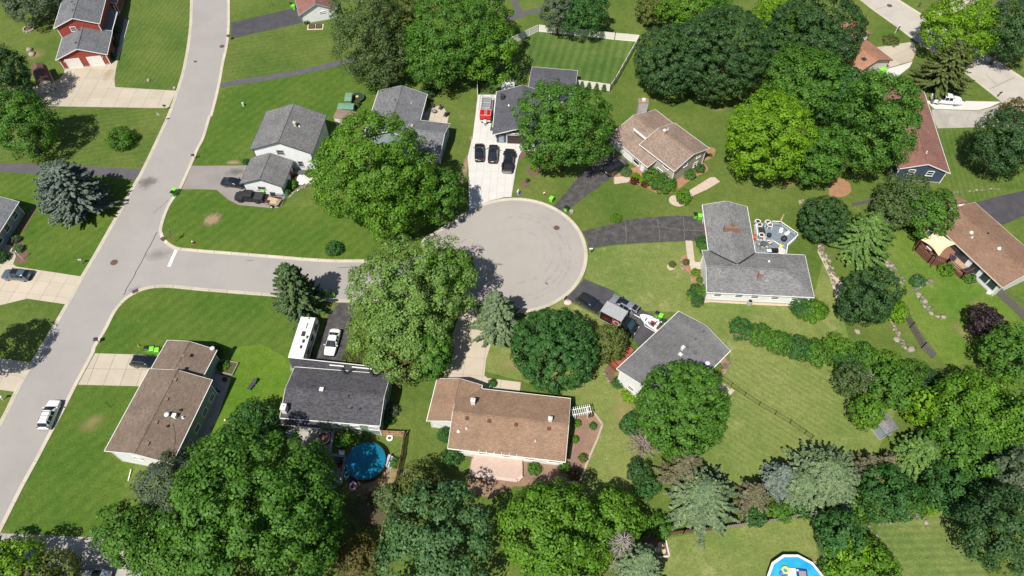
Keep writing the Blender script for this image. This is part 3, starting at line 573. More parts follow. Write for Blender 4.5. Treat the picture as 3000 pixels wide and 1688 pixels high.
# faint tyre scuffs circling the turning circle
def scuff(rad, a0, a1, w, label, dx=0.0, dy=0.0):
    ln = [(CC[0]+dx+rad*math.cos(R(a0+(a1-a0)*k/30)), CC[1]+dy+rad*math.sin(R(a0+(a1-a0)*k/30))) for k in range(31)]
    mb = MB(); l, r = offset(ln, w/2), offset(ln, -w/2)
    for i in range(30): mb.add([r[i]+(.0195,), r[i+1]+(.0195,), l[i+1]+(.0195,), l[i]+(.0195,)], [(0,1,2,3)])
    o = mb.build('tyre_mark', SCUFF); tag(o, label, 'tyre mark', kind='stuff')
def scuffmat():
    m = bpy.data.materials.new('tyre_scuff'); nt, N, L, B = nodes_of(m); g = N.new('ShaderNodeNewGeometry').outputs['Position']
    B.inputs['Base Color'].default_value = (0.15, 0.14, 0.14, 1); B.inputs['Roughness'].default_value = 0.9
    L.new(mathn(N, L, 'MULTIPLY', noise(N, L, g, 0.9, 6, 0.7, 0.45, 0.7), 0.16), B.inputs['Alpha']); return m
SCUFF = scuffmat()
for k, (rad, a0, a1, w) in enumerate(((10.2, -100, 60, .5), (9.2, -80, 80, .35), (8.1, -60, 100, .5), (6.6, -110, 40, .4), (4.9, -40, 120, .45), (11.0, 0, 110, .3))):
    scuff(rad, a0, a1, w, 'faint curved tyre scuff %s of the turning circle' % ('near the outer edge', 'just inside the outer edge', 'between edge and middle', 'in the lower half', 'close to the middle', 'at the upper kerb')[k], 0.2*k-0.5, 0.15*k-0.4)

PALEC = flat('crack_fill', (.22,.20,.17), .9)
for k, (a, b) in enumerate((((20.32,83.38), (19.99,78.24)), ((26.13,83.75), (25.95,78.60)), ((30.84,84.32), (30.36,78.78)), ((24.95,82.25), (30.54,81.14)), ((30.54,81.14), (34.10,81.04)))):
    crack([a, ((a[0]+b[0])/2+.2, (a[1]+b[1])/2), b], .06, ('first crossing crack of the cracked driveway near the street', 'second crossing crack in the middle of the cracked driveway', 'crossing crack nearest the grey garage', 'long lengthwise crack in the cracked driveway', 'lengthwise crack ending at the grey garage')[k], .034, 20+k, PALEC)

# ================================================================== BUILDINGS
TRIMW = flat('white_trim', (0.80, 0.79, 0.76), 0.5, var=0.03)
GLASS = glassy('window_glass', (0.03, 0.04, 0.05), 0.08)
def addv(b, c, a): return (b[0]+c[0]-a[0], b[1]+c[1]-a[1])
class House:
    def __init__(s, name, label, at, cat='house'):
        s.o = thing(name, label, cat, (at[0], at[1], 0)); s.at = at; s.rd = random.Random(int(at[0]*31+at[1]*17))
    def section(s, A, B, C, ez, pitch, wall, roof, trim=TRIMW, oh=0.45, og=0.35, hip=(0, 0), thick=0.14, base=0.0, gmat=None, ridge=0.5, walls=True):
        A, B, C = Vector(A), Vector(B), Vector(C)
        u = (B-A).normalized(); v = Vector((-u.y, u.x)); L_ = (B-A).length; W = (C-B).dot(v)
        rz = math.atan2(u.y, u.x); rh = ez+pitch*W*ridge
        S = dict(A=A, L=L_, W=W, rz=rz, ez=ez, rh=rh, oh=oh, og=og, pitch=pitch, ridge=ridge, base=base)
        def put(o):
            o.location = (A.x-s.at[0], A.y-s.at[1], 0); o.rotation_euler = (0, 0, rz); return o
        S['put'] = put
        yr = W*ridge; h0, h1 = hip[0]*W/2, hip[1]*W/2
        top = [(0,0,ez),(L_,0,ez),(L_,W,ez),(0,W,ez),(h0,yr,rh),(L_-h1,yr,rh)]
        bot = [(x,y,z-thick) for x,y,z in top]
        tf = [(0,1,5,4),(2,3,4,5)] + ([(3,0,4)] if h0 else []) + ([(1,2,5)] if h1 else [])
        loop = [0,1] + ([] if h1 else [5]) + [2,3] + ([] if h0 else [4])
        n = len(loop); mb = MB(); mb.add(top, tf); mb.add(bot, [f[::-1] for f in tf])
        mb.add(top+bot, [(loop[i], 6+loop[i], 6+loop[(i+1)%n], loop[(i+1)%n]) for i in range(n)])
        ro = put(mb.build('roof', roof, s.o)); S['roof'] = ro
        # ridge cap
        mb = MB(); mb.bar((h0+.05, yr, rh+.02), (L_-h1-.05, yr, rh+.02), 0.32, 0.05)
        if h0: mb.bar((.05,.05,ez+.02),(h0,yr,rh+.02),.26,.04); mb.bar((.05,W-.05,ez+.02),(h0,yr,rh+.02),.26,.04)
        if h1: mb.bar((L_-.05,.05,ez+.02),(L_-h1,yr,rh+.02),.26,.04); mb.bar((L_-.05,W-.05,ez+.02),(L_-h1,yr,rh+.02),.26,.04)
        c = mb.build('ridge_cap', roof, ro)
        # trim: rake boards and eave gutters
        if trim:
            mb = MB()
            for x, hp in ((-0.02, h0), (L_+0.02, h1)):
                if hp: mb.bar((x,0,ez-.08),(x,W,ez-.08),.08,.16)
                else:
                    mb.bar((x,-.03,ez-.09),(x,yr,rh-.09),.05,.17); mb.bar((x,W+.03,ez-.09),(x,yr,rh-.09),.05,.17)
            mb.bar((-.03,-.05,ez-.09),(L_+.03,-.05,ez-.09),.10,.12); mb.bar((-.03,W+.05,ez-.09),(L_+.03,W+.05,ez-.09),.10,.12)
            put(mb.build('fascia', trim, s.o))
        if walls:
            x0, x1, y0, y1 = og, L_-og, oh, W-oh; t = thick+0.02
            zr = lambda y: (ez+pitch*min(y, W-y) if ridge == 0.5 else ez+(rh-ez)*min(y/yr, (W-y)/(W-yr)))-t
            mb = MB()
            mb.add([(x0,y0,base),(x1,y0,base),(x1,y0,zr(y0)),(x0,y0,zr(y0))],[(0,1,2,3)])
            mb.add([(x1,y1,base),(x0,y1,base),(x0,y1,zr(y1)),(x1,y1,zr(y1))],[(0,1,2,3)])
            zz = lambda hp: ez-t if hp else rh-t
            mb.add([(x1,y0,base),(x1,y1,base),(x1,y1,zr(y1)),(x1,yr,zz(h1)),(x1,y0,zr(y0))],[(0,1,2,3,4)])
            mb.add([(x0,y1,base),(x0,y0,base),(x0,y0,zr(y0)),(x0,yr,zz(h0)),(x0,y1,zr(y1))],[(0,1,2,3,4)])
            S['wall'] = put(mb.build('wall', wall, s.o))
            for x in (x0, x1):
                for y in (y0, y1):
                    if trim:
                        k = MB().box((0, 0, (base+ez-.3)/2), (0.14, 0.14, ez-.3-base)).build('corner_trim', trim, s.o); c_, s_ = math.cos(rz), math.sin(rz)
                        k.location = (A.x-s.at[0]+x*c_-y*s_, A.y-s.at[1]+x*s_+y*c_, 0); k.rotation_euler = (0, 0, rz)
            f = MB(); f.prism([(x0-.05,y0-.05),(x1+.05,y0-.05),(x1+.05,y1+.05),(x0-.05,y1+.05)], 0, 0.22+base); put(f.build('foundation', flat('foundation', (0.35,0.33,0.30), 0.9), s.o))
        return S
    def spot(s, S, side, t, z):
        """local point and facing of a wall position"""
        L_, W, oh, og = S['L'], S['W'], S['oh'], S['og']
        return {'a': ((t, oh), -math.pi/2), 'b': ((L_-og, t), 0.0), 'c': ((L_-t, W-oh), math.pi/2), 'd': ((og, W-t), math.pi)}[side]
    def piece(s, S, side, t, z, mb, name, mat, parent=None):
        (x, y), a = s.spot(S, side, t, z)
        c, sn = math.cos(S['rz']), math.sin(S['rz'])
        o = mb.build(name, mat, s.o if parent is None else parent)
        if parent is None:
            o.location = (S['A'].x-s.at[0]+x*c-y*sn, S['A'].y-s.at[1]+x*sn+y*c, z); o.rotation_euler = (0, 0, S['rz']+a)
        return o
    def window(s, S, side, t, z, w=1.2, h=1.1, mull=1, trim=TRIMW, slider=False):
        mb = MB(); f = 0.11
        mb.box((.04, -w/2, 0), (.1, f, h+f)); mb.box((.04, w/2, 0), (.1, f, h+f)); mb.box((.04, 0, h/2), (.1, w, f)); mb.box((.06, 0, -h/2), (.14, w+.2, f))
        for k in range(mull): mb.box((.035, 0 if not slider else 0, 0), (.07, w, .05)) if not slider else mb.box((.035, 0, 0), (.07, .06, h))
        fr = s.piece(S, side, t, z, mb, 'window', trim)
        p = MB().add([(.03,-w/2,-h/2),(.03,w/2,-h/2),(.03,w/2,h/2),(.03,-w/2,h/2)], [(0,1,2,3)])
        s.piece(S, side, t, z, p, 'pane', GLASS, fr); return fr
    def garage(s, S, side, t, w, h=2.2, mat=None, trim=TRIMW, frame=True):
        mat = mat or flat('garage_door_white', (0.78, 0.76, 0.72), 0.5, var=0.03); mb = MB()
        for k in range(4):
            mb.box((.05, 0, h/8+k*h/4), (.07, w, h/4-.035))
        d = s.piece(S, side, t, .02, mb, 'garage_door', mat)
        if frame:
            m2 = MB(); m2.box((.06, -w/2-.08, h/2), (.1, .14, h)); m2.box((.06, w/2+.08, h/2), (.1, .14, h)); m2.box((.06, 0, h+.07), (.1, w+.3, .14))
            s.piece(S, side, t, 0, m2, 'door_frame', trim, d)
        return d
    def door(s, S, side, t, mat, w=.95, h=2.05):
        mb = MB().box((.04, 0, h/2), (.08, w, h)); d = s.piece(S, side, t, .1, mb, 'door', mat)
        s.piece(S, side, t, 0, MB().box((.1, w*.38, 1.0), (.05, .05, .1)), 'door_handle', flat('brass', (.5,.4,.2), .3, .8), d); return d
    def roofz(s, S, x, y):
        yr = S['W']*S['ridge']; return S['ez']+(S['rh']-S['ez'])*min(y/yr, (S['W']-y)/(S['W']-yr))
    def local(s, S, p):
        d = Vector(p)-S['A']; c, sn = math.cos(S['rz']), math.sin(S['rz']); return d.x*c+d.y*sn, -d.x*sn+d.y*c
    def chimney(s, S, p, w=.6, d=.6, h=1.0, mat=None, cap=None, pots=1):
        x, y = s.local(S, p); z = s.roofz(S, x, y); ro = S['roof']
        mb = MB().box((x, y, z+h/2-.3), (w, d, h+.6)); c = mb.build('chimney', mat, ro)
        m2 = MB().box((x, y, z+h+.04), (w+.08, d+.08, .1))
        for k in range(pots): m2.cyl((x+(k-(pots-1)/2)*.35, y, z+h+.08), .12, .22, 10)
        m2.build('chimney_cap', cap or flat('cap_concrete', (.6,.58,.54), .8), ro)
    def vent(s, S, p, mat=None, w=.42, h=.16):
        x, y = s.local(S, p); z = s.roofz(S, x, y); MB().box((x, y, z+h/2), (w, w, h)).build('roof_vent', mat or flat('vent_dark', (.07,.065,.065), .7), S['roof'])
    def pipe(s, S, p, h=.45, r=.07, mat=None):
        x, y = s.local(S, p); z = s.roofz(S, x, y); MB().cyl((x, y, z-.05), r*1.9, .12, 10).cyl((x, y, z), r, h, 10).build('vent_pipe', mat or flat('pipe_pale', (.6,.6,.58), .6), S['roof'])
    def slope(s, pts, roof, name='porch_roof', thick=.14, trim=None):
        """free roof plane from world corners (x, y, z), counter-clockwise"""
        c = pts[0]; n = len(pts); P = [(p[0]-s.at[0], p[1]-s.at[1], p[2]) for p in pts]
        mb = MB(); mb.add(P, [tuple(range(n))]); mb.add([(x,y,z-thick) for x,y,z in P], [tuple(range(n))[::-1]])
        mb.add(P+[(x,y,z-thick) for x,y,z in P], [(i, n+i, n+(i+1)%n, (i+1)%n) for i in range(n)])
        o = mb.build(name, roof, s.o)
        if trim:
            m = MB()
            for i in trim: m.bar((P[i][0],P[i][1],P[i][2]-.05), (P[(i+1)%n][0],P[(i+1)%n][1],P[(i+1)%n][2]-.05), .12, .14)
            m.build('fascia', TRIMW, o)
        return o
    def block(s, pts, z0, z1, mat, name='wall'):
        return MB().prism([(p[0]-s.at[0], p[1]-s.at[1]) for p in pts], z0, z1).build(name, mat, s.o)
    def dish(s, S, p, label=None):
        x, y = s.local(S, p); z = s.roofz(S, x, y); mb = MB().tube([(x,y,z),(x,y,z+.5)], .03); mb.ball((x-.1,y,z+.65), .38, 12, 5, sz=.35, half=True)
        mb.build('satellite_dish', flat('dish_grey', (.62,.62,.62), .5), S['roof'])

R_SLATE = shingle('shingles_blue_grey', (0.178, 0.182, 0.192))
R_GREY = shingle('shingles_grey', (0.185, 0.184, 0.183))
R_LGREY = shingle('shingles_light_grey', (0.208, 0.207, 0.205))
R_CHAR = shingle('shingles_charcoal', (0.085, 0.083, 0.092), 0.35)
R_DARK = shingle('shingles_blue_black', (0.105, 0.105, 0.122), 0.2)
R_TAUPE = shingle('shingles_taupe', (0.290, 0.215, 0.170), 0.22)
R_TAN = shingle('shingles_tan', (0.300, 0.195, 0.130), 0.16, streak=((0.20, 0.145, 0.10), 0.55))
R_BROWN = shingle('shingles_brown', (0.200, 0.152, 0.117), 0.2, streak=((0.15, 0.115, 0.09), 0.4))
R_BROWN2 = shingle('shingles_red_brown', (0.250, 0.155, 0.105), 0.15)
R_MAROON = shingle('shingles_maroon', (0.255, 0.130, 0.105), 0.18)
R_SALMON = shingle('shingles_salmon', (0.380, 0.195, 0.125), 0.18)
R_GDECK = shingle('shingles_weathered', (0.165, 0.164, 0.164), 0.18, streak=((0.225, 0.222, 0.218), 0.5))
S_WHITE = siding('siding_white', (0.80, 0.80, 0.79)); S_RED = siding('siding_red', (0.33, 0.065, 0.045)); S_BEIGE = siding('siding_beige', (0.44, 0.385, 0.315))
S_GREY = siding('siding_pale_grey', (0.46, 0.45, 0.43)); S_GREEN = siding('siding_sage', (0.235, 0.315, 0.225)); S_BLUE = siding('siding_navy', (0.055, 0.075, 0.125)); S_SLATE = siding('siding_blue_grey', (0.30, 0.35, 0.38)); S_DKBLUE = siding('siding_dark_blue', (0.08, 0.10, 0.15)); S_CREAM = siding('siding_cream', (0.72, 0.68, 0.60))
def brickmat(name, c1, c2, mortar):
    m = bpy.data.materials.new(name); nt, N, L, B = nodes_of(m); tc = N.new('ShaderNodeTexCoord'); mp = N.new('ShaderNodeMapping'); mp.inputs['Rotation'].default_value = (R(90), 0, R(20)); L.new(tc.outputs['Object'], mp.inputs['Vector'])
    b = N.new('ShaderNodeTexBrick'); b.inputs['Scale'].default_value = 1; b.inputs['Brick Width'].default_value = .22; b.inputs['Row Height'].default_value = .075; b.inputs['Mortar Size'].default_value = .008
    b.inputs['Color1'].default_value = c1+(1,); b.inputs['Color2'].default_value = c2+(1,); b.inputs['Mortar'].default_value = mortar+(1,); L.new(mp.outputs[0], b.inputs['Vector']); L.new(b.outputs['Color'], B.inputs['Base Color']); B.inputs['Roughness'].default_value = .9; return m
BRICK = brickmat('brick_red', (0.32,0.12,0.075), (0.24,0.09,0.06), (0.4,0.36,0.3))
BRICKT = brickmat('brick_tan', (0.45,0.33,0.22), (0.38,0.27,0.18), (0.5,0.45,0.38))
CHIMW = flat('chimney_white', (0.72, 0.70, 0.66), 0.8)

# --- red house, upper left
h = House('red_house', 'red two storey house with grey roof and two white garage doors', (-93.29,130.37))
g = h.section((-86.06,127.32), (-87.55,135.38), (-97.82,133.96), 2.7, 0.40, S_RED, R_SLATE)
W = g['W']; h.garage(g, 'd', .45+.265*(W-.9), 2.7); h.garage(g, 'd', .45+.73*(W-.9), 2.7)
for t in (.08*W+.5, .92*W-.45): h.piece(g, 'd', t, 1.9, MB().box((.1,0,0),(.15,.12,.3)), 'wall_lamp', TRIMW)
h.vent(g, (-92.94,133.11)); h.vent(g, (-92.21,128.68))
m = h.section((-88.68,134.22), (-90.90,146.55), addv((-90.90,146.55), (-98.04,133.23), (-88.68,134.22)), 5.4, 0.40, S_RED, R_SLATE)
h.window(m, 'd', m['W']*.385, 4.55, 1.1, 1.0)
for p in ((-94.54,138.48), (-94.21,136.44), (-95.94,140.10)): h.vent(m, p)
w = h.section((-89.85,145.58), (-90.82,152.60), (-94.47,152.92), 2.8, 0.3, S_RED, R_SLATE)
h.slope([(-90.01,135.47)+(3.2,), (-87.57,135.32)+(2.7,), (-88.64,142.44)+(2.7,), (-91.86,144.42)+(3.2,)], R_SLATE, trim=(1,))
for p in ((-89.56,138.04), (-90.16,141.89), (-90.53,145.24)): h.block([(p[0]-.07,p[1]-.07),(p[0]+.07,p[1]-.07),(p[0]+.07,p[1]+.07),(p[0]-.07,p[1]+.07)], 0, 2.6, TRIMW, 'porch_post')

# --- white two storey house with garage
h = House('white_house', 'white two storey house with grey shingle roof and lower garage', (-45.46,99.77))
m = h.section((-36.72,95.30), (-35.71,105.80), (-47.46,107.51), 4.9, 0.40, S_WHITE, R_GREY, flat('trim_dark_teal', (0.05,0.085,0.09), .5))
h.window(m, 'd', m['W']*.47, 4.45, 1.25, 1.0, slider=False, trim=flat('frame_grey', (.35,.36,.36), .5)); h.window(m, 'd', m['W']*.74, 1.75, .9, 1.3, trim=flat('frame_grey', (.35,.36,.36), .5))
h.chimney(m, (-40.42,100.91), .45, .45, .9, flat('chimney_stone', (.55,.47,.38), .9)); h.pipe(m, (-39.74,101.03), .35, .09, TRIMW)
g = h.section((-41.56,88.97), (-40.85,95.66), addv((-40.85,95.66), (-49.57,90.06), (-41.56,88.97)), 2.8, 0.40, S_WHITE, R_GREY, flat('trim_dark_teal', (0.05,0.085,0.09), .5))
h.window(g, 'd', g['W']*.46, 1.75, 1.35, .75, slider=True, trim=flat('frame_grey', (.35,.36,.36), .5))
h.garage(g, 'c', g['L']*.5, 4.6, frame=True); h.door(g, 'a', g['L']*.75, flat('door_red', (.38,.05,.05), .5))

# --- grey L shaped ranch behind the big maple
h = House('grey_ranch_house', 'grey roofed L shaped ranch house with patio behind the big maple', (-18.67,105.33))
m = h.section((-18.58,101.14), (-17.11,114.37), (-26.99,115.84), 2.9, 0.34, S_SLATE, R_SLATE)
h.pipe(m, (-19.90,110.54)); h.pipe(m, (-23.03,110.66), mat=flat('vent_dark', (.07,.065,.065), .7))
g = h.section((-20.87,98.52), (-13.45,97.28), (-12.54,105.75), 2.9, 0.34, S_SLATE, R_SLATE)
h.window(g, 'a', 3, 1.6, 1.8, 1.1); h.window(g, 'a', 6.2, 1.6, 1.2, 1.1)
h.vent(g, (-19.20,103.79), flat('vent_tan', (.4,.36,.3), .8), .5, .3)

# --- charcoal roofed house on the white driveway
h = House('charcoal_house', 'charcoal roofed house with dark garage door at the white driveway', (1.16,111.15))
m = h.section((6.78,101.95), (7.49,114.49), (-3.07,115.96), 2.9, 0.36, S_DKBLUE, R_DARK, oh=.7, og=.9)
h.garage(m, 'd', m['W']*.5, 4.9, 2.2, flat('garage_door_dark', (.045,.032,.03), .4)); h.door(m, 'd', m['W']*.16, S_SLATE, 1.0)
h.slope([(-4.31,103.66)+(2.9,), (6.78,101.95)+(2.9,), (6.38,102.34)+(3.5,), (-3.99,104.01)+(3.5,)], R_DARK, trim=(0,))
h.chimney(m, (-1.89,112.33), .75, .75, .9, flat('chimney_black', (.04,.04,.05), .7), flat('chimney_black', (.04,.04,.05), .7), 0); h.pipe(m, (-0.64,109.72), .3, .1, TRIMW)
b = h.section((3.24,115.72), (12.67,114.49), (13.09,121.78), 2.9, 0.10, S_DKBLUE, R_DARK)
d = h.block([(-2.23,118.99),(0.53,118.74),(0.53,120.39),(-2.16,120.65)], 0, .9, TRIMW, 'back_porch')
for k in range(6): d2 = MB().box((0,0,0),(.06,.06,.9)).build('baluster', TRIMW, d, loc=((-2.16,120.52)[0]-h.at[0]+k*.6, (-2.16,120.52)[1]-h.at[1]-.05*k, 1.3))

# --- beige split level
h = House('beige_split_level_house', 'beige split level house with taupe roof and tall chimney', (27.67,100.86))
l_ = h.section((18.74,102.78), (25.21,94.20), addv((25.21,94.20), (29.02,109.34), (18.74,102.78)), 2.6, 0.30, S_BEIGE, R_TAUPE)
m = h.section((23.96,98.66), (29.59,91.71), (36.81,97.70), 4.1, 0.30, S_BEIGE, R_TAUPE)
h.window(m, 'a', m['L']*.27, 3.3, 1.3, .9); h.window(m, 'a', m['L']*.74, 3.3, 1.3, .9); h.window(m, 'a', m['L']*.62, 1.1, 1.6, .9); h.window(m, 'a', m['L']*.8, 1.1, 1.0, .9)
h.window(m, 'b', m['W']*.75, 3.4, 1.0, 1.0); h.window(m, 'b', m['W']*.38, 3.3, .9, 1.0); h.window(m, 'b', m['W']*.72, 1.3, 1.0, 1.1)
h.garage(l_, 'a', l_['L']*.36, 4.9, 2.2); h.window(l_, 'a', l_['L']*.70, 1.5, 1.6, 1.7); h.door(l_, 'a', l_['L']*.86, TRIMW)
h.chimney(m, (28.46,100.06), .55, .55, .9, BRICKT); h.pipe(m, (29.49,101.69), .4, .07, TRIMW)
c = (25.52,108.86); h.block([(c[0]-.9,c[1]-.6),(c[0]+.9,c[1]-.6),(c[0]+.9,c[1]+.6),(c[0]-.9,c[1]+.6)], 0, 5.8, siding('chimney_siding', (.42,.40,.38)), 'chimney'); h.block([(c[0]-.95,c[1]-.65),(c[0]+.95,c[1]-.65),(c[0]+.95,c[1]+.65),(c[0]-.95,c[1]+.65)], 5.8, 5.92, BRICK, 'chimney_cap'); h.block([(c[0]-.3,c[1]-.3),(c[0]+.3,c[1]-.3),(c[0]+.3,c[1]+.3),(c[0]-.3,c[1]+.3)], 5.92, 6.3, CHIMW, 'flue')
a, b2 = (23.04,101.91), (25.09,99.16); MB().bar((a[0]-h.at[0],a[1]-h.at[1],4.9),(b2[0]-h.at[0],b2[1]-h.at[1],4.9),.14,.5).build('clerestory', TRIMW, h.o)

# --- grey T shaped ranch
h = House('grey_tee_house', 'pale grey roofed T shaped ranch house with blue deck', (40.61,71.10))
m = h.section((31.69,65.78), (48.89,64.75), (49.37,73.38), 2.9, 0.31, S_WHITE, R_LGREY, hip=(0,1))
n_ = h.section((40.94,70.39), (41.70,84.25), (33.88,84.73), 2.9, 0.31, S_WHITE, R_LGREY)
h.garage(n_, 'c', n_['L']*.35, 4.9, 2.2, BRICK, frame=False)
h.block([(33.34,72.41),(32.59,66.79),(33.02,66.76),(33.79,72.41)], 0, 2.5, BRICK, 'brick_veneer')
h.chimney(m, (40.33,68.00), .6, .6, 1.5, BRICK, flat('cap_grey', (.30,.27,.25), .8)); x, y = h.local(n_, (37.52,77.93)); z = h.roofz(n_, x, y)
MB().box((x, y, z+.25), (.7, 2.6, 1.1)).build('chimney', flat('chimney_rust', (.24,.14,.10), .9), n_['roof']); MB().box((x+.3, y-.1, z+.95), (.5, .5, .5)).build('chimney_cap', flat('chimney_brown', (.18,.12,.09), .9), n_['roof'])
for p in ((34.58,69.47), (39.80,69.28), (44.35,69.11), (39.79,71.51), (37.89,73.13), (41.70,69.91)): h.vent(m, p, flat('vent_grey', (.17,.17,.18), .7))
h.pipe(m, (42.74,71.45), .3, .1, TRIMW)
for t in (.12, .32, .47, .66, .85): h.window(m, 'a', m['L']*t, 1.65, 1.2, .9)
# valley flashings where the wing meets the main roof
FL_ = flat('flashing_dark', (.035,.035,.038), .5)
def valley(hh, p, q, n): MB().bar((p[0]-hh.at[0],p[1]-hh.at[1],p[2]),(q[0]-hh.at[0],q[1]-hh.at[1],q[2]),.22,.06).build(n, FL_, hh.o)
valley(h, (33.48,74.20)+(2.97,), (36.96,70.34)+(4.42,), 'valley_flashing'); valley(h, (41.00,73.70)+(2.97,), (37.22,70.34)+(4.42,), 'valley_flashing')

# --- grey roofed house beside the boat
h = House('grey_gable_house', 'grey roofed white walled house beside the boat and red deck', (29.20,58.43))
A_, B_, E_ = (26.26,61.20), (15.63,50.95), (33.08,54.08)
m = h.section(A_, B_, addv(B_, E_, A_), 4.2, 0.30, S_WHITE, R_GDECK)
for p in ((29.13,56.68), (27.68,55.31), (26.26,53.98), (23.47,51.23), (22.04,49.89), (27.38,53.12), (26.31,51.85)): h.vent(m, p, flat('vent_grey2', (.10,.10,.11), .7))
h.chimney(m, (25.47,53.48), .5, .4, .6, CHIMW); h.chimney(m, (24.99,52.45), .5, .5, .35, flat('vent_grey', (.17,.17,.18), .7), pots=0); h.dish(m, (28.99,51.36))
h.garage(m, 'a', m['L']*.33, 4.9, 2.2)
h.window(m, 'b', m['W']*.3, 1.6, 1.0, 1.0); h.window(m, 'b', m['W']*.72, 1.6, 1.4, 1.1)

# --- brown roofed ranch, lower centre
h = House('brown_roof_ranch', 'long ranch house with weathered tan brown roof and rear deck', (-2.13,44.61))
m = h.section((-9.07,39.02), (7.44,37.02), (8.57,46.72), 2.9, 0.33, S_WHITE, R_TAN)
g = h.section((-5.56,42.11), (-4.46,48.93), (-11.25,49.69), 2.9, 0.33, S_WHITE, R_TAN)
h.garage(g, 'b', g['W']*.52, 4.9); h.chimney(m, (-5.62,45.47), .6, .5, 1.1, CHIMW, CHIMW, 1); h.chimney(m, (5.41,42.51), .5, .45, .8, CHIMW, CHIMW, 1)
for p in ((-6.40,42.90), (-3.24,42.50), (0.58,41.98), (5.22,41.37)): h.vent(m, p, flat('vent_brown', (.13,.055,.045), .7), .5)
h.pipe(m, (-7.61,41.18), .35, .12, TRIMW); h.pipe(m, (-6.45,41.56), .3, .09); h.pipe(m, (3.28,39.75), .4, .07)
for t in (.08, .3, .5, .7, .9): h.window(m, 'a', m['L']*t, 1.6, 1.3, 1.1)
for t in (.25, .55, .8): h.window(m, 'c', m['L']*t, 1.6, 1.4, 1.1)
a, b2 = (-4.95,38.74), (0.97,38.09)
pg = MB().bar((a[0]-h.at[0],a[1]-h.at[1],2.55),(b2[0]-h.at[0],b2[1]-h.at[1],2.55),.16,.55).build('pergola_beam', TRIMW, h.o)
for k in range(6):
    t = .05+k*.18; x, y = a[0]+(b2[0]-a[0])*t-h.at[0], a[1]+(b2[1]-a[1])*t-h.at[1]; MB().bar((x,y+.45,2.9),(x,y-.6,2.9),.07,.16).build('rafter_tail', TRIMW, pg)

# --- charcoal house with camper
h = House('sage_green_house', 'sage green house with black shingle roof beside the camper', (-27.03,47.22))
m = h.section((-33.31,43.27), (-18.82,42.01), (-18.03,50.22), 3.8, 0.27, S_GREEN, R_CHAR, oh=.2)
h.slope([(-33.66,42.59)+(3.0,), (-27.49,41.96)+(3.0,), (-27.38,42.76)+(3.78,), (-33.32,43.28)+(3.78,)], R_CHAR, 'lower_roof', trim=(0,))
h.slope([(-33.04,51.38)+(3.78,), (-18.07,50.24)+(3.78,), (-20.00,51.74)+(3.3,), (-34.00,53.40)+(3.3,)], R_CHAR, 'garage_roof', trim=(2,))
h.block([(-33.66,52.70),(-20.21,51.46),(-20.39,50.92),(-33.41,51.33)], 0, 3.0, S_GREEN)
for p, q in (((-27.44,51.85), (-25.24,51.63)), ((-24.02,51.52), (-20.97,51.17))):
    MB().bar((p[0]-h.at[0],p[1]-h.at[1],3.75),(q[0]-h.at[0],q[1]-h.at[1],3.75),.14,.16).build('dormer_gutter', TRIMW, h.o)  # white eave gutters of the two small roof dormers
for (a, b2, c) in (((-25.61,51.14),(-24.77,49.92),(-23.66,51.03)), ((-21.37,50.76),(-20.44,49.53),(-19.29,50.57))):
    for e in (a, c): valley(h, a+(4.12,) if e is a else c+(4.12,), b2+(4.5,), 'valley_flashing')
h.chimney(m, (-32.60,44.25), .7, .9, 1.2, CHIMW, CHIMW, 1); h.vent(m, (-27.64,47.16), flat('vent_white', (.65,.63,.58), .7), .6, .3)
for p in ((-23.61,46.14), (-23.08,44.43), (-21.86,44.31)): h.pipe(m, p, .4, .08, flat('pipe_dark', (.05,.05,.05), .6))
for t in (.545, .735, .92): h.window(m, 'a', m['L']*t, 2.3, 1.35, .95, mull=1)
h.window(m, 'b', m['W']*.5, 2.6, 1.4, 1.1); h.window(m, 'b', m['W']*.86, 2.6, 1.2, 1.1); h.window(m, 'a', m['L']*.2, 1.8, 2.2, 1.6, slider=True)

# --- brown roof house by the street, lower left
h = House('brown_roof_street_house', 'white house with long brown roof and satellite dish by the street', (-53.93,45.90))
m = h.section((-46.59,36.11), (-44.15,48.96), (-54.08,49.98), 4.5, 0.27, S_SLATE, R_BROWN)
g = h.section((-46.41,48.47), (-45.10,54.56), (-53.27,55.55), 3.6, 0.27, S_SLATE, R_BROWN)
x0, y0, W = m['og']-.012, m['oh'], m['W']
gw = MB(); gw.add([(x0,W-y0,.2),(x0,y0,.2),(x0,y0,4.5+.27*y0-.2),(x0,W/2,m['rh']-.2),(x0,W-y0,4.5+.27*y0-.2)], [(0,1,2,3,4)]); m['put'](gw.build('gable_siding', S_WHITE, h.o))
h.piece(m, 'd', W*.42, 4.7, MB().box((.05,0,0),(.06,.6,.5)), 'gable_vent', flat('vent_grey', (.17,.17,.18), .7)); h.window(m, 'd', W*.42, 2.9, 1.2, 1.0)
for p in ((-48.76,52.28), (-49.02,49.99), (-48.89,48.33), (-49.28,45.24), (-49.77,41.70), (-50.11,38.56)): h.vent(m, p, flat('vent_brown_grey', (.19,.155,.13), .7), .45)
h.pipe(m, (-47.15,43.83), .3, .12, FL_); h.pipe(m, (-48.23,41.30), .3, .12, FL_); h.pipe(m, (-46.62,42.74), .4, .1, TRIMW)
h.dish(m, (-48.50,42.86)); h.chimney(m, (-47.62,42.76), .5, .5, .55, TRIMW, TRIMW, 0)
crd = [(-47.69,41.78), (-47.17,40.62), (-46.82,39.20), (-46.74,37.84)]
MB().tube([(p[0]-h.at[0], p[1]-h.at[1], h.roofz(m, *h.local(m, p))+.03) for p in crd], .02).build('cable', FL_, h.o)
for t in (.12, .3, .5, .7, .88): h.window(m, 'a', m['L']*t, 1.6, 1.3, 1.0)
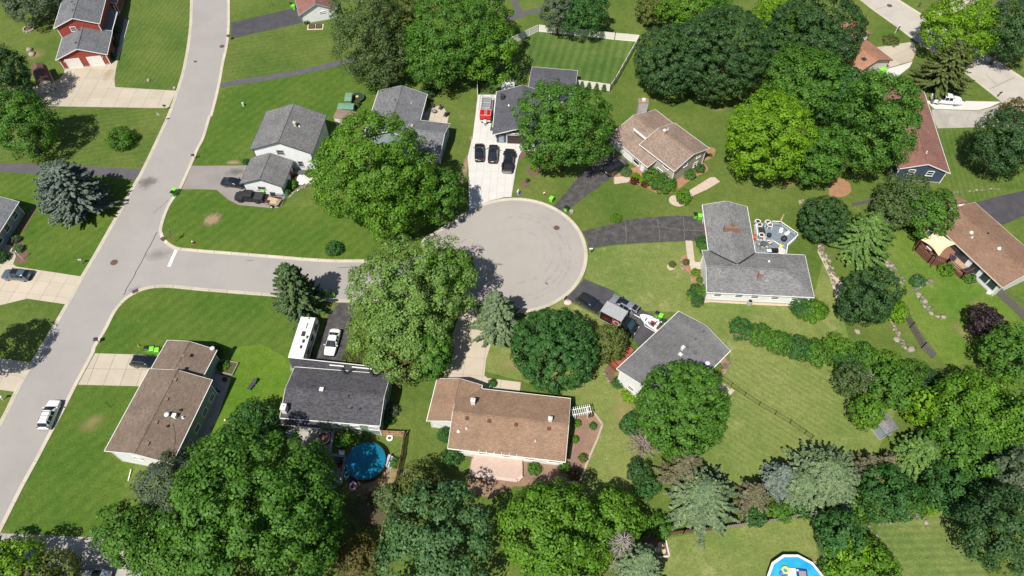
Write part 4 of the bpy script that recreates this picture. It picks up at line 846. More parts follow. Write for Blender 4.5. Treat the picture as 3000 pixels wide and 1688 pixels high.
for t in (.2, .5, .8): h.window(m, 'c', m['L']*t, 1.6, 1.5, 1.1)
h.garage(g, 'c', g['L']*.5, 4.8); h.dish(g, (-45.47,54.52))
p, q = (-54.21,36.90), (-54.23,35.32); MB().bar((p[0]-h.at[0],p[1]-h.at[1],.3),(q[0]-h.at[0],q[1]-h.at[1],.06),.12,.1).build('downspout', TRIMW, h.o)

# --- blue grey house at the left edge
h = House('blue_grey_house', 'blue grey sided house with grey roof at the picture edge', (-92.30,83.56))
m = h.section((-88.79,74.11), (-87.91,85.34), (-97.96,86.93), 3.0, 0.34, S_SLATE, R_SLATE)
h.window(m, 'a', m['L']*.81, 1.7, 1.3, 1.2); h.window(m, 'a', m['L']*.55, 1.7, 1.3, 1.2); h.window(m, 'a', m['L']*.3, 1.7, 1.3, 1.2)
p, q = (-89.20,85.11), (-88.73,86.16); MB().bar((p[0]-h.at[0],p[1]-h.at[1],.3),(q[0]-h.at[0],q[1]-h.at[1],.1),.12,.1).build('downspout', S_SLATE, h.o)
for p in ((-89.23,76.81), (-88.98,78.78)): h.block([(p[0]-.1,p[1]-.1),(p[0]+.1,p[1]-.1),(p[0]+.1,p[1]+.1),(p[0]-.1,p[1]+.1)], 0, 2.7, TRIMW, 'porch_post')

# --- white gabled house at the top
h = House('white_gable_house', 'white gabled house with red brown roof at the top edge', (-45.31,148.03))
m = h.section((-39.71,143.80), (-42.41,152.27), addv((-42.41,152.27), (-47.90,141.98), (-39.71,143.80)), 2.6, 0.5, S_WHITE, R_MAROON, trim=flat('trim_blue_grey', (.32,.38,.46), .5))
h.window(m, 'd', m['W']*.62, 2.2, 1.3, .35, mull=0)

# --- salmon roofed house, upper right
h = House('salmon_roof_house', 'house with salmon shingle roof half hidden by trees', (77.85,131.76))
m = h.section((80.17,125.18), (76.73,131.99), addv((76.73,131.99), (71.05,121.47), (80.17,125.18)), 2.9, 0.34, S_CREAM, R_SALMON, trim=flat('trim_brown', (.16,.09,.06), .5))
h.chimney(m, (73.04,123.60), .8, .8, .5, BRICKT, FL_, 0); h.garage(m, 'a', m['L']*.5, 4.9)
n_ = h.section((78.38,134.10), (76.35,138.72), addv((76.35,138.72), (72.28,132.83), (78.38,134.10)), 2.9, 0.34, S_WHITE, R_SALMON, trim=flat('trim_brown', (.16,.09,.06), .5))

# --- maroon roofed navy house
h = House('navy_house', 'navy blue sided house with maroon roof and white trim', (79.52,99.77))
m = h.section((80.55,92.28), (83.28,114.88), addv((83.28,114.88), (71.36,93.50), (80.55,92.28)), 3.0, 0.38, S_BLUE, R_MAROON)
h.window(m, 'd', m['W']*.30, 2.2, 1.15, 1.15); h.window(m, 'd', m['W']*.66, 2.2, 1.15, 1.15); h.pipe(m, (76.41,95.71), .5, .13)
# --- brown house on the right edge
h = House('right_brown_house', 'white house with smooth brown roof and wooden deck at the right', (80.44,77.16))
A_, B_ = (73.13,80.65), (79.90,66.49)
m = h.section(A_, B_, addv(B_, (82.26,84.93), A_), 3.2, 0.24, siding('siding_vertical_white', (.70,.71,.72), .3, True), R_BROWN2, trim=flat('trim_ivory', (.66,.58,.45), .5))
for t, w_ in ((.33, 1.6), (.43, 1.8), (.52, .9), (.66, 1.4), (.8, 1.2), (.9, 1.2)): h.window(m, 'a', m['L']*t, 1.75, w_, 1.3, trim=flat('frame_dark', (.05,.055,.06), .5), slider=True)
h.block([(77.67,83.95),(78.33,86.04),(80.13,86.85),(81.46,85.57),(79.79,84.52)], 0, 2.6, S_CREAM); h.slope([(77.12,83.68)+(2.8,),(79.48,84.65)+(3.3,),(81.32,85.12)+(3.1,),(79.68,86.44)+(3.1,),(78.13,85.83)+(2.8,)], R_BROWN2)
for p in ((78.39,77.35), (81.50,73.65)): h.pipe(m, p, .3, .16, TRIMW)
h.pipe(m, (78.19,76.38), .3, .1); h.vent(m, (80.78,76.84), FL_, .35)
p = (79.80,67.63); h.block([(p[0]-.5,p[1]-.1),(p[0]+.1,p[1]-.4),(p[0]+.5,p[1]+.1),(p[0]-.1,p[1]+.4)], 0, .2, TRIMW, 'window_well')

# --- sheds
sh = House('storage_shed', 'barn shaped shed with brown gambrel roof and crossed doors', (-99.31,123.64), 'shed')
A_, B_, C_ = (-94.93,119.33), (-98.47,124.77), (-99.77,123.98)
u = (Vector(B_)-Vector(A_)).normalized(); v = Vector((-u.y, u.x)); Ls, Ws = (Vector(B_)-Vector(A_)).length, 3.0; rz_ = math.atan2(u.y, u.x)
prof = [(0,1.7),(.45,2.6),(Ws/2,3.15),(Ws-.45,2.6),(Ws,1.7)]
def shput(o): o.location = (A_[0]-sh.at[0], A_[1]-sh.at[1], 0); o.rotation_euler = (0,0,rz_); return o
mb = MB()
for (y0,z0),(y1,z1) in zip(prof, prof[1:]):
    mb.add([(-.1,y0,z0),(Ls+.1,y0,z0),(Ls+.1,y1,z1),(-.1,y1,z1),(-.1,y0,z0-.08),(Ls+.1,y0,z0-.08),(Ls+.1,y1,z1-.08),(-.1,y1,z1-.08)], [(0,1,2,3),(7,6,5,4),(0,4,5,1),(1,5,6,2),(2,6,7,3),(3,7,4,0)])
shput(mb.build('roof', shingle('shingles_shed', (.16,.09,.075), .15), sh.o))
mb = MB(); ends = [(.1,0),(.1,1.68),(.5,2.5),(Ws/2,3.05),(Ws-.5,2.5),(Ws-.1,1.68),(Ws-.1,0)]
mb.add([(0,y,z) for y,z in ends], [tuple(range(7))]); mb.add([(Ls,y,z) for y,z in ends], [tuple(range(7))[::-1]])
mb.add([(0,.1,0),(Ls,.1,0),(Ls,.1,1.7),(0,.1,1.7)], [(0,1,2,3)]); mb.add([(0,Ws-.1,0),(Ls,Ws-.1,0),(Ls,Ws-.1,1.7),(0,Ws-.1,1.7)], [(3,2,1,0)])
shput(mb.build('wall', S_CREAM, sh.o)); mb = MB(); x = -.04
for a, b2 in (((.25,.1),(Ws-.25,.1)),((.25,2.0),(Ws-.25,2.0)),((.25,.1),(.25,2.0)),((Ws-.25,.1),(Ws-.25,2.0)),((Ws/2,.1),(Ws/2,2.0)),((.25,.1),(Ws/2,2.0)),((Ws/2,.1),(.25,2.0)),((Ws/2,.1),(Ws-.25,2.0)),((Ws-.25,.1),(Ws/2,2.0))): mb.bar((x,a[0],a[1]),(x,b2[0],b2[1]),.13,.05)
shput(mb.build('door_brace', flat('brace_brown', (.14,.08,.06), .7), sh.o))
def small_shed(A_, B_, C_, ez, pitch, wall, roof, label, trim=None, hip=(0,0)):
    s_ = House('storage_shed', label, A_, 'shed'); s_.section(A_, B_, C_, ez, pitch, wall, roof, trim=trim, oh=.12, og=.12, hip=hip, thick=.06); return s_
GREENR = flat('green_plastic_roof', (.17,.30,.20), .5, var=.08, scale=1.0)
small_shed((-33.96,113.45), (-32.51,113.45), (-32.83,115.94), 1.9, .12, flat('green_plastic', (.14,.25,.17), .5), GREENR, 'upright pale green plastic storage shed behind the white house')
small_shed((-35.23,111.51), (-31.96,111.36), (-32.22,113.19), 1.5, .12, flat('green_plastic', (.14,.25,.17), .5), GREENR, 'low wide pale green storage shed in front of the upright one')
small_shed((-35.45,108.42), (-31.42,107.60), (-31.65,110.27), 2.0, .1, S_CREAM, flat('shed_roof_brown', (.25,.17,.14), .8), 'cream walled shed with flat brown roof beside the green sheds')
s_ = small_shed((55.94,42.31), (54.48,45.66), addv((54.48,45.66), (53.68,41.26), (55.94,42.31)), 2.3, .2, S_SLATE, R_LGREY, 'small grey shed nearly swallowed by trees on the right')

# ================================================================== VEHICLES
CGLASS = glassy('car_glass', (0.012, 0.018, 0.024), 0.03)
RUBBER = flat('tyre_rubber', (0.018, 0.018, 0.018), 0.8); RIM = flat('alloy', (0.42, 0.42, 0.43), 0.35, 0.8, var=.02); RIMD = flat('alloy_dark', (0.08,0.08,0.085), .4, .6)
LAMP = flat('headlamp', (0.42, 0.44, 0.46), 0.12, var=.02); TAIL = flat('tail_lamp', (0.20, 0.010, 0.010), 0.15, var=.02); PLASTIC = flat('black_plastic', (0.022, 0.022, 0.024), 0.6)
def paint(name, col, metal=0.0, rough=0.28): return flat('paint_'+name, col, rough, metal, var=.02, coat=.8)
SHAPES = {  # x, sill, belt, top, half width, half width at roof, tag of the strip that follows
 'sedan': (4.8, .92, .33, [(2.40,.38,.52,.56,.66,.45,''),(2.26,.24,.66,.71,.82,.62,''),(1.65,.2,.79,.85,.90,.68,''),(1.05,.2,.88,.92,.92,.70,'w'),(.15,.2,.92,1.39,.92,.60,'s'),(-.35,.2,.93,1.45,.92,.60,'s'),(-.85,.2,.94,1.41,.92,.58,'r'),(-1.55,.2,.96,1.05,.91,.66,''),(-2.15,.25,.93,1.00,.87,.64,''),(-2.36,.32,.78,.85,.80,.56,''),(-2.42,.40,.58,.62,.70,.48,'')]),
 'suv': (4.7, .94, .36, [(2.35,.40,.62,.68,.70,.48,''),(2.20,.28,.82,.88,.86,.64,''),(1.60,.25,.93,1.0,.92,.70,''),(1.15,.25,1.0,1.05,.94,.72,'w'),(.28,.25,1.04,1.60,.94,.64,'s'),(-.40,.25,1.05,1.67,.94,.65,'s'),(-1.30,.25,1.06,1.64,.93,.63,'s'),(-1.78,.25,1.07,1.57,.91,.60,'r'),(-2.18,.28,1.02,1.10,.88,.62,''),(-2.32,.34,.85,.92,.82,.58,''),(-2.36,.42,.62,.66,.74,.5,'')]),
 'van': (5.1, .98, .35, [(2.55,.40,.62,.68,.72,.5,''),(2.42,.26,.86,.92,.88,.68,''),(1.95,.22,1.0,1.06,.95,.74,'w'),(1.05,.22,1.06,1.66,.98,.70,'s'),(.0,.22,1.07,1.76,.98,.72,'s'),(-1.3,.22,1.08,1.75,.97,.71,'s'),(-2.1,.22,1.08,1.68,.95,.68,'r'),(-2.42,.26,1.05,1.12,.92,.68,''),(-2.52,.34,.85,.9,.88,.6,''),(-2.55,.42,.6,.64,.78,.5,'')]),
 'pickup': (5.9, .99, .42, [(2.95,.45,.78,.84,.76,.6,''),(2.82,.34,1.0,1.06,.92,.74,''),(2.1,.32,1.1,1.16,.97,.78,''),(1.42,.32,1.14,1.20,.99,.78,'w'),(.80,.32,1.17,1.78,.99,.68,'s'),(.0,.32,1.18,1.85,.99,.69,'s'),(-.72,.32,1.18,1.80,.98,.67,'r'),(-.98,.32,1.18,1.22,.98,.8,'')]),
 'boxy': (5.3, .95, .46, [(2.62,.5,.85,.9,.62,.5,''),(2.55,.42,1.08,1.14,.72,.6,''),(1.9,.42,1.14,1.2,.78,.68,''),(1.15,.40,1.18,1.24,.86,.74,'w'),(.95,.40,1.2,1.84,.88,.74,'s'),(.1,.40,1.2,1.88,.90,.76,'s'),(-.75,.40,1.2,1.86,.90,.75,'r'),(-.88,.40,1.2,1.24,.90,.78,'')]),
}
def car(kind, pm, front, rear, label, rim=RIM, sunroof=False, rack=False, length=None, name=None, bed=True, hatch_open=False, bedmat=None, bars=False):
    L0, w, wr, st = SHAPES[kind]; f, r = Vector(front), Vector(rear); c = (f+r)/2; d = f-r
    t = thing(name or {'sedan':'parked_sedan','suv':'parked_suv','van':'parked_minivan','pickup':'pickup_truck','boxy':'pickup_truck'}[kind], label, {'pickup':'pickup','boxy':'pickup','van':'minivan','suv':'car','sedan':'car'}[kind], (c.x, c.y, 0.035), math.atan2(d.y, d.x), group='vehicles parked around the cul-de-sac')
    k = 1.0
    prof = []
    for x, sl, b, tp, hw, ht, tg in st:
        prof.append([(hw*.90,sl),(hw,sl+.2),(hw,b-.2),(hw*.955,b),(ht+.05 if tp-b>.2 else ht+.12,tp-.05),(ht*.82,tp),(0,tp+.025)])
    sides = {'body': MB(), 'windshield': MB(), 'rear_window': MB(), 'side_window_l': MB(), 'side_window_r': MB()}
    n = 7
    for i in range(len(st)-1):
        tg = st[i][6]; xa, xb = st[i][0], st[i+1][0]
        for j in range(n-1):
            for sgn in (1, -1):
                a0, a1, b0, b1 = prof[i][j], prof[i][j+1], prof[i+1][j], prof[i+1][j+1]
                q = [(xa,sgn*a0[0],a0[1]),(xa,sgn*a1[0],a1[1]),(xb,sgn*b1[0],b1[1]),(xb,sgn*b0[0],b0[1])]
                dest = 'body'
                if tg == 'w' and j >= 4: dest = 'windshield'
                if tg == 'r' and j >= 4: dest = 'rear_window'
                if tg == 's' and j == 3: dest = 'side_window_l' if sgn > 0 else 'side_window_r'
                if dest != 'body':   # leave a painted pillar round the glass
                    pass
                sides[dest].add(q, [(0,1,2,3) if sgn > 0 else (3,2,1,0)], smooth=True)
    for i in (0, len(st)-1):
        x = st[i][0]; pts = [(x,p[0],p[1]) for p in prof[i]] + [(x,-p[0],p[1]) for p in prof[i][::-1][1:]]
        sides['body'].add(pts, [tuple(range(len(pts))) if i == 0 else tuple(range(len(pts)))[::-1]])
    def mk(mb, name, mat, sharp=R(38)):
        bm = bmesh.new(); me = mb.mesh(name, mat); bm.from_mesh(me); bmesh.ops.remove_doubles(bm, verts=bm.verts, dist=.001); bmesh.ops.recalc_face_normals(bm, faces=bm.faces) if name == 'body' else None
        bm.to_mesh(me); bm.free(); me.set_sharp_from_angle(angle=sharp); o = bpy.data.objects.new(name, me); COL.objects.link(o); o.parent = t; return o
    body = mk(sides['body'], 'body', pm)
    for nme in ('windshield', 'rear_window'): mk(sides[nme], nme, CGLASS)
    for nme in ('side_window_l', 'side_window_r'): mk(sides[nme], 'side_window', CGLASS)
    # pillars on the sides
    for i, s_ in enumerate(st):
        if s_[6] in ('s',) and st[i-1][6] == 's':
            for sgn in (1, -1):
                a, b = prof[i][3], prof[i][4]; MB().bar((s_[0], sgn*(a[0]+.005), a[1]), (s_[0], sgn*(b[0]+.005), b[1]), .09, .03).build('pillar', pm, body)
    xf, xr = st[0][0], st[-1][0]
    if kind in ('pickup', 'boxy'):
        bl = L0/2; hw = w*(.99 if kind == 'pickup' else .93); zb = 1.16 if kind == 'pickup' else 1.18
        mb = MB()
        for sgn in (1, -1):
            mb.box(((xr-bl)/2, sgn*(hw-.08), (zb+.45)/2), (bl+xr, .16, zb-.45))
        mb.box(((xr-bl)/2, 0, .62), (bl+xr, hw*2-.2, .1)); mb.build('bed', [pm], t)
        MB().box((-bl+.05, 0, .85), (.1, hw*2-.1, .68)).build('tailgate', pm, t)
        if bedmat: MB().box(((xr-bl)/2, 0, zb-.02 if bedmat is not PLASTIC else .69), (bl+xr-.06, hw*2-.2, .06)).build('bed_cover', bedmat, t)
        MB().box((-bl-.05, 0, .58), (.18, hw*1.9, .2)).build('bumper', RIM if kind == 'pickup' else PLASTIC, t); xr = -bl
        if bars:
            for sgn in (1,-1):
                for q in (1.55, -1.6): MB().box((q, sgn*(w-.0), 1.02), (1.15, .26, .12)).build('fender_flare', pm, t)
    zl = st[1][2]-.1
    for sgn in (1, -1):
        MB().box((st[1][0]+.02, sgn*st[1][4]*.74, zl), (.16, .26, .09)).build('headlight', LAMP, t)
        if kind in ('pickup', 'boxy'): MB().box((xr-.005, sgn*w*.92, .98), (.06, .16, .34)).build('taillight', TAIL, t)
        else: MB().box((st[-3][0]-.03, sgn*st[-3][4]*.82, st[-3][2]-.02), (.12, .24, .12)).build('taillight', TAIL, t)
        i = [q for q, s_ in enumerate(st) if s_[6] == 'w'][0]; MB().box((st[i][0]-.25, sgn*(w+.1), st[i][2]+.1), (.12, .22, .15)).build('mirror', pm, t)
    MB().box((xf-.02, 0, .42), (.16, w*1.5, .22)).build('grille', PLASTIC, t); MB().box((xr+.03, 0, .82 if kind != 'sedan' else .68), (.04, .5, .12)).build('licence_plate', TRIMW, t)
    if sunroof: 
        zt = st[5][3]; MB().box((st[5][0]+.25 if kind != 'sedan' else -.2, 0, zt+.012), (1.1, .95, .05)).build('sunroof', CGLASS, t)
    if rack:
        for sgn in (1, -1): MB().bar((.25, sgn*.60, 1.70), (-1.6, sgn*.60, 1.66), .05).build('roof_rail', PLASTIC if rack == 1 else RIM, t)
        if rack == 2:
            for q in (.0, -.6, -1.2): MB().bar((q, .6, 1.71), (q, -.6, 1.71), .06, .03).build('cross_bar', PLASTIC, t)
    wx = L0*.305
    for q in (wx, -wx):
        for sgn in (1, -1):
            wh = MB().cyl((q, sgn*(w-.03)-(.24 if sgn > 0 else 0), wr), wr, .24, 18, 'Y').build('wheel', RUBBER, t)
            MB().cyl((q, sgn*(w-.03)+(.0 if sgn > 0 else -.012), wr), wr*.64, .012, 12, 'Y').build('rim', rim, wh)
            MB().cyl((q, sgn*(w-.08)-(.1 if sgn > 0 else 0), wr+.03), wr+.07, .1, 16, 'Y').build('wheel_arch', PLASTIC, t)
    if hatch_open:
        x0 = -1.55; MB().box((x0-.55, 0, 1.62), (1.15, 1.35, .07), ry=R(-8)).build('open_hatch', pm, t); MB().box((x0-.5, 0, 1.66), (.7, 1.1, .05), ry=R(-8)).build('hatch_window', CGLASS, t)
        MB().box((x0-1.08, 0, 1.66), (.07, 1.2, .1)).build('hatch_lamp', TAIL, t); MB().box((x0-.35, 0, .95), (.8, 1.3, .1)).build('boot_floor', PLASTIC, t)
    return t
BLACKP, CHARP = paint('black', (.012,.012,.014)), paint('charcoal', (.035,.036,.04), .3)
car('suv', paint('pearl_white', (.78,.78,.77)), (-68.66,47.30), (-68.72,43.06), 'white car with dark roof bars parked on the street', rack=2)
car('suv', paint('slate_blue', (.115,.155,.19), .4), (-86.25,71.03), (-81.48,70.63), 'blue grey car on the tan driveway at the left edge', sunroof=True, rack=1)
car('suv', paint('navy_black', (.010,.012,.018)), (-54.89,53.84), (-58.97,54.26), 'black car nosed under the long brown roof', rack=2)
car('sedan', paint('midnight', (.012,.014,.022)), (-49.87,91.79), (-53.78,92.45), 'black sedan beside the white garage')
car('boxy', flat('matte_charcoal', (.028,.028,.031), .55, var=.05), (-50.89,88.65), (-45.37,88.22), 'matte black pickup with big tyres towing the small trailer', rim=RIMD, bedmat=flat('bed_tarp', (.035,.035,.038), .8), bars=True)
car('sedan', paint('black2', (.016,.015,.017)), (-6.37,102.45), (-6.25,97.96), 'black car leftmost of the three on the white driveway', sunroof=True)
car('suv', paint('graphite', (.045,.05,.06), .5), (-3.54,102.10), (-3.76,97.36), 'dark blue grey car in the middle on the white driveway', sunroof=True, rack=1)
car('pickup', paint('gunmetal', (.035,.037,.042), .5), (-0.28,101.51), (-1.07,94.12), 'dark grey pickup with open bed on the white driveway', sunroof=True, bedmat=PLASTIC, bars=True)
car('van', paint('brown_black', (.022,.017,.016)), (21.34,97.24), (18.11,94.82), 'dark minivan beside the beige split level house')
car('suv', paint('anthracite', (.03,.032,.036), .4), (14.38,63.96), (11.17,66.42), 'black car nearest the kerb on the crowded driveway', rack=1)
car('suv', paint('silver', (.42,.44,.46), .6), (16.64,66.02), (19.98,63.57), 'silver car with its tailgate open beside the box truck', sunroof=True, hatch_open=True)
car('sedan', paint('white', (.80,.80,.79)), (-28.71,55.41), (-28.25,59.96), 'white sedan on the dark driveway beside the camper')
car('suv', paint('dark_wine', (.02,.014,.016)), (-35.24,68.03), (-32.25,67.06), 'dark car on the side street half hidden by the conifer')
car('pickup', paint('white_truck', (.80,.81,.82)), (91.94,114.86), (86.17,115.60), 'white pickup on the white concrete strip at upper right', bedmat=PLASTIC)
car('suv', paint('silver2', (.40,.42,.44), .6), (-52.17,22.16), (-56.96,22.46), 'silver car cut off by the bottom edge in dappled shade', rack=1)

# --- box truck
f, r = Vector((19.96,59.68)), Vector((14.76,63.08)); d = f-r; c = (f+r)/2; Lt = d.length
t = thing('box_truck', 'black box truck with silver roof and red badge on its side', 'truck', (c.x, c.y, .03), math.atan2(d.y, d.x))
h2 = Lt/2; bw = 1.12; xb = -h2+Lt*.60
MB().box(((xb-h2)/2, 0, 1.72), (xb+h2, bw*2, 2.3)).build('cargo_box', flat('box_black_red', (.030,.012,.014), .35), t)
MB().box(((xb-h2)/2, 0, 2.9), (xb+h2+.06, bw*2+.06, .06)).build('box_roof', flat('box_roof_silver', (.47,.48,.48), .45, .3), t)
mb = MB()
for x in (-h2, xb):
    for y in (bw, -bw): mb.box((x, y, 1.72), (.1, .1, 2.36))
for y in (bw, -bw): mb.box(((xb-h2)/2, y, 2.86), (xb+h2, .09, .1)); mb.box(((xb-h2)/2, y, .58), (xb+h2, .09, .1))
mb.box((-h2+(xb+h2)*.62, -bw, 1.72), (.08, .06, 2.3)); mb.build('box_frame', flat('frame_silver', (.55,.54,.52), .4, .5), t)
mb = MB(); cx = -h2+(xb+h2)*.80
for k in range(24):
    a = 2*math.pi*k/24; b_ = 2*math.pi*(k+1)/24
    mb.add([(cx+.62*math.cos(a),-bw-.008,1.75+.62*math.sin(a)),(cx+.62*math.cos(b_),-bw-.008,1.75+.62*math.sin(b_)),(cx+.36*math.cos(b_),-bw-.008,1.75+.36*math.sin(b_)),(cx+.36*math.cos(a),-bw-.008,1.75+.36*math.sin(a))], [(0,1,2,3)])
mb.build('round_badge', flat('badge_pale', (.62,.42,.40), .5), t); MB().cyl((cx, -bw-.03, 1.75), .36, .02, 20, 'Y').build('badge_centre', flat('badge_red', (.32,.02,.03), .5), t)
mb = MB()
for k in range(7):
    x = -h2+.5+k*.36; mb.bar((x, -bw-.012, 1.2+.25*(k%2)), (x+.5, -bw-.012, 2.3-.3*((k+1)%3)), .1, .02)
mb.build('side_graphic', flat('graphic_red', (.38,.03,.05), .5), t)
pm = BLACKP; cabx = h2
prof_ = [(xb+.02,.5,1.3,2.05),(xb+.5,.5,1.3,2.15),(xb+1.05,.5,1.3,2.05),(xb+1.75,.5,1.25,1.32),(cabx-.2,.5,1.12,1.18),(cabx,.55,.8,.86)]
body, ws, sw = MB(), MB(), (MB(), MB())
for i in range(len(prof_)-1):
    a, b_ = prof_[i], prof_[i+1]
    for sgn in (1,-1):
        W0, W1 = .98, .98; P = lambda p: [(p[0],sgn*.98,p[1]),(p[0],sgn*.98,p[2]),(p[0],sgn*.80,p[3]),(p[0],0,p[3]+.03)]
        A_, B_ = P(a), P(b_)
        for j in range(3):
            q = [A_[j],A_[j+1],B_[j+1],B_[j]]; dst = body
            if j == 2 and i == 2: dst = ws
            if j == 1 and i in (0,1): dst = sw[sgn > 0]
            dst.add(q, [(0,1,2,3) if sgn < 0 else (3,2,1,0)], smooth=True)
p = prof_[-1]; body.add([(p[0],-.98,p[1]),(p[0],.98,p[1]),(p[0],.98,p[2]),(p[0],.8,p[3]),(p[0],-.8,p[3]),(p[0],-.98,p[2])], [(0,1,2,3,4,5)])
body.build('cab', pm, t, R(35)); ws.build('windshield', glassy('truck_glass', (.03,.07,.08), .04), t); [q_.build('side_window', CGLASS, t) for q_ in sw]
for sgn in (1,-1):
    MB().box((cabx-.02, sgn*.72, .85), (.14,.3,.22)).build('headlight', LAMP, t); MB().box((xb+1.5, sgn*1.15, 1.5), (.1,.22,.32)).build('mirror', PLASTIC, t)
    for x in (cabx-.95, -h2+1.2):
        wh = MB().cyl((x, sgn*.98-(.26 if sgn > 0 else 0), .42), .42, .26, 18, 'Y').build('wheel', RUBBER, t); MB().cyl((x, sgn*.98+(0 if sgn > 0 else -.012), .42), .25, .012, 12, 'Y').build('rim', RIM, wh)
MB().box((cabx+.02, 0, .55), (.16, 1.9, .22)).build('bumper', RIM, t); MB().box((0, 0, .5), (Lt-.4, .9, .18)).build('chassis', PLASTIC, t)

# --- speedboat on trailer
b0, b1 = Vector((20.71,62.41)), Vector((23.70,60.25)); d = b0-b1; d = d.normalized(); Lb = 5.6; c = b0-d*Lb/2
t = thing('speedboat', 'white speedboat with red seats sitting on its trailer', 'boat', (c.x, c.y, .03), math.atan2(d.y, d.x))
HW = flat('hull_white', (.80,.79,.77), .25, var=.02, coat=.5); RED = flat('boat_red', (.42,.04,.03), .5)
st = [(2.8,.05,1.35),(2.4,.45,1.3),(1.7,.78,1.25),(.7,1.0,1.2),(-.6,1.08,1.15),(-2.0,1.06,1.12),(-2.8,1.0,1.1)]
mb = MB(); rows = [[(x,-w_,z) , (x,-w_*.96,z-.25), (x,-w_*.55,z-.62), (x,0,z-.78), (x,w_*.55,z-.62), (x,w_*.96,z-.25), (x,w_,z)] for x,w_,z in st]
for a, b_ in zip(rows, rows[1:]):
    for j in range(6): mb.add([a[j],a[j+1],b_[j+1],b_[j]], [(3,2,1,0)], smooth=True)
mb.add(rows[-1], [tuple(range(7))]); hull = mb.build('hull', HW, t, R(40))
mb = MB()   # deck: bow deck, side decks, stern, with the cockpit left open
for (a, b_, k0, k1) in ((0,1,0,0),(1,2,0,0),(2,3,.0,.30)):
    (xa,wa,za),(xb_,wb,zb_) = st[a], st[b_]
    mb.add([(xa,-wa,za),(xb_,-wb,zb_),(xb_,wb,zb_+.0),(xa,wa,za)], [(0,1,2,3)]) if k1 == 0 else None
for (a, b_) in ((2,3),(3,4),(4,5)):
    (xa,wa,za),(xb_,wb,zb_) = st[a], st[b_]
    for sgn in (1,-1): mb.add([(xa,sgn*wa,za),(xb_,sgn*wb,zb_),(xb_,sgn*(wb-.28),zb_+.02),(xa,sgn*(wa-.28),za+.02)], [(0,1,2,3) if sgn < 0 else (3,2,1,0)])
(xa,wa,za),(xb_,wb,zb_) = st[5], st[6]; mb.add([(xa,-wa,za),(xa,wa,za),(xb_,wb,zb_),(xb_,-wb,zb_)], [(0,3,2,1)][::1]); mb.build('deck', HW, t)
MB().add([(1.7,-.5,.8),(-2.0,-.8,.7),(-2.0,.8,.7),(1.7,.5,.8)], [(0,1,2,3)]).build('cockpit_floor', flat('boat_carpet', (.24,.05,.04), .9), t)
MB().box((-1.75,0,.95),(.5,1.5,.45)).build('bench_seat', RED, t); MB().box((-2.2,0,1.13),(.55,1.8,.06)).build('sun_pad', flat('pad_coral', (.55,.16,.11), .6), t)
for y in (-.4,.42): MB().box((-.35,y,.98),(.5,.5,.4)).build('seat', TRIMW, t); MB().box((-.58,y,1.22),(.1,.46,.36)).build('seat_back', RED, t)
MB().box((.35,.4,1.1),(.3,.6,.35)).build('console', PLASTIC, t); MB().box((1.15,0,.98),(.7,.85,.3)).build('bow_seat', TRIMW, t)
mb = MB()
for a, b_ in (((.85,-.78),(1.15,-.3)),((1.15,-.3),(1.15,.3)),((1.15,.3),(.85,.78)),((.85,.78),(.2,.86)),((.85,-.78),(.2,-.86))): mb.add([(a[0],a[1],1.2),(b_[0],b_[1],1.2),(b_[0]-.12,b_[1]*.94,1.58),(a[0]-.12,a[1]*.94,1.58)], [(0,1,2,3)])
mb.build('windscreen', glassy('boat_glass', (.28,.30,.30), .06), t)
mb = MB().bar((3.9,0,.5),(2.2,0,.5),.1).bar((2.2,0,.5),(1.2,.9,.5),.09).bar((2.2,0,.5),(1.2,-.9,.5),.09).bar((1.2,.9,.5),(-2.6,.9,.5),.09).bar((1.2,-.9,.5),(-2.6,-.9,.5),.09).bar((-1.2,-1.15,.45),(-1.2,1.15,.45),.09); mb.build('trailer_frame', HW, t)
for sgn in (1,-1):
    wh = MB().cyl((-1.2, sgn*1.15-.1, .33), .33, .2, 16, 'Y').build('wheel', RUBBER, t); MB().cyl((-1.2, sgn*1.15+(.1 if sgn>0 else -.112), .33), .2, .012, 12, 'Y').build('rim', TRIMW, wh); MB().box((-1.2, sgn*1.15, .72),(.85,.26,.06)).build('mudguard', HW, t)

# --- camper trailer
A_, B_, C_ = Vector((-31.04,61.10)), Vector((-31.82,53.31)), Vector((-34.11,53.54)); d = (A_-B_); Lr = d.length; d.normalize(); nrm = Vector((-d.y, d.x)); Wr = abs((C_-B_).dot(nrm)); c = (A_+B_)/2+nrm*Wr/2
t = thing('camper_trailer', 'long white camper trailer parked beside the dark driveway', 'camper', (c.x, c.y, .03), math.atan2(d.y, d.x))
RVW = flat('camper_white', (.78,.77,.75), .4, var=.02); x = Lr/2; y = Wr/2
mb = MB(); pr = [(-x,.6),(-x,3.1),(-x+.15,3.2),(x-.5,3.2),(x-.1,2.7),(x,1.6),(x-.2,.6)]
nn = len(pr); mb.add([(a,y,b_) for a,b_ in pr]+[(a,-y,b_) for a,b_ in pr], [(i,(i+1)%nn,nn+(i+1)%nn,nn+i) for i in range(nn)]+[tuple(range(nn))[::-1], tuple(range(nn,2*nn))]); mb.build('body', RVW, t)
MB().box((0,-y-.012,1.3),(Lr-.6,.02,.5)).build('side_stripe', flat('camper_stripe', (.10,.12,.15), .4), t); MB().box((-.5,-y-.02,2.0),(Lr*.5,.03,.9)).build('slide_out', flat('camper_side_grey', (.34,.36,.38), .4), t)
for q in (x*.6, x*.1, -x*.5): MB().box((q,-y-.04,2.1),(1.1,.04,.6)).build('window', CGLASS, t)
MB().box((x*.35,-y-.03,1.55),(.75,.04,1.85)).build('door', RVW, t)
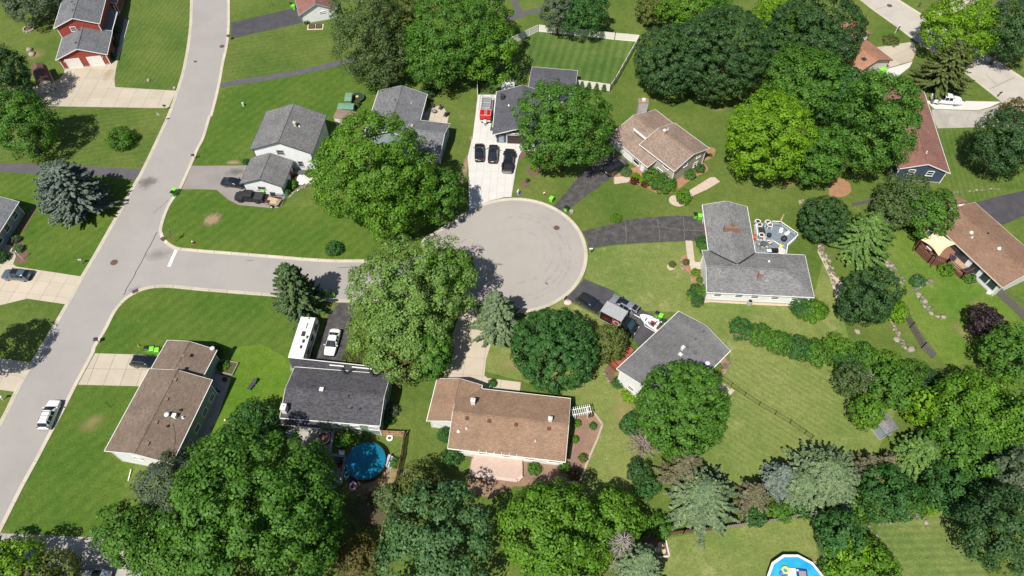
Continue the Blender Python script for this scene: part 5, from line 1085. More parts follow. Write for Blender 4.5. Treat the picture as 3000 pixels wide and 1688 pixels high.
for q, yy, s_ in ((x*.08,-.1,.85),(-x*.25,-.45,.55),(-x*.52,-.35,.5),(x*-.05,-.85,.45)): MB().box((q,yy,3.27),(s_,s_*.62,.16)).build('roof_hatch', flat('hatch_dark', (.05,.04,.045), .4), t)
MB().box((x*.45,.1,3.32),(1.0,.75,.3)).build('air_conditioner', flat('ac_grey', (.6,.6,.6), .5), t)
for sgn in (1,-1):
    for q in (-.5,-1.4): MB().cyl((q, sgn*(y-.05)-.12, .36), .36, .24, 16, 'Y').build('wheel', RUBBER, t)
MB().bar((x-.2,.5,.5),(x+1.3,0,.5),.1).bar((x-.2,-.5,.5),(x+1.3,0,.5),.1).build('tow_bar', PLASTIC, t)
for k in range(3): MB().box((x*.35,-y-.3-.25*k,.55-.2*k),(.7,.26,.05)).build('entry_step', RIMD, t)
mb = MB().bar((-x*.9,-y-.02,2.95),(x*.75,-y-.02,2.95),.12); mb.build('awning_roll', flat('awning_dark', (.06,.06,.07), .6), t)

# --- utility trailer behind the matte black pickup
a, b_ = Vector((-44.80,87.84)), Vector((-42.58,87.23)); d = (a-b_).normalized(); c = (a+b_)/2
t = thing('utility_trailer', 'small flatbed trailer with plywood floor and mesh ramp', 'trailer', (c.x, c.y, .03), math.atan2(d.y, d.x))
mb = MB()
for k in range(8): mb.box((0, -.75+k*.215, .55), (2.6, .2, .05))
mb.build('floor_boards', flat('plywood', (.48,.36,.24), .8), t)
mb = MB()
for z in (.6,.95):
    for sgn in (1,-1): mb.bar((-1.35,sgn*.9,z),(1.35,sgn*.9,z),.05)
    mb.bar((1.35,-.9,z),(1.35,.9,z),.05)
for sgn in (1,-1):
    for q in (-1.35,-.45,.45,1.35): mb.bar((q,sgn*.9,.5),(q,sgn*.9,.97),.05)
mb.bar((1.35,.6,.5),(2.4,0,.5),.07).bar((1.35,-.6,.5),(2.4,0,.5),.07); mb.build('frame', PLASTIC, t)
mb = MB()
for k in range(6): mb.bar((-1.4,-.85+k*.34,.6),(-1.5,-.85+k*.34,1.75),.04)
for z in (.62,1.2,1.75): mb.bar((-1.42,-.87,z),(-1.42,.87,z),.04)
mb.build('ramp_gate', PLASTIC, t); MB().box((.9,.35,.72),(.7,.5,.25)).build('tool_bin', flat('bin_maroon', (.10,.03,.035), .6), t)
for sgn in (1,-1): wh = MB().cyl((-.15, sgn*1.08-.1, .33), .33, .2, 16, 'Y').build('wheel', RUBBER, t); MB().cyl((-.15, sgn*1.08+(.1 if sgn>0 else -.112), .33), .2, .012, 12, 'Y').build('rim', TRIMW, wh)

# --- red and silver ladder trailer by the charcoal house
f, r = Vector((-5.36,109.00)), Vector((-5.07,115.16)); d = (f-r); Lf = d.length; d.normalize(); c = (f+r)/2
t = thing('ladder_trailer', 'red fronted trailer with silver ladder racks beside the charcoal roof', 'trailer', (c.x, c.y, .03), math.atan2(d.y, d.x))
SILV = flat('bright_aluminium', (.66,.66,.66), .3, .5); x = Lf/2
MB().box((0,0,.75),(Lf,2.0,.3)).build('chassis', RIMD, t); MB().box((x-.95,0,1.35),(1.7,2.2,1.2)).build('front_locker', flat('fire_red', (.50,.01,.012), .3, coat=.5), t)
mb = MB()
for yy in (-1.1,1.1): mb.box((x-.95,yy,1.97),(1.75,.08,.06))
for xx in (x-1.8,x-.1): mb.box((xx,0,1.97),(.08,2.2,.06))
mb.build('locker_trim', flat('trim_salmon', (.68,.42,.38), .5), t)
mb = MB()
for yy in (-.12,.32): mb.bar((x-2.0,yy,2.06),(x-.1,yy,2.06),.07)
for k in range(7): mb.bar((x-1.9+k*.28,-.12,2.06),(x-1.9+k*.28,.32,2.06),.06)
mb.build('roof_ladder', SILV, t); MB().box((-.9,0,1.15),(Lf-2.2,1.9,.5)).build('load_bed', flat('tarp_slate', (.11,.15,.17), .7), t)
mb = MB()
for k in range(6): mb.box((-x+.3+k*(Lf-2.4)/5,0,1.52),(.28 if k%2 else .5,1.7,.1))
mb.build('cross_rack', SILV, t)
for yy in (-1.15,1.05):
    m = MB(); z = 1.75
    for q in (-.22,.22): m.bar((-x-.35,yy+q,z),(x-1.9,yy+q,z),.08,.12)
    for k in range(14): m.bar((-x-.2+k*(Lf-1.6)/13,yy-.22,z),(-x-.2+k*(Lf-1.6)/13,yy+.22,z),.05)
    m.build('side_ladder', SILV, t)
MB().box((x+.15,0,.7),(.35,2.1,.12)).build('front_step', flat('step_grey', (.5,.5,.48), .6), t); MB().box((x+.45,0,.85),(.5,.55,.5)).build('winch_cover', TRIMW, t); MB().bar((x+.2,.4,.55),(x+1.1,0,.5),.1).bar((x+.2,-.4,.55),(x+1.1,0,.5),.1).build('tow_bar', flat('rust_brown', (.2,.12,.08), .8), t)
for sgn in (1,-1):
    for q in (-.4,-1.25): MB().cyl((q, sgn*1.0-.12, .38), .38, .24, 16, 'Y').build('wheel', RUBBER, t)

# ================================================================== BINS, MAILBOXES, POSTS
LIME = flat('lime_plastic', (0.20, 0.68, 0.045), 0.45, var=.03); DGREEN = flat('green_plastic_bin', (.04,.22,.09), .5); BLK = flat('bin_black', (.018,.018,.02), .5)
def make_bin(bodym, lidm):
    t = thing('trash_bin', '-', 'trash bin', group='wheeled trash bins')
    a, b_ = .25, .32; mb = MB()
    lo = [(-a,-a),(a,-a),(a,a),(-a,a)]; hi = [(-b_,-.36),(b_,-.36),(b_,.36),(-b_,.36)]
    mb.add([(x,y,.06) for x,y in lo]+[(x,y,1.02) for x,y in hi], [(0,3,2,1),(4,5,6,7),(0,1,5,4),(1,2,6,5),(2,3,7,6),(3,0,4,7)]); mb.build('body', bodym, t)
    mb = MB().box((0,-.02,1.06),(.7,.80,.06)); mb.add([(-.33,-.38,1.09),(.33,-.38,1.09),(.33,.38,1.09),(-.33,.38,1.09),(-.24,-.28,1.15),(.24,-.28,1.15),(.24,.25,1.15),(-.24,.25,1.15)], [(4,5,6,7),(0,1,5,4),(1,2,6,5),(2,3,7,6),(3,0,4,7)]); mb.build('lid', lidm, t)
    MB().bar((-.28,.45,1.0),(.28,.45,1.0),.05).build('handle', lidm, t)
    for s_ in (1,-1): MB().cyl((s_*.26-.03,.30,.13),.13,.06,12,'X').build('wheel', RUBBER, t)
    return t
protos = {'L': make_bin(LIME, LIME), 'K': make_bin(LIME, BLK), 'D': make_bin(DGREEN, DGREEN)}; used = set()
def tbin(k, p, rz, label):
    o = protos[k] if k not in used else copy_tree(protos[k]); used.add(k)
    o.location = (p[0], p[1], .035); o.rotation_euler = (0,0,R(rz)); o['label'] = label; o['category'] = 'trash bin'; o['group'] = 'wheeled trash bins'
tbin('L', (-62.32,90.18), 60, 'lime bin at the kerb, the taller lidded one by the main street')
tbin('K', (-62.43,89.38), 60, 'lime bin with black lid at the main street kerb')
tbin('L', (7.21,88.00), -30, 'lime bin on the grass at the turning circle kerb')
tbin('K', (9.82,85.66), -35, 'lime bin with black lid at the worn driveway mouth')
tbin('K', (32.97,84.04), 5, 'lime bin with black lid at the end of the cracked driveway')
tbin('L', (33.72,83.75), 5, 'all lime bin touching the grey garage wall')
tbin('K', (23.61,62.86), -30, 'lime bin with black lid beside the boat')
tbin('L', (24.15,62.47), -30, 'all lime bin beside the boat next to the grey roof')
tbin('L', (-30.97,67.13), 5, 'shaded lime bin on the side street below the conifer')
tbin('K', (-29.76,67.05), 5, 'shaded lime bin with black lid on the side street')
tbin('K', (-57.48,56.37), 10, 'black lidded lime bin beside the brown roofed garage')
tbin('L', (-56.61,56.23), 10, 'left of the two all lime bins by the brown roofed garage')
tbin('L', (-55.74,56.05), 10, 'right of the two all lime bins by the brown roofed garage')
tbin('D', (-99.90,117.48), 20, 'dark green bin beside the beige driveway in tree shade')
tbin('L', (-98.46,115.99), 20, 'lime bin beside the beige driveway of the red house')
tbin('K', (-51.10,148.19), 10, 'lime bin with black lid at the dark upper driveway')
tbin('L', (-50.44,147.41), 10, 'lime bin against the white gabled house')
tbin('L', (-45.84,89.87), -15, 'lime bin against the white garage wall')
tbin('K', (-46.65,90.24), -15, 'black lidded bin behind the matte black pickup')
tbin('L', (78.48,124.43), 30, 'lime bin beside the salmon roofed house')
tbin('L', (79.20,124.56), 30, 'second lime bin beside the salmon roofed house garage')
tbin('L', (-8.21,63.78), 20, 'lime bin in the shade of the big pale tree')
WOOD = flat('post_wood', (.30,.21,.14), .8); MBLK = flat('mailbox_black', (.03,.03,.032), .5)
def mailbox(p, rz, label, post=WOOD, box=MBLK, n=1):
    t = thing('mailbox', label, 'mailbox', (p[0], p[1], 0), R(rz), group='kerbside mailboxes')
    MB().box((0,0,.55),(.1,.1,1.1)).bar((0,0,.75),(.3,0,1.0),.07).build('post', post, t)
    for k in range(n):
        y = (k-(n-1)/2)*.34; mb = MB(); pr = [(-.11,0),(.11,0),(.11,.16)]+[(.11*math.cos(a),.16+.11*math.sin(a)) for a in (R(45),R(90),R(135))]+[(-.11,.16)]; m_ = len(pr)
        mb.add([(-.18,y+u_,1.1+v_) for u_,v_ in pr]+[(.42,y+u_,1.1+v_) for u_,v_ in pr], [(i,(i+1)%m_,m_+(i+1)%m_,m_+i) for i in range(m_)]+[tuple(range(m_))[::-1],tuple(range(m_,2*m_))]); b_ = mb.build('box', box, t)
        MB().box((.1,y-.13,1.3),(.04,.02,.2)).build('flag', flat('flag_red', (.4,.03,.03), .5), b_)
    MB().box((.12,0,1.08),(.62,.2+.34*(n-1),.04)).build('shelf', post, t)
mailbox((-70.61,112.93), 0, 'black mailbox at the beige driveway corner')
mailbox((-60.98,98.91), 200, 'dark mailbox at the kerb below the white house lawn')
mailbox((-73.99,73.66), 0, 'grey mailbox on the lawn below the blue spruce', flat('post_grey', (.25,.25,.25), .7), flat('box_grey', (.42,.43,.44), .5))
mailbox((-65.79,57.92), 190, 'double dark mailbox at the lower street lawn corner', flat('post_grey2', (.3,.3,.3), .7), MBLK, 2)
mailbox((-62.63,135.87), 180, 'brown stone mailbox beside the dark upper driveway', flat('stone_post', (.42,.33,.26), .9), flat('box_brown', (.10,.06,.045), .6), 2)
mailbox((1.13,89.68), 250, 'white mailbox standing in the dark stone ring', TRIMW, TRIMW)
mailbox((13.77,76.06), 180, 'white mailbox at the turning circle below the cracked driveway', flat('post_dark', (.08,.08,.08), .7), flat('box_white', (.66,.72,.75), .5))
mailbox((8.53,65.84), 60, 'grey mailbox at the kerb beside the round pink stone', flat('post_grey3', (.4,.4,.4), .7), flat('box_pale', (.55,.55,.55), .5))
mailbox((94.47,148.19), 200, 'dark green mailbox across the upper right street', flat('post_g', (.04,.10,.08), .6), flat('box_g', (.03,.12,.10), .5))
mailbox((100.53,116.85), 20, 'black mailbox on the grass beside the white pickup drive', MBLK, MBLK)
mailbox((-77.02,47.88), 0, 'white mailbox at the left edge beside the lower kerb', TRIMW, TRIMW)
def post(p, h, label, name, cat, mat, r=.03, head=None):
    t = thing(name, label, cat, (p[0], p[1], 0)); MB().cyl((0,0,0), r, h, 8).build('pole', mat, t)
    if head: head(t, h)
    return t
STEEL = flat('galvanised', (.42,.44,.44), .5, .5)
def speed(t, h): MB().box((0,-.03,h-.25),(.5,.02,.62)).build('sign_plate', flat('sign_back', (.5,.52,.52), .5, .3), t)
post((-70.16,109.02), 2.6, 'thin steel sign post beside the beige driveway lawn', 'road_sign', 'road sign', STEEL, .035, speed)
def street(t, h):
    MB().box((0,0,h+.05),(.9,.02,.22), R(10)).build('name_plate', flat('sign_green', (.02,.28,.16), .4), t); MB().box((0,0,h+.3),(.9,.02,.22), R(100)).build('name_plate', flat('sign_green', (.02,.28,.16), .4), t); MB().cyl((0,-.06,h-.5), .33, .02, 8, 'Y').build('stop_plate', flat('sign_red', (.4,.03,.03), .4), t)
post((-59.23,78.51), 2.5, 'corner street sign with green name plates at the junction', 'street_sign', 'street sign', STEEL, .04, street)
post((-60.35,46.69), 1.9, 'thin dark hook post in the lawn by the parked car', 'garden_hook', 'garden hook', PLASTIC, .035)
post((-55.57,148.66), 1.3, 'thin dark marker post on the top lawn', 'marker_post', 'post', PLASTIC, .035)
post((-51.87,97.94), 1.9, 'leaning dark pole at the edge of the brown driveway', 'marker_post', 'post', PLASTIC, .04)
def utility(p, d, h, label, mat, name='utility_box'):
    t = thing(name, label, 'utility box', (p[0], p[1], 0)); MB().box((0,0,h/2),(d,d,h)).build('cabinet', mat, t); MB().box((0,0,h+.03),(d+.06,d+.06,.06)).build('lid', mat, t)
utility((-54.99,114.14), .3, .8, 'slim pale utility pedestal on the sloping lawn', flat('pedestal', (.58,.62,.62), .6))
utility((10.79,85.28), .6, .5, 'grey stone block beside the worn driveway mouth', flat('rock_grey', (.32,.30,.27), .9))
def sale(p, rz, label, arm=1.0):
    t = thing('yard_sign', label, 'yard sign', (p[0], p[1], 0), R(rz)); MB().box((0,0,.95),(.1,.1,1.9)).box((arm/2,0,1.75),(arm,.08,.08)).build('post', TRIMW, t); MB().box((arm*.55,0,1.3),(.6,.03,.6)).build('hanging_panel', flat('panel_brown', (.10,.06,.05), .5), t)
sale((85.98,138.48), 28, 'white hanging sign post on the lawn by the upper right street')
t = thing('lamp_post', 'white slanting lamp post in the mulch bed on the left', 'lamp post', (-84.58,74.61)+(0,)); MB().cyl((0,0,0),.06,2.1,10).build('pole', TRIMW, t); MB().cyl((0,0,2.1),.14,.3,8,r2=.09).build('lantern', flat('lantern_pale', (.7,.72,.72), .3), t)
# hydrant, stones, ornaments
t = thing('fire_hydrant', 'red and white hydrant on the grass above the turning circle', 'hydrant', (5.96,89.68)+(0,)); HYD = flat('hydrant_red', (.42,.06,.05), .5)
MB().cyl((0,0,0),.16,.12,12).cyl((0,0,.1),.12,.5,12).build('barrel', HYD, t); MB().ball((0,0,.62),.14,10,5).build('bonnet', TRIMW, t); MB().cyl((-.22,0,.42),.06,.44,10,'X').build('nozzle', TRIMW, t); MB().cyl((0.1,0,0),.012,1.5,6).build('marker_rod', STEEL, t)
t = thing('fire_hydrant', 'red hydrant on the corner lawn beside the street sign', 'hydrant', (-56.04,78.15)+(0,)); MB().cyl((0,0,0),.16,.12,12).cyl((0,0,.1),.12,.5,12).build('barrel', HYD, t); MB().ball((0,0,.62),.14,10,5).build('bonnet', TRIMW, t); MB().cyl((-.22,0,.42),.06,.44,10,'X').build('nozzle', HYD, t)
ROCKM = flat('field_stone', (.20,.175,.135), .9, var=.18, scale=2.5); ROCKP = flat('pale_stone', (.33,.29,.23), .9, var=.15, scale=2.5); ROCKR = flat('pink_stone', (.62,.46,.40), .9, var=.1, scale=2.0)
def rock_mesh(seed, m):
    rd = random.Random(seed); mb = MB(); mb.ball((0,0,.12), .5, 7, 4, sz=.62, jit=.22, seed=seed); return mb.mesh('stone', m)
ROCKS = [rock_mesh(i, ROCKM) for i in range(3)] + [rock_mesh(i+9, ROCKP) for i in range(2)]
def rock(p, s_, label, mesh, sz=1.0):
    o = bpy.data.objects.new('boulder', mesh); COL.objects.link(o); o.location = (p[0], p[1], 0); o.scale = (s_, s_*.8, s_*sz); o.rotation_euler = (0,0,p[0]); tag(o, label, 'boulder')
rock((9.26,65.76), 1.5, 'flat round pink stone at the lower kerb of the circle', rock_mesh(4, ROCKR), .5)
rock((-70.58,119.75), 1.0, 'white stone at the corner of the beige driveway', ROCKS[3]); rock((-105.92,132.32), 1.6, 'larger white stone in the worn patch behind the shed', ROCKS[3]); rock((-104.85,130.93), 1.9, 'long white stone lying in the worn patch behind the shed', ROCKS[4], .6); rock((-76.75,122.20), 1.0, 'grey white stone in the mown lawn by the red house', ROCKS[3])
rock((63.20,56.68), 1.6, 'pale boulder below the wooden fence', ROCKS[4]); rock((61.56,58.58), 1.3, 'lone tan boulder beside the rock border', ROCKS[3], .6); rock((55.61,60.01), 1.2, 'white stone at the foot of the dark juniper', ROCKS[4])
def rockwall(lines, label, step=.75, size=.8, seed=1):
    p0 = lines[0][0]; t = thing('rock_border', label, 'rock border', (p0[0], p0[1], 0)); rd = random.Random(seed)
    for ln in lines:
        for a, b_ in zip(ln, ln[1:]):
            n = max(1, int(math.dist(a, b_)/(step*.55)))
            for k in range(n):
                q = (k+rd.uniform(-.2,.2))/n; o = bpy.data.objects.new('stone', rd.choice(ROCKS)); COL.objects.link(o); o.parent = t
                o.location = (a[0]+(b_[0]-a[0])*q-p0[0]+rd.gauss(0,.12), a[1]+(b_[1]-a[1])*q-p0[1]+rd.gauss(0,.12), 0); s_ = size*.72*rd.uniform(.6,1.35); o.scale = (s_*rd.uniform(.8,1.4), s_, s_*rd.uniform(.6,1.0)); o.rotation_euler = (0,0,rd.uniform(0,6.3))
    return t
rockwall([[(64.06,75.83),(64.63,73.14),(65.17,70.43),(66.41,68.77)],[(64.81,76.01),(65.29,73.48),(66.14,70.93),(66.75,69.43)]], 'double row of brown boulders descending the bright lawn', 1.0, 1.0, 2)
rockwall([[(67.63,67.13),(67.98,65.36),(68.85,63.63),(70.02,62.46),(71.28,62.69)],[(68.35,67.30),(68.77,65.36),(69.56,63.78)]], 'lower row of brown boulders curving across the bright lawn', 1.0, .9, 3)
rockwall([[(66.66,67.87),(68.24,68.60),(69.78,69.59),(71.36,70.26)]], 'row of tan stepping stones between the boulder rows', .8, .9, 4)
rockwall([[(53.84,77.34),(54.06,74.87),(54.19,71.61),(54.50,68.60),(54.53,66.16)],[(54.25,77.88),(54.77,72.80),(55.71,69.59)]], 'pale rocks along the bank left of the green conifer', .9, .8, 5)
rockwall([[(61.85,64.41),(61.75,61.92),(61.99,59.33),(62.44,57.10),(63.10,56.39)],[(61.63,62.38),(62.38,59.33),(62.87,57.25)]], 'pale rocks beside the weathered wooden fence', .8, .7, 6)
rockwall([[(48.70,28.91),(49.15,27.85),(48.63,28.28)],[(50.35,29.34),(53.23,29.88),(55.95,30.54),(56.64,29.67),(57.00,28.49)]], 'low pale stone border on the lower right lawn', .7, .7, 7)
rockwall([[(29.41,74.96),(29.27,72.45),(30.32,71.61),(30.60,70.76),(30.57,69.76)]], 'low tan stone edging of the front planting bed', .7, .5, 8)
rockwall([[(14.48,53.09),(14.32,52.53),(14.92,50.73)]], 'pale stones edging the bed below the red deck', .6, .5, 9)
rockwall([[(53.05,88.29),(52.92,86.43),(52.84,85.47)],[(53.52,88.39),(53.59,86.82)]], 'small patch of pale rocks right of the blue deck', .7, .7, 10)
rockwall([[(33.97,54.94),(33.95,54.08),(33.23,52.81),(32.25,52.18)]], 'curved pale stone edging of the small bark corner bed', .6, .5, 13)
rockwall([[(81.61,90.38),(85.41,90.58),(88.60,91.14),(91.50,91.28)]], 'thin line of pale stones on the lawn below the navy house', .9, .5, 11)
rockwall([[(-41.23,89.18),(-39.68,91.38),(-37.60,92.40)],[(-40.66,90.18),(-38.70,91.79)]], 'heap of tan landscaping rocks beside the white garage', .5, .7, 12)
# fire ring, lounger, lawn things
t = thing('fire_ring', 'round stone fire ring on the lawn behind the red house', 'fire ring', (-109.07,139.87)+(0,))
for k in range(12): o = MB().box((1.1*math.cos(k*math.pi/6),1.1*math.sin(k*math.pi/6),.13),(.5,.4,.26),k*math.pi/6+math.pi/2).build('ring_block', ROCKP, t)
MB().cyl((0,0,.02),.7,.06,16).build('ash_bed', flat('ash_brown', (.16,.08,.06), .9), t)
t = thing('lounger', 'dark mesh lounger alone on the fresh green lawn', 'lounger', (-39.77,50.31)+(0,), R(62))
MB().box((-.3,0,.38),(1.2,.62,.05)).build('seat', flat('mesh_dark', (.05,.05,.055), .8), t); MB().box((.62,0,.58),(.8,.62,.05),ry=R(-32)).build('backrest', flat('mesh_dark', (.05,.05,.055), .8), t)
for x in (-.8,.3):
    for y in (-.3,.3): MB().box((x,y,.19),(.05,.05,.38)).build('leg', STEEL, t)
t = thing('ball', 'small white ball on the fresh green lawn', 'ball', (-42.68,44.58)+(0,)); MB().ball((0,0,.13),.16,12,8).build('ball_skin', TRIMW, t)
t = thing('raised_bed', 'double framed raised vegetable bed beside the white gabled house', 'raised bed', (-44.51,140.70)+(0,), R(3))
MB().box((0,0,.02),(3.6,2.0,.04)).build('gravel_border', flat('border_tan', (.62,.45,.33), .9), t)
for x in (-.8,.8):
    fr = MB(); 
    for a in (-.6,.6): fr.box((x+a,0,.18),(.1,1.3,.3)); fr.box((x,a,.18),(1.2,.1,.3))
    fr.build('frame', flat('frame_brown', (.09,.05,.035), .8), t); MB().box((x,0,.2),(1.1,1.1,.15)).build('soil', flat('soil_green', (.07,.08,.03), .9), t)
t = thing('raised_bed', 'wooden framed raised bed behind the brown roofed garage', 'raised bed', (-44.28,53.37)+(0,), R(-12)); fr = MB()
for a in (-1.3,1.3): fr.box((a,0,.2),(.1,2.2,.35)); fr.box((0,a*.82,.2),(2.6,.1,.35))
fr.build('frame', flat('frame_grey_wood', (.36,.31,.25), .9), t); MB().box((0,0,.2),(2.5,2.0,.2)).build('soil', flat('soil_green', (.07,.08,.03), .9), t)
t = thing('garden_arbor', 'white slatted garden arbor at the start of the brick path', 'arbor', (10.18,45.12)+(0,), R(12))
for x in (-.95,.95):
    for y in (-.4,.4): MB().box((x,y,1.1),(.1,.1,2.2)).build('post', TRIMW, t)
    mb = MB(); [mb.box((x,0,.4+.4*k),(.05,.8,.05)) for k in range(5)]; mb.build('side_lattice', TRIMW, t)
mb = MB(); [mb.bar((-1.35+.3*k,-.75,2.25),(-1.35+.3*k,.75,2.25),.06,.12) for k in range(10)]; [mb.bar((-1.5,y,2.15),(1.5,y,2.15),.07,.14) for y in (-.4,.4)]; mb.build('rafter', TRIMW, t)
t = thing('landscape_edging', 'pale timber edging around the brown mulch garden', 'edging', (11.92,46.23)+(0,)); o0 = (11.92,46.23); mb = MB(); e = [(11.92,46.23),(12.58,45.25),(13.41,43.90),(12.44,41.44),(11.36,39.23),(10.70,37.80),(9.64,35.31),(5.89,34.76)]
for a, b_ in zip(e, e[1:]): MB().bar((a[0]-o0[0],a[1]-o0[1],.1),(b_[0]-o0[0],b_[1]-o0[1],.1),.32,.2).build('timber', flat('timber_tan', (.42,.34,.26), .9), t)

# ================================================================== FENCES
def fence(pts, h, kind, label, mat, panel=2.4, postm=None, cap=False, gap=.0):
    p0 = pts[0]; t = thing('fence', label, 'fence', (p0[0], p0[1], 0)); postm = postm or mat
    for a, b_ in zip(pts, pts[1:]):
        L_ = math.dist(a, b_); n = max(1, round(L_/panel)); ang = math.atan2(b_[1]-a[1], b_[0]-a[0])
        for k in range(n):
            m0 = ((k+.5)/n); x, y = a[0]+(b_[0]-a[0])*m0-p0[0], a[1]+(b_[1]-a[1])*m0-p0[1]; w = L_/n-.12; mb = MB()
            if kind == 'vinyl':
                nb = 8
                for j in range(nb): mb.box((-w/2+(j+.5)*w/nb,0,h/2),(w/nb-.012,.04,h-.2))
                mb.box((0,0,h-.05),(w,.07,.12)).box((0,0,.14),(w,.07,.14))
            elif kind == 'board':
                nb = max(6, int(w/.16))
                for j in range(nb): mb.box((-w/2+(j+.5)*w/nb,.03 if j%2 else -.03,h/2+(.02 if j%3 else 0)),(w/nb-.02,.025,h))
                mb.box((0,0,.35),(w,.06,.09)).box((0,0,h-.3),(w,.06,.09))
            elif kind == 'metal':
                for j in range(int(w/.13)): mb.box((-w/2+.06+j*.13,0,h/2),(.012,.012,h))
                mb.box((0,0,h-.08),(w+.1,.02,.025)).box((0,0,.15),(w+.1,.02,.025))
            elif kind == 'chain':
                for j in range(int(w/.22)): mb.bar((-w/2+j*.22,0,.05),(-w/2+j*.22+.9,0,h),.012); mb.bar((-w/2+j*.22+.9,0,.05),(-w/2+j*.22,0,h),.012)
                mb.box((0,0,h),(w+.1,.05,.05))
            o = mb.build('fence_panel', mat, t); o.location = (x, y, 0); o.rotation_euler = (0,0,ang)
            q = k/n; MB().box((0,0,(h+.1)/2),(.13 if kind != 'metal' else .05,)*2+(h+.1,)).build('post', postm, t, loc=(a[0]+(b_[0]-a[0])*q-p0[0], a[1]+(b_[1]-a[1])*q-p0[1], 0))
        MB().box((0,0,(h+.1)/2),(.13 if kind != 'metal' else .05,)*2+(h+.1,)).build('post', postm, t, loc=(b_[0]-p0[0], b_[1]-p0[1], 0))
    return t
VINYL = flat('vinyl_ivory', (.78,.74,.67), .45, var=.03); WEATH = flat('weathered_wood', (.185,.165,.15), .9, var=.15); BRW = flat('brown_fence_wood', (.17,.085,.06), .85, var=.12); CEDAR = flat('cedar_wood', (.42,.27,.15), .8, var=.12)
fence([(-1.74,133.16),(5.88,139.01),(22.79,136.01),(28.06,135.24)], 1.8, 'vinyl', 'ivory vinyl privacy fence along the back of the striped lawn', VINYL)
fence([(28.06,135.24),(21.53,120.73),(20.41,118.69)], 1.8, 'vinyl', 'ivory vinyl fence with dark shaded outer side beside the dark maples', VINYL)
fence([(20.41,118.69),(13.38,120.14)], 1.8, 'vinyl', 'short ivory vinyl fence behind the four little conical shrubs', VINYL)
fence([(-7.13,117.48),(-7.38,124.16),(-7.61,129.82)], 1.8, 'vinyl', 'ivory vinyl fence seen end on beside the ladder trailer', VINYL)
fence([(32.03,51.62),(33.56,50.14),(35.29,48.55),(37.17,46.95),(39.26,45.45),(41.16,44.03),(42.97,42.38),(43.85,41.63)], 1.25, 'metal', 'black metal picket fence crossing the dry back lawn', PLASTIC, 3.0)
fence([(80.97,67.21),(83.42,62.07),(84.71,59.18)], 1.7, 'board', 'weathered board fence below the right hand brown house', WEATH)
fence([(64.11,63.63),(64.36,60.69),(65.01,56.97),(65.96,55.09)], 1.7, 'board', 'weathered board fence beside the pale rocks', WEATH)
fence([(17.57,27.32),(23.14,28.06),(28.84,28.66)], 1.3, 'board', 'dark brown board fence above the mulch square', BRW)
fence([(28.84,28.66),(34.63,29.45),(40.77,30.43)], 1.3, 'board', 'grey brown board fence along the top of the pool lawn', flat('grey_brown_wood', (.30,.25,.21), .9, var=.12))
fence([(40.77,30.43),(40.96,27.64),(40.96,24.33),(40.88,21.55)], 1.2, 'chain', 'chain link fence on the right of the pool lawn', STEEL)
fence([(-15.69,42.01),(-15.83,38.33),(-16.33,34.15),(-16.88,30.90),(-17.49,27.29)], 1.8, 'board', 'tall cedar board fence beside the blue pool yard', CEDAR)
fence([(62.19,86.82),(67.08,88.00)], 1.2, 'board', 'short grey board fence between the round trees on the right', WEATH)
a, b_ = (-18.98,42.15), (-15.63,41.98); t = thing('gate', 'cedar framed lattice gate between sage house and board fence', 'gate', a+(0,), math.atan2(b_[1]-a[1], b_[0]-a[0])); Lg = math.dist(a, b_)
mb = MB(); [mb.box((x,0,.9),(.12,.1,1.8)) for x in (0,Lg*.33,Lg*.85,Lg)]; mb.build('post', CEDAR, t); mb = MB(); [mb.bar((0,0,z),(Lg,0,z),.06,.1) for z in (.15,.9,1.75)]; mb.bar((Lg*.35,0,.15),(Lg*.85,0,1.75),.06,.1); mb.build('rail', CEDAR, t)
mb = MB(); [mb.box((.1+k*.16,.05,.95),(.13,.02,1.6)) for k in range(int((Lg-.2)/.16))]; mb.build('gate_board', CEDAR, t)

# ================================================================== DECKS
def railing(t, p0, pts, z, h, mat, top=None, step=.16, thick=.035):
    for a, b_ in zip(pts, pts[1:]):
        n = max(2, int(math.dist(a, b_)/step)); mb = MB()
        for k in range(n+1): x, y = a[0]+(b_[0]-a[0])*k/n-p0[0], a[1]+(b_[1]-a[1])*k/n-p0[1]; mb.box((x,y,z+h/2),(thick,thick,h))
        bo = mb.build('baluster_row', mat, t); bo['kind'] = 'stuff'; A_, B_ = (a[0]-p0[0],a[1]-p0[1],z+h), (b_[0]-p0[0],b_[1]-p0[1],z+h)
        MB().bar(A_, B_, .14, .06).build('hand_rail', top or mat, t); MB().bar((A_[0],A_[1],z+.1),(B_[0],B_[1],z+.1),.05,.06).build('bottom_rail', mat, t)
        for p in (a, b_): MB().box((p[0]-p0[0],p[1]-p0[1],(z+h)/2),(.12,.12,z+h)).build('rail_post', mat, t)
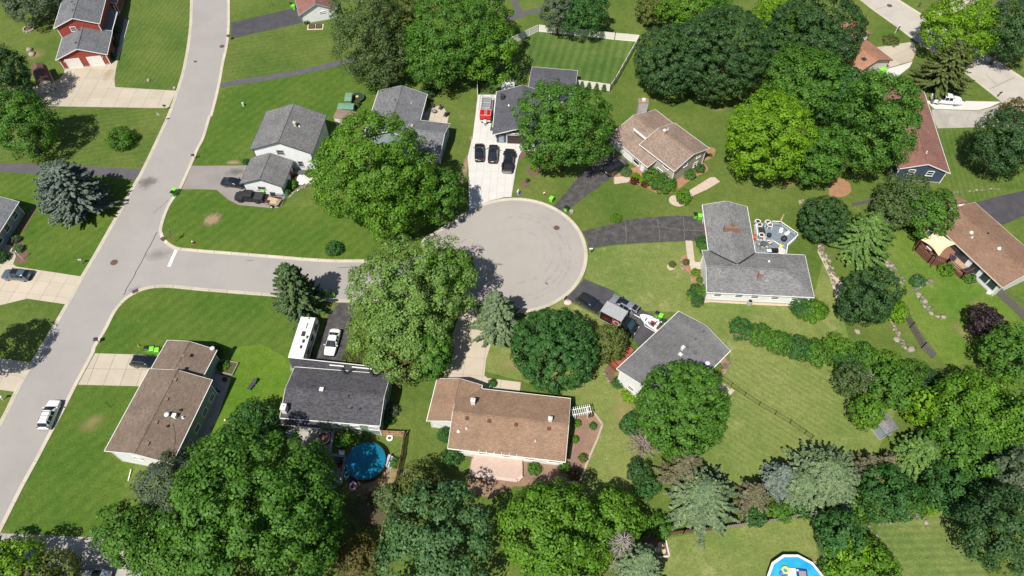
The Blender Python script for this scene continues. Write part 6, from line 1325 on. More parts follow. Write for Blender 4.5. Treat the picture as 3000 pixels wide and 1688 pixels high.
def deck(poly, z, mat, label, ang, fascia, bw=.15, name='deck'):
    p0 = poly[0]; t = thing(name, label, 'deck', (p0[0], p0[1], 0)); 
    if sum(poly[i][0]*poly[(i+1)%len(poly)][1]-poly[(i+1)%len(poly)][0]*poly[i][1] for i in range(len(poly))) < 0: poly = poly[::-1]
    c, s_ = math.cos(ang), math.sin(ang); loc = [((p[0]-p0[0])*c+(p[1]-p0[1])*s_, -(p[0]-p0[0])*s_+(p[1]-p0[1])*c) for p in poly]
    y = min(p[1] for p in loc); y1 = max(p[1] for p in loc); x0, x1 = min(p[0] for p in loc)-1, max(p[0] for p in loc)+1; mb = MB()
    while y < y1:
        q = clip_poly(loc, [(x0,y+.008),(x1,y+.008),(x1,y+bw-.008),(x0,y+bw-.008)])
        if len(q) > 2 and area(q) > .02:
            q = [(a*c-b_*s_, a*s_+b_*c) for a,b_ in q]
            try: mb.prism(q, z-.04, z)
            except Exception: pass
        y += bw
    o = mb.build('deck_boards', mat, t); o['kind'] = 'stuff'
    mb = MB()
    for i in range(len(poly)): a, b_ = poly[i], poly[(i+1)%len(poly)]; mb.bar((a[0]-p0[0],a[1]-p0[1],z/2-.02),(b_[0]-p0[0],b_[1]-p0[1],z/2-.02),.05,z-.06)
    mb.build('skirt', fascia, t); return t
BLUEDK = flat('deck_blue_grey', (.185,.225,.265), .7, var=.05); 
dk = deck([(43.37,82.27),(46.35,82.34),(47.80,82.27),(50.17,79.64),(50.13,79.13),(47.88,77.07),(47.24,75.14),(42.06,75.14)], .6, BLUEDK, 'blue grey deck with white railings beside the T shaped house', R(0), TRIMW)
p0 = (43.37,82.27)
railing(dk, p0, [(46.35,82.34),(47.80,82.27),(50.17,79.64),(50.13,79.13),(47.88,77.07),(47.24,75.14)], .6, .55, TRIMW, TRIMW, .5, .06)
railing(dk, p0, [(43.15,79.41),(43.37,82.27)], .6, .55, TRIMW, TRIMW, .5, .06)
for pts in ([(43.45,78.47),(45.81,78.35),(46.79,77.37),(47.42,77.12)],):
    mb = MB(); [mb.bar((a[0]-p0[0],a[1]-p0[1],.63),(b_[0]-p0[0],b_[1]-p0[1],.63),.14,.06) for a, b_ in zip(pts, pts[1:])]; mb.build('step_edge', TRIMW, dk)
mb = MB(); bp = [(46.43,81.81),(47.68,81.78),(49.80,79.38)]; [mb.bar((a[0]-p0[0],a[1]-p0[1],.9),(b_[0]-p0[0],b_[1]-p0[1],.9),.42,.07) for a, b_ in zip(bp, bp[1:])]; mb.build('bench', BLUEDK, dk)
def planter(p, label, h=.85):
    t = thing('planter', label, 'planter', (p[0], p[1], .6), R(-4)); MB().box((0,0,h/2),(.75,.75,h-.05)).build('box', BLUEDK, t); mb = MB()
    for x in (-.4,.4): mb.box((x,0,h),(.14,.95,.1)); mb.box((0,x,h),(.95,.14,.1)); [mb.box((x,y,h/2),(.1,.1,h)) for y in (-.4,.4)]
    mb.build('frame', TRIMW, t); MB().box((0,0,h-.02),(.68,.68,.06)).build('soil', flat('soil_dark', (.05,.035,.03), .9), t)
planter((43.63,82.04), 'white framed planter at the house end of the blue deck'); planter((43.78,81.29), 'white framed planter in front of the corner planter on the blue deck'); planter((45.38,81.88), 'white framed planter in the middle of the blue deck edge'); planter((45.60,81.26), 'white framed planter in front of the middle one on the blue deck'); planter((43.66,78.94), 'white framed planter beside the dark deck box')
t = thing('storage_box', 'dark slatted storage box beside the planters on the blue deck', 'storage box', (44.13,80.49)+(.6,), R(0)); MB().box((0,0,.3),(.75,1.6,.55)).build('box', flat('box_dark_brown', (.06,.045,.045), .7), t); MB().box((0,0,.6),(.85,1.7,.06)).build('lid', flat('lid_dark', (.045,.035,.035), .6), t)
def urn(p, label, r=.42):
    t = thing('kettle_grill', label, 'grill', (p[0], p[1], .6)); MB().ball((0,0,.8), r, 14, 7, sz=.8).build('bowl', PLASTIC, t)
    for k in range(3): MB().bar((.15*math.cos(k*2.1),.15*math.sin(k*2.1),.6),(.35*math.cos(k*2.1),.35*math.sin(k*2.1),0),.04).build('leg', PLASTIC, t)
urn((45.02,79.02), 'small round black covered stool in the middle of the deck', .42); urn((47.46,78.19), 'large round black covered grill on the blue deck', .55)
t = thing('barbecue', 'black rectangular gas barbecue against the house on the blue deck', 'barbecue', (45.21,75.49)+(.6,)); MB().box((0,0,.45),(1.0,.6,.8)).build('cabinet', PLASTIC, t); MB().box((0,0,.98),(1.15,.65,.26)).build('hood', flat('hood_black', (.02,.02,.022), .3), t); MB().box((-.95,0,.8),(.8,.55,.06)).build('side_table', TRIMW, t)
def chair(p, rz, label, seat, frame, name='patio_chair', z=.6):
    t = thing(name, label, 'chair', (p[0], p[1], z), R(rz), group='chairs on the blue deck'); MB().box((0,0,.42),(.55,.55,.06)).build('seat', seat, t); MB().box((-.3,0,.75),(.06,.55,.65),ry=R(-12)).build('backrest', seat, t)
    for x in (-.25,.25):
        for y in (-.25,.25): MB().box((x,y,.2),(.05,.05,.4)).build('leg', frame, t)
    for y in (-.3,.3): MB().box((0,y,.62),(.5,.05,.04)).build('armrest', frame, t)
TANF = flat('tan_sling', (.50,.44,.36), .8)
chair((42.94,78.20), -50, 'tan patio chair nearest the red flowers', TANF, PLASTIC); chair((44.08,78.20), -100, 'tan patio chair at the upper side of the glass table', TANF, PLASTIC); chair((44.97,77.50), -160, 'tan patio chair at the right of the glass table', TANF, PLASTIC); chair((42.88,77.13), 20, 'tan patio chair at the left of the glass table', TANF, PLASTIC); chair((43.33,76.44), 85, 'tan patio chair at the lower side of the glass table', TANF, PLASTIC); chair((44.19,76.56), 130, 'tan patio chair at the lower right of the glass table', TANF, PLASTIC)
chair((47.35,80.05), -110, 'white plastic garden chair facing the deck', TRIMW, TRIMW); chair((48.22,79.47), 200, 'white plastic garden chair beside the covered grill', TRIMW, TRIMW)
t = thing('patio_table', 'round glass patio table among the tan chairs', 'table', (43.71,77.16)+(.6,)); MB().cyl((0,0,.7),.6,.03,20).build('table_top', glassy('table_glass', (.08,.11,.13), .05), t); MB().cyl((0,0,0),.05,.7,8).cyl((0,0,0),.3,.03,12).build('pedestal', PLASTIC, t)
t = thing('folded_parasol', 'salmon folded parasol at the rim of the blue deck', 'parasol', (47.89,82.47)+(.3,)); MB().cyl((0,0,0),.03,2.6,8).build('pole', TRIMW, t); MB().cyl((0,0,1.0),.16,1.5,10,r2=.05).build('canopy', flat('salmon_cloth', (.75,.38,.28), .8), t)
t = thing('side_table', 'round pale side table in the corner of the blue deck', 'table', (46.47,75.68)+(.6,)); MB().cyl((0,0,.5),.75,.06,20).build('table_top', flat('stone_pale', (.58,.55,.54), .6), t); MB().cyl((0,0,0),.12,.5,10).build('pedestal', TRIMW, t)

# red deck beside the boat house
RDK = flat('deck_red_stain', (.36,.10,.06), .75, var=.08)
pp = [(16.16,52.66),(15.15,53.96),(18.07,57.27),(19.22,56.10)]
dk = deck(pp, 1.0, RDK, 'red stained deck along the grey roofed house', R(42), flat('deck_red_dark', (.22,.05,.03), .8)); railing(dk, pp[0], pp[:3], 1.0, .9, RDK, RDK, .3)
# tan deck of the brown roofed ranch
pp = [(-5.34,39.25),(1.45,38.40),(1.50,37.08),(1.47,35.91),(0.75,35.21),(-5.36,35.97),(-5.93,36.77),(-5.71,38.21)]
TDK = flat('deck_tan', (.52,.39,.32), .7, var=.04); dk = deck(pp, .5, TDK, 'pinkish tan deck with cut corners behind the brown roof', R(-7), flat('deck_tan_skirt', (.40,.29,.23), .8)); p0 = pp[0]
mb = MB(); r_ = [(-5.93,36.77),(-5.36,35.97),(0.75,35.21),(1.47,35.91)]; [mb.bar((a[0]-p0[0],a[1]-p0[1],.485),(b_[0]-p0[0],b_[1]-p0[1],.485),.45,.06) for a, b_ in zip(r_, r_[1:])]; mb.build('step', flat('deck_tan_edge', (.58,.45,.38), .7), dk)
t = thing('garden_bench', 'wooden bench against the wall beside the tan deck', 'bench', (-6.23,39.07)+(0,), R(-7)); mb = MB(); [mb.box((0,-.2+k*.13,.45),(1.5,.11,.04)) for k in range(4)]; mb.build('seat', flat('bench_grey', (.42,.37,.34), .8), t); MB().box((0,.32,.7),(1.5,.05,.45)).build('backrest', flat('bench_grey', (.42,.37,.34), .8), t); [MB().box((x,y,.22),(.07,.07,.44)).build('leg', BRW, t) for x in (-.68,.68) for y in (-.2,.25)]
# brown deck with shade sail
DKB = flat('deck_brown', (.26,.135,.085), .75, var=.08); DKR = flat('deck_rail_brown', (.15,.06,.045), .7, var=.08)
pp = [(74.52,81.29),(71.04,78.56),(70.32,76.56),(71.64,73.94),(73.61,72.98),(74.90,74.10),(76.33,75.24)]
dk = deck(pp, 1.4, DKB, 'brown wooden deck under the cream shade sail', R(-43), DKR); railing(dk, pp[0], pp[1:5], 1.4, .95, DKR, DKR, .28, .05); railing(dk, pp[0], pp[:2], 1.4, .95, DKR, DKR, .28, .05)
pp = [(75.10,74.49),(74.50,73.36),(76.06,70.58),(78.21,71.60),(77.06,73.68),(76.37,74.98)]
dk = deck(pp, .9, flat('deck_worn_tan', (.42,.29,.18), .8, var=.2, scale=1.2), 'lower worn tan deck with brown railing and hot tub corner', R(-43), DKR); railing(dk, pp[0], pp[:4], .9, .9, DKR, DKR, .28, .05)
for k in range(4): MB().box(((78.77,71.47)[0]-pp[0][0]+.22*k,(78.77,71.47)[1]-pp[0][1]-.2*k,.7-.2*k),(1.1,.3,.06),R(45)).build('stair_tread', DKR, dk)
t = thing('shade_sail', 'cream four cornered shade sail stretched over the brown deck', 'shade sail', (72.52,75.86)+(0,)); c0 = (72.52,75.86); cs = [Vector((73.28,78.96)+(3.4,)), Vector((75.39,75.38)+(3.4,)), Vector((71.69,72.85)+(3.2,)), Vector((69.84,76.43)+(3.2,))]
n = 10; vs = []; mid = sum(cs, Vector())/4
for i in range(n+1):
    for j in range(n+1):
        u_, v_ = i/n, j/n; p = cs[0].lerp(cs[1], u_).lerp(cs[3].lerp(cs[2], u_), v_)
        pin = .28*(max(0, 4*u_*(1-u_))*abs(2*v_-1)**3 + max(0, 4*v_*(1-v_))*abs(2*u_-1)**3); p = p.lerp(mid, pin*.75); p.z -= .25*(4*u_*(1-u_)*4*v_*(1-v_)); vs.append((p.x-c0[0], p.y-c0[1], p.z))
mb = MB().add(vs, [(i*(n+1)+j,(i+1)*(n+1)+j,(i+1)*(n+1)+j+1,i*(n+1)+j+1) for i in range(n) for j in range(n)], smooth=True); mb.build('cloth', flat('sail_cream', (.72,.60,.38), .8, var=.03), t)
for p in cs[2:]: MB().cyl((p.x-c0[0],p.y-c0[1],0),.07,p.z+.1,8).build('pole', DKR, t)
t = thing('patio_table', 'square pale table on the brown deck', 'table', (71.51,75.51)+(1.4,), R(45)); MB().box((0,0,.72),(1.1,1.1,.05)).build('table_top', flat('stone_pale', (.58,.55,.54), .6), t); [MB().box((x,y,.35),(.06,.06,.7)).build('leg', PLASTIC, t) for x in (-.45,.45) for y in (-.45,.45)]
t = thing('outdoor_sofa', 'grey cushioned bench in the upper corner of the brown deck', 'sofa', (72.51,78.82)+(1.4,), R(40)); MB().box((0,0,.3),(2.4,.8,.35)).build('seat', flat('cushion_grey', (.33,.38,.36), .8), t); MB().box((0,.35,.6),(2.4,.2,.5)).build('backrest', flat('cushion_grey', (.33,.38,.36), .8), t)
t = thing('hot_tub', 'black covered hot tub sunk into the lower worn deck', 'hot tub', (77.15,71.45)+(.9,), R(15)); MB().box((0,0,.1),(1.9,1.1,.25)).build('cover', flat('cover_black', (.025,.025,.03), .6), t); MB().box((0,0,.02),(2.05,1.25,.12)).build('rim', DKR, t)
t = thing('kettle_grill', 'dark covered grill at the top of the lower worn deck', 'grill', (75.28,73.87)+(.9,)); MB().box((0,0,.45),(.8,.6,.9)).build('cover', flat('cover_slate', (.04,.05,.06), .6), t); MB().box((0,0,.95),(.5,.4,.2)).build('hood', flat('cover_slate', (.04,.05,.06), .6), t)

# ================================================================== POOLS
def water(name, c1, c2):
    m = bpy.data.materials.new(name); nt, N, L, B = nodes_of(m); g_ = N.new('ShaderNodeNewGeometry').outputs['Position']
    L.new(mixc(N, L, noise(N, L, g_, .5, 4, .6, .35, .7), c1, c2), B.inputs['Base Color']); B.inputs['Roughness'].default_value = .4; B.inputs['Specular IOR Level'].default_value = .3
    bp = N.new('ShaderNodeBump'); bp.inputs['Strength'].default_value = .08; bp.inputs['Distance'].default_value = .03; n2 = N.new('ShaderNodeTexNoise'); n2.inputs['Scale'].default_value = 3; L.new(g_, n2.inputs['Vector']); L.new(n2.outputs['Fac'], bp.inputs['Height']); L.new(bp.outputs[0], B.inputs['Normal']); return m
c = (-20.79,37.86); t = thing('above_ground_pool', 'round above ground pool with deep blue cover water', 'pool', c+(0,)); PR = 2.85
mb = MB(); n = 28
for k in range(n):
    a, b_ = 2*math.pi*k/n, 2*math.pi*(k+1)/n; f_ = 1.0
    mb.add([(PR*math.cos(a),PR*math.sin(a),0),(PR*math.cos(b_),PR*math.sin(b_),0),(PR*math.cos(b_),PR*math.sin(b_),1.25),(PR*math.cos(a),PR*math.sin(a),1.25)], [(0,1,2,3)])
mb.build('pool_wall', flat('pool_wall_black', (.025,.028,.035), .5), t); mb = MB()
for k in range(n):
    a, b_ = 2*math.pi*k/n, 2*math.pi*(k+1)/n; r0, r1 = PR-.06, PR+.03
    mb.add([(r1*math.cos(a),r1*math.sin(a),1.26),(r1*math.cos(b_),r1*math.sin(b_),1.26),(r0*math.cos(b_),r0*math.sin(b_),1.27),(r0*math.cos(a),r0*math.sin(a),1.27)], [(0,1,2,3)])
mb.build('rim', flat('pool_rim_dark', (.05,.06,.07), .5), t); MB().cyl((0,0,1.1),PR-.06,.08,28).build('water', water('pool_water_deep', (.003,.125,.215), (.004,.165,.25)), t)
c = (36.63,21.25); t = thing('above_ground_pool', 'white rimmed round pool with floats at the bottom edge', 'pool', c+(0,)); PR2 = 3.75; n = 12; off = R(15)
ring = lambda r_, z: [(r_*math.cos(2*math.pi*k/n+off), r_*math.sin(2*math.pi*k/n+off), z) for k in range(n)]
A_, B_, C_ = ring(PR2,0), ring(PR2,1.3), ring(PR2-.28,1.3); mb = MB().add(A_+B_, [(k,(k+1)%n,n+(k+1)%n,n+k) for k in range(n)]); mb.build('pool_wall', flat('pool_wall_navy', (.03,.035,.06), .5), t)
D_, E_ = ring(PR2-.28,.2), ring(PR2+.05,1.32); mb = MB().add(E_+ring(PR2-.28,1.33), [(k,(k+1)%n,n+(k+1)%n,n+k) for k in range(n)]); mb.build('rim', TRIMW, t)
MB().add(ring(PR2-.28,1.33)+ring(PR2-.28,.9), [(k,n+k,n+(k+1)%n,(k+1)%n) for k in range(n)]).build('liner', flat('liner_blue', (.02,.30,.55), .4), t); MB().add(ring(PR2-.26,1.08), [tuple(range(n))]).build('water', water('pool_water_light', (.01,.27,.52), (.05,.42,.62)), t)
def torus(p, r, rr, mat, label, name, cat, z=0, sx=1.0, rz=0):
    t = thing(name, label, cat, (p[0], p[1], z), rz); mb = MB(); n, m_ = 18, 8
    vs = [((r+rr*math.cos(2*math.pi*j/m_))*math.cos(2*math.pi*i/n)*sx, (r+rr*math.cos(2*math.pi*j/m_))*math.sin(2*math.pi*i/n), rr+rr*math.sin(2*math.pi*j/m_)) for i in range(n) for j in range(m_)]
    mb.add(vs, [(i*m_+j,((i+1)%n)*m_+j,((i+1)%n)*m_+(j+1)%m_,i*m_+(j+1)%m_) for i in range(n) for j in range(m_)], smooth=True); mb.build('tube', mat, t); return t
torus((35.53,23.01), .38, .16, flat('float_yellow', (.75,.68,.12), .4), 'yellow ring float in the white rimmed pool', 'pool_float', 'pool float', 1.08)
torus((35.13,22.43), .36, .15, flat('float_purple', (.20,.16,.50), .4), 'purple ring float in the white rimmed pool', 'pool_float', 'pool float', 1.08)
t = thing('pool_lounger', 'white and navy inflatable lounger in the white rimmed pool', 'pool float', (37.02,22.61)+(1.08,), R(-6)); MB().box((-.7,0,.1),(1.0,1.1,.2)).build('pad', TRIMW, t); MB().box((.6,-.05,.12),(1.3,1.2,.24)).build('base', flat('float_navy', (.03,.05,.2), .4), t); MB().box((.6,-.1,.26),(.9,.8,.12)).build('cushion', flat('float_grey', (.28,.27,.27), .5), t); MB().ball((0,.35,.3),.16,10,6).build('cup', TRIMW, t)
bed([(33.81,22.42),(34.80,23.60),(36.63,24.61),(38.25,24.61),(39.69,24.37),(40.81,24.37),(41.15,22.77),(40.97,21.84),(36.99,21.03)], GRAVEL, 'gravel surround of the white rimmed pool', .014, False)
torus((-22.32,34.53), .52, .2, flat('float_pink', (.62,.30,.48), .4), 'pink ring float on the ground below the blue pool', 'pool_float', 'pool float', 0, .85); torus((-23.35,36.09), .42, .17, flat('float_aqua', (.25,.55,.62), .3), 'pale aqua ring float against the blue pool wall', 'pool_float', 'pool float', .3, .7); torus((-22.72,35.18), .3, .1, flat('float_blue', (.02,.08,.4), .4), 'small blue ring beside the pink float', 'pool_float', 'pool float', 0)
torus((-17.89,41.73), .38, .15, flat('float_white', (.72,.70,.70), .4), 'pale ring float leaning by the cedar gate', 'pool_float', 'pool float', 0)
t = thing('pool_steps', 'pale grey pool step unit beside the blue pool', 'pool steps', (-17.72,38.04)+(0,), R(75)); [MB().box((0,-.3*k,.5-.15*k),(1.7,.35,.9-.3*k)).build('step', flat('step_pale', (.42,.45,.52), .5), t) for k in range(3)]
# sage house patio
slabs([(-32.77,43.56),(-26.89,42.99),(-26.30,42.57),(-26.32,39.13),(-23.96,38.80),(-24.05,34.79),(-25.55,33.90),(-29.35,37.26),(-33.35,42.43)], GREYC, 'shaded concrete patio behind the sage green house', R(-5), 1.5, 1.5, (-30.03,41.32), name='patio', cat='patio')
t = thing('retaining_wall', 'low grey retaining wall stepping round the patio and pool', 'wall', (-26.26,42.78)+(0,)); p0 = (-26.26,42.78); pts = [(-26.26,42.78),(-26.24,39.07),(-23.89,38.80),(-24.05,34.79)]
for a, b_ in zip(pts, pts[1:]):
    n = max(1, int(math.dist(a, b_)/.9))
    for k in range(n):
        u0, u1 = k/n, (k+.96)/n; MB().bar((a[0]+(b_[0]-a[0])*u0-p0[0],a[1]+(b_[1]-a[1])*u0-p0[1],.25),(a[0]+(b_[0]-a[0])*u1-p0[0],a[1]+(b_[1]-a[1])*u1-p0[1],.25),.38,.5).build('wall_block', flat('wall_grey', (.30,.29,.27), .9, var=.1), t)
t = thing('hot_tub', 'round inflatable hot tub with brown cover on the patio', 'hot tub', (-27.47,41.49)+(.03,)); MB().cyl((0,0,0),.95,.65,22).build('tub_wall', flat('tub_navy', (.04,.05,.07), .5), t); MB().cyl((0,0,.66),.86,.05,22).build('cover', flat('cover_brown', (.15,.07,.05), .7), t); torus_r = MB().cyl((0,0,.6),1.0,.1,22).build('rim', flat('rim_pale', (.5,.52,.55), .5), t)
t = thing('barbecue', 'black barbecue with shelf against the patio retaining wall', 'barbecue', (-25.03,38.00)+(.03,), R(-4)); MB().box((0,0,.45),(1.5,.65,.85)).build('cabinet', PLASTIC, t); MB().box((0,.05,1.0),(1.1,.6,.28)).build('hood', flat('hood_black', (.02,.02,.022), .3), t); MB().bar((-.5,-.3,1.02),(.5,-.3,1.02),.04).build('handle', STEEL, t)
chair((-24.53,37.40), 10, 'red folding chair beside the black barbecue', flat('seat_red', (.3,.03,.04), .7), PLASTIC, z=.03); chair((-29.51,42.57), 40, 'white plastic chair against the sage house patio wall', TRIMW, TRIMW, z=.03); chair((-32.24,42.43), 80, 'pale blue chair at the far end of the sage patio', flat('seat_blue', (.35,.5,.62), .6), TRIMW, z=.03); chair((-32.92,42.57), 80, 'grey chair at the far end of the sage patio', flat('seat_grey', (.4,.39,.37), .6), PLASTIC, z=.03)
chair((-24.41,39.27), 0, 'small white chair on the soil beside the blue pool', TRIMW, TRIMW, z=0)
# objects behind the brown roof street house
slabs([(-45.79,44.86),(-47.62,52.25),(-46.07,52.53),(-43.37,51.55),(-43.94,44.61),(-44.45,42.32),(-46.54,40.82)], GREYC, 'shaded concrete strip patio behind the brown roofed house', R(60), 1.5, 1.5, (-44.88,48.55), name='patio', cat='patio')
t = thing('wheelbarrow', 'blue tub wheelbarrow behind the brown roofed house', 'wheelbarrow', (-45.20,48.96)+(.03,), R(30)); MB().add([(-.5,-.3,.3),(.4,-.25,.3),(.4,.25,.3),(-.5,.3,.3),(-.7,-.42,.7),(.6,-.36,.62),(.6,.36,.62),(-.7,.42,.7)], [(0,3,2,1),(0,1,5,4),(1,2,6,5),(2,3,7,6),(3,0,4,7)]).build('tub', flat('tub_blue', (.02,.16,.45), .5), t); MB().cyl((.6,-.05,.2),.2,.1,14,'Y').build('wheel', RUBBER, t); MB().bar((-1.2,-.3,.6),(.5,-.2,.3),.04).bar((-1.2,.3,.6),(.5,.2,.3),.04).build('handle', WOOD, t)
t = thing('kettle_grill', 'black round grill behind the brown roofed house', 'grill', (-44.00,51.02)+(.03,)); MB().ball((0,0,.75),.42,12,7,sz=.8).build('bowl', PLASTIC, t); [MB().bar((.1*math.cos(k*2.1),.1*math.sin(k*2.1),.5),(.3*math.cos(k*2.1),.3*math.sin(k*2.1),0),.04).build('leg', PLASTIC, t) for k in range(3)]
# patio with dark chairs behind the grey ranch
slabs([(-18.14,111.15),(-16.71,114.02),(-14.26,114.26),(-12.79,111.15),(-13.00,109.02),(-18.39,110.08)], BEIGE2, 'tan patio with dark chairs behind the grey ranch', R(-5), 1.6, 1.6, (-15.62,112.32), name='patio', cat='patio')
DC = flat('chair_dark', (.05,.05,.055), .6)
chair((-16.19,113.65), -60, 'dark patio chair nearest the shaded wall on the tan patio', DC, DC, z=.03); chair((-14.60,113.05), -120, 'dark patio chair at the upper corner of the tan patio', DC, DC, z=.03); chair((-13.37,111.48), 180, 'dark patio chair at the outer edge of the tan patio', DC, DC, z=.03); chair((-13.51,110.91), 170, 'dark patio chair near the wing roof on the tan patio', DC, DC, z=.03)
t = thing('fire_pit', 'round dark metal fire pit among the dark chairs', 'fire pit', (-15.78,112.20)+(.03,)); MB().cyl((0,0,.2),.45,.15,16,r2=.55).build('bowl', DC, t); MB().cyl((0,0,0),.3,.2,12).build('stand', DC, t); MB().cyl((0,0,.33),.4,.03,16).build('ash_bed', flat('ash', (.25,.24,.23), .9), t)
# clutter beside the white garage
t = thing('tarp_heap', 'crumpled white tarpaulin heap beside the white garage', 'tarp', (-39.46,93.63)+(0,)); mb = MB(); mb.ball((0,0,0),1.5,14,6,sz=.4,half=True,jit=.16,seed=5); mb.ball((1.5,.1,0),1.2,12,6,sz=.3,half=True,jit=.2,seed=6); mb.build('cloth', flat('tarp_white', (.70,.67,.60), .7, var=.12), t)
t = thing('storage_box', 'dark plastic deck box beside the white house wall', 'storage box', (-39.96,94.77)+(0,), R(-4)); MB().box((0,0,.35),(2.0,.9,.65)).build('box', flat('box_slate', (.07,.075,.085), .6), t); MB().box((0,0,.72),(2.1,1.0,.1)).build('lid', flat('box_lid', (.09,.095,.105), .5), t)
t = thing('crate', 'black crate against the white garage wall', 'crate', (-44.11,89.81)+(0,), R(-10)); MB().box((0,0,.4),(.9,.8,.8)).build('box', PLASTIC, t); MB().box((0,0,.83),(.95,.85,.07)).build('lid', flat('box_lid', (.09,.095,.105), .5), t)
t = thing('dump_cart', 'grey tilted cart tray beside the white garage', 'cart', (-42.92,89.62)+(0,), R(-5)); MB().box((0,0,.65),(1.4,.9,.08),rx=R(20)).build('tray', flat('tray_grey', (.22,.23,.25), .5), t); [MB().cyl((x,-.1,.25),.25,.12,14,'X').build('wheel', RUBBER, t) for x in (-.6,.5)]; MB().box((0,0,.4),(.9,.5,.3)).build('frame', PLASTIC, t)
t = thing('bucket', 'blue bucket beside the landscaping rocks', 'bucket', (-41.74,89.50)+(0,)); MB().cyl((0,0,0),.3,.6,14,r2=.36).build('pail', flat('pail_blue', (.10,.17,.30), .5), t); MB().tube([(-.35,0,.6),(0,.15,.8),(.35,0,.6)], .02).build('handle', STEEL, t)
# trampoline behind the green sheds, composters, odd things
t = thing('trampoline', 'small dark round trampoline beside the green sheds', 'trampoline', (-31.85,116.11)+(0,)); MB().cyl((0,0,.75),1.3,.04,20).build('mat', flat('mat_dark', (.03,.045,.035), .7), t); [MB().bar((1.3*math.cos(k*1.047),1.3*math.sin(k*1.047),0),(1.3*math.cos(k*1.047),1.3*math.sin(k*1.047),.75),.05).build('leg', flat('leg_green', (.04,.12,.07), .5), t) for k in range(6)]; MB().cyl((0,0,.8),.32,.06,12).build('toy', flat('toy_yellow', (.6,.45,.1), .6), t); MB().cyl((0,0,.70),1.45,.05,20).build('rim_pad', flat('rim_green', (.04,.13,.07), .6), t)
t = thing('air_conditioner', 'grey air conditioner on the stones below the white wall', 'air conditioner', (39.28,65.44)+(0,)); MB().cyl((0,0,0),.42,.8,16).build('casing', flat('ac_casing', (.40,.40,.40), .5), t); MB().cyl((0,0,.8),.3,.03,14).build('fan_grille', PLASTIC, t)
t = thing('bird_bath', 'dark round bird bath in the small bark corner bed', 'bird bath', (33.07,53.37)+(0,)); MB().cyl((0,0,0),.16,.7,10).build('pedestal', flat('bath_stone', (.14,.11,.10), .8), t); MB().cyl((0,0,.7),.3,.14,16,r2=.5).build('basin', flat('bath_stone', (.14,.11,.10), .8), t)
for k, p in enumerate(((19.94,26.49),(19.43,25.81),(20.16,25.72),(18.57,25.39),(18.59,26.28))):
    t = thing('stepping_stone', ('tan stepping stone nearest the fence in the mulch square','tan stepping stone in the middle of the mulch square','tan stepping stone at the right of the mulch square','tan stepping stone at the lower left of the mulch square','tan stepping stone at the upper left of the mulch square')[k], 'stepping stone', p+(.02,), k*.7, group='stepping stones in the mulch square'); MB().cyl((0,0,0),.42,.05,8).build('paver', flat('paver_tan', (.52,.40,.24), .9), t)
mb = MB().bar((18.25,24.78)+(.1,), (20.92,25.03)+(.1,), .2, .22).bar((20.92,25.03)+(.1,), (20.65,27.47)+(.1,), .2, .22); tag(mb.build('landscape_edging', flat('edging_white', (.62,.58,.52), .8)), 'pale edging boards of the mulch square', 'edging')
t = thing('ornament', 'orange traffic marker on the lawn beside the brown roof bins', 'marker', (-59.35,57.32)+(0,)); MB().cyl((0,0,0),.16,.5,10,r2=.05).build('cone', flat('cone_orange', (.75,.35,.05), .5), t)
t = thing('flower_pot', 'terracotta pot of red flowers where deck meets grey roof', 'flower pot', (42.46,78.85)+(.6,)); MB().cyl((0,0,0),.22,.4,12,r2=.3).build('pot', flat('terracotta', (.4,.16,.08), .8), t); MB().ball((0,0,.55),.45,12,7,sz=.6,jit=.25,seed=3).build('blooms', flat('bloom_red', (.55,.08,.03), .8, var=.25, scale=8), t)
t = thing('flower_pot', 'white pot of yellow flowers at the lower deck corner', 'flower pot', (46.63,76.78)+(.6,)); MB().cyl((0,0,0),.25,.45,12,r2=.34).build('pot', TRIMW, t); MB().ball((0,0,.6),.42,12,7,sz=.6,jit=.25,seed=4).build('blooms', flat('bloom_yellow', (.65,.60,.15), .8, var=.25, scale=8), t)

# ================================================================== TREES AND SHRUBS
def quad_mesh(name, V, mat):
    n = len(V)//4; me = bpy.data.meshes.new(name); me.vertices.add(4*n); me.vertices.foreach_set('co', V.astype(np.float32).ravel())
    me.loops.add(4*n); me.loops.foreach_set('vertex_index', np.arange(4*n, dtype=np.int32)); me.polygons.add(n); me.polygons.foreach_set('loop_start', np.arange(0, 4*n, 4, dtype=np.int32)); me.polygons.foreach_set('loop_total', np.full(n, 4, dtype=np.int32))
    me.materials.append(mat); me.update(calc_edges=True); return me
def nrm(a): return a/np.maximum(1e-9, np.linalg.norm(a, axis=-1, keepdims=True))
def quads(P, Nn, size, rng, aspect=.72, tang=None):
    n = len(P); T = rng.normal(size=(n,3)) if tang is None else tang; T = nrm(T-Nn*(T*Nn).sum(1, keepdims=True)); B_ = np.cross(Nn, T)
    s_ = (size*rng.uniform(.65, 1.35, n))[:, None]/2; a = T*s_; b_ = B_*s_*aspect; bow = Nn*s_*.25
    V = np.empty((n, 4, 3)); V[:,0] = P-a-b_*.6; V[:,1] = P+a*.7-b_+bow; V[:,2] = P+a+b_*.5; V[:,3] = P-a*.6+b_+bow
    return V.reshape(-1, 3)
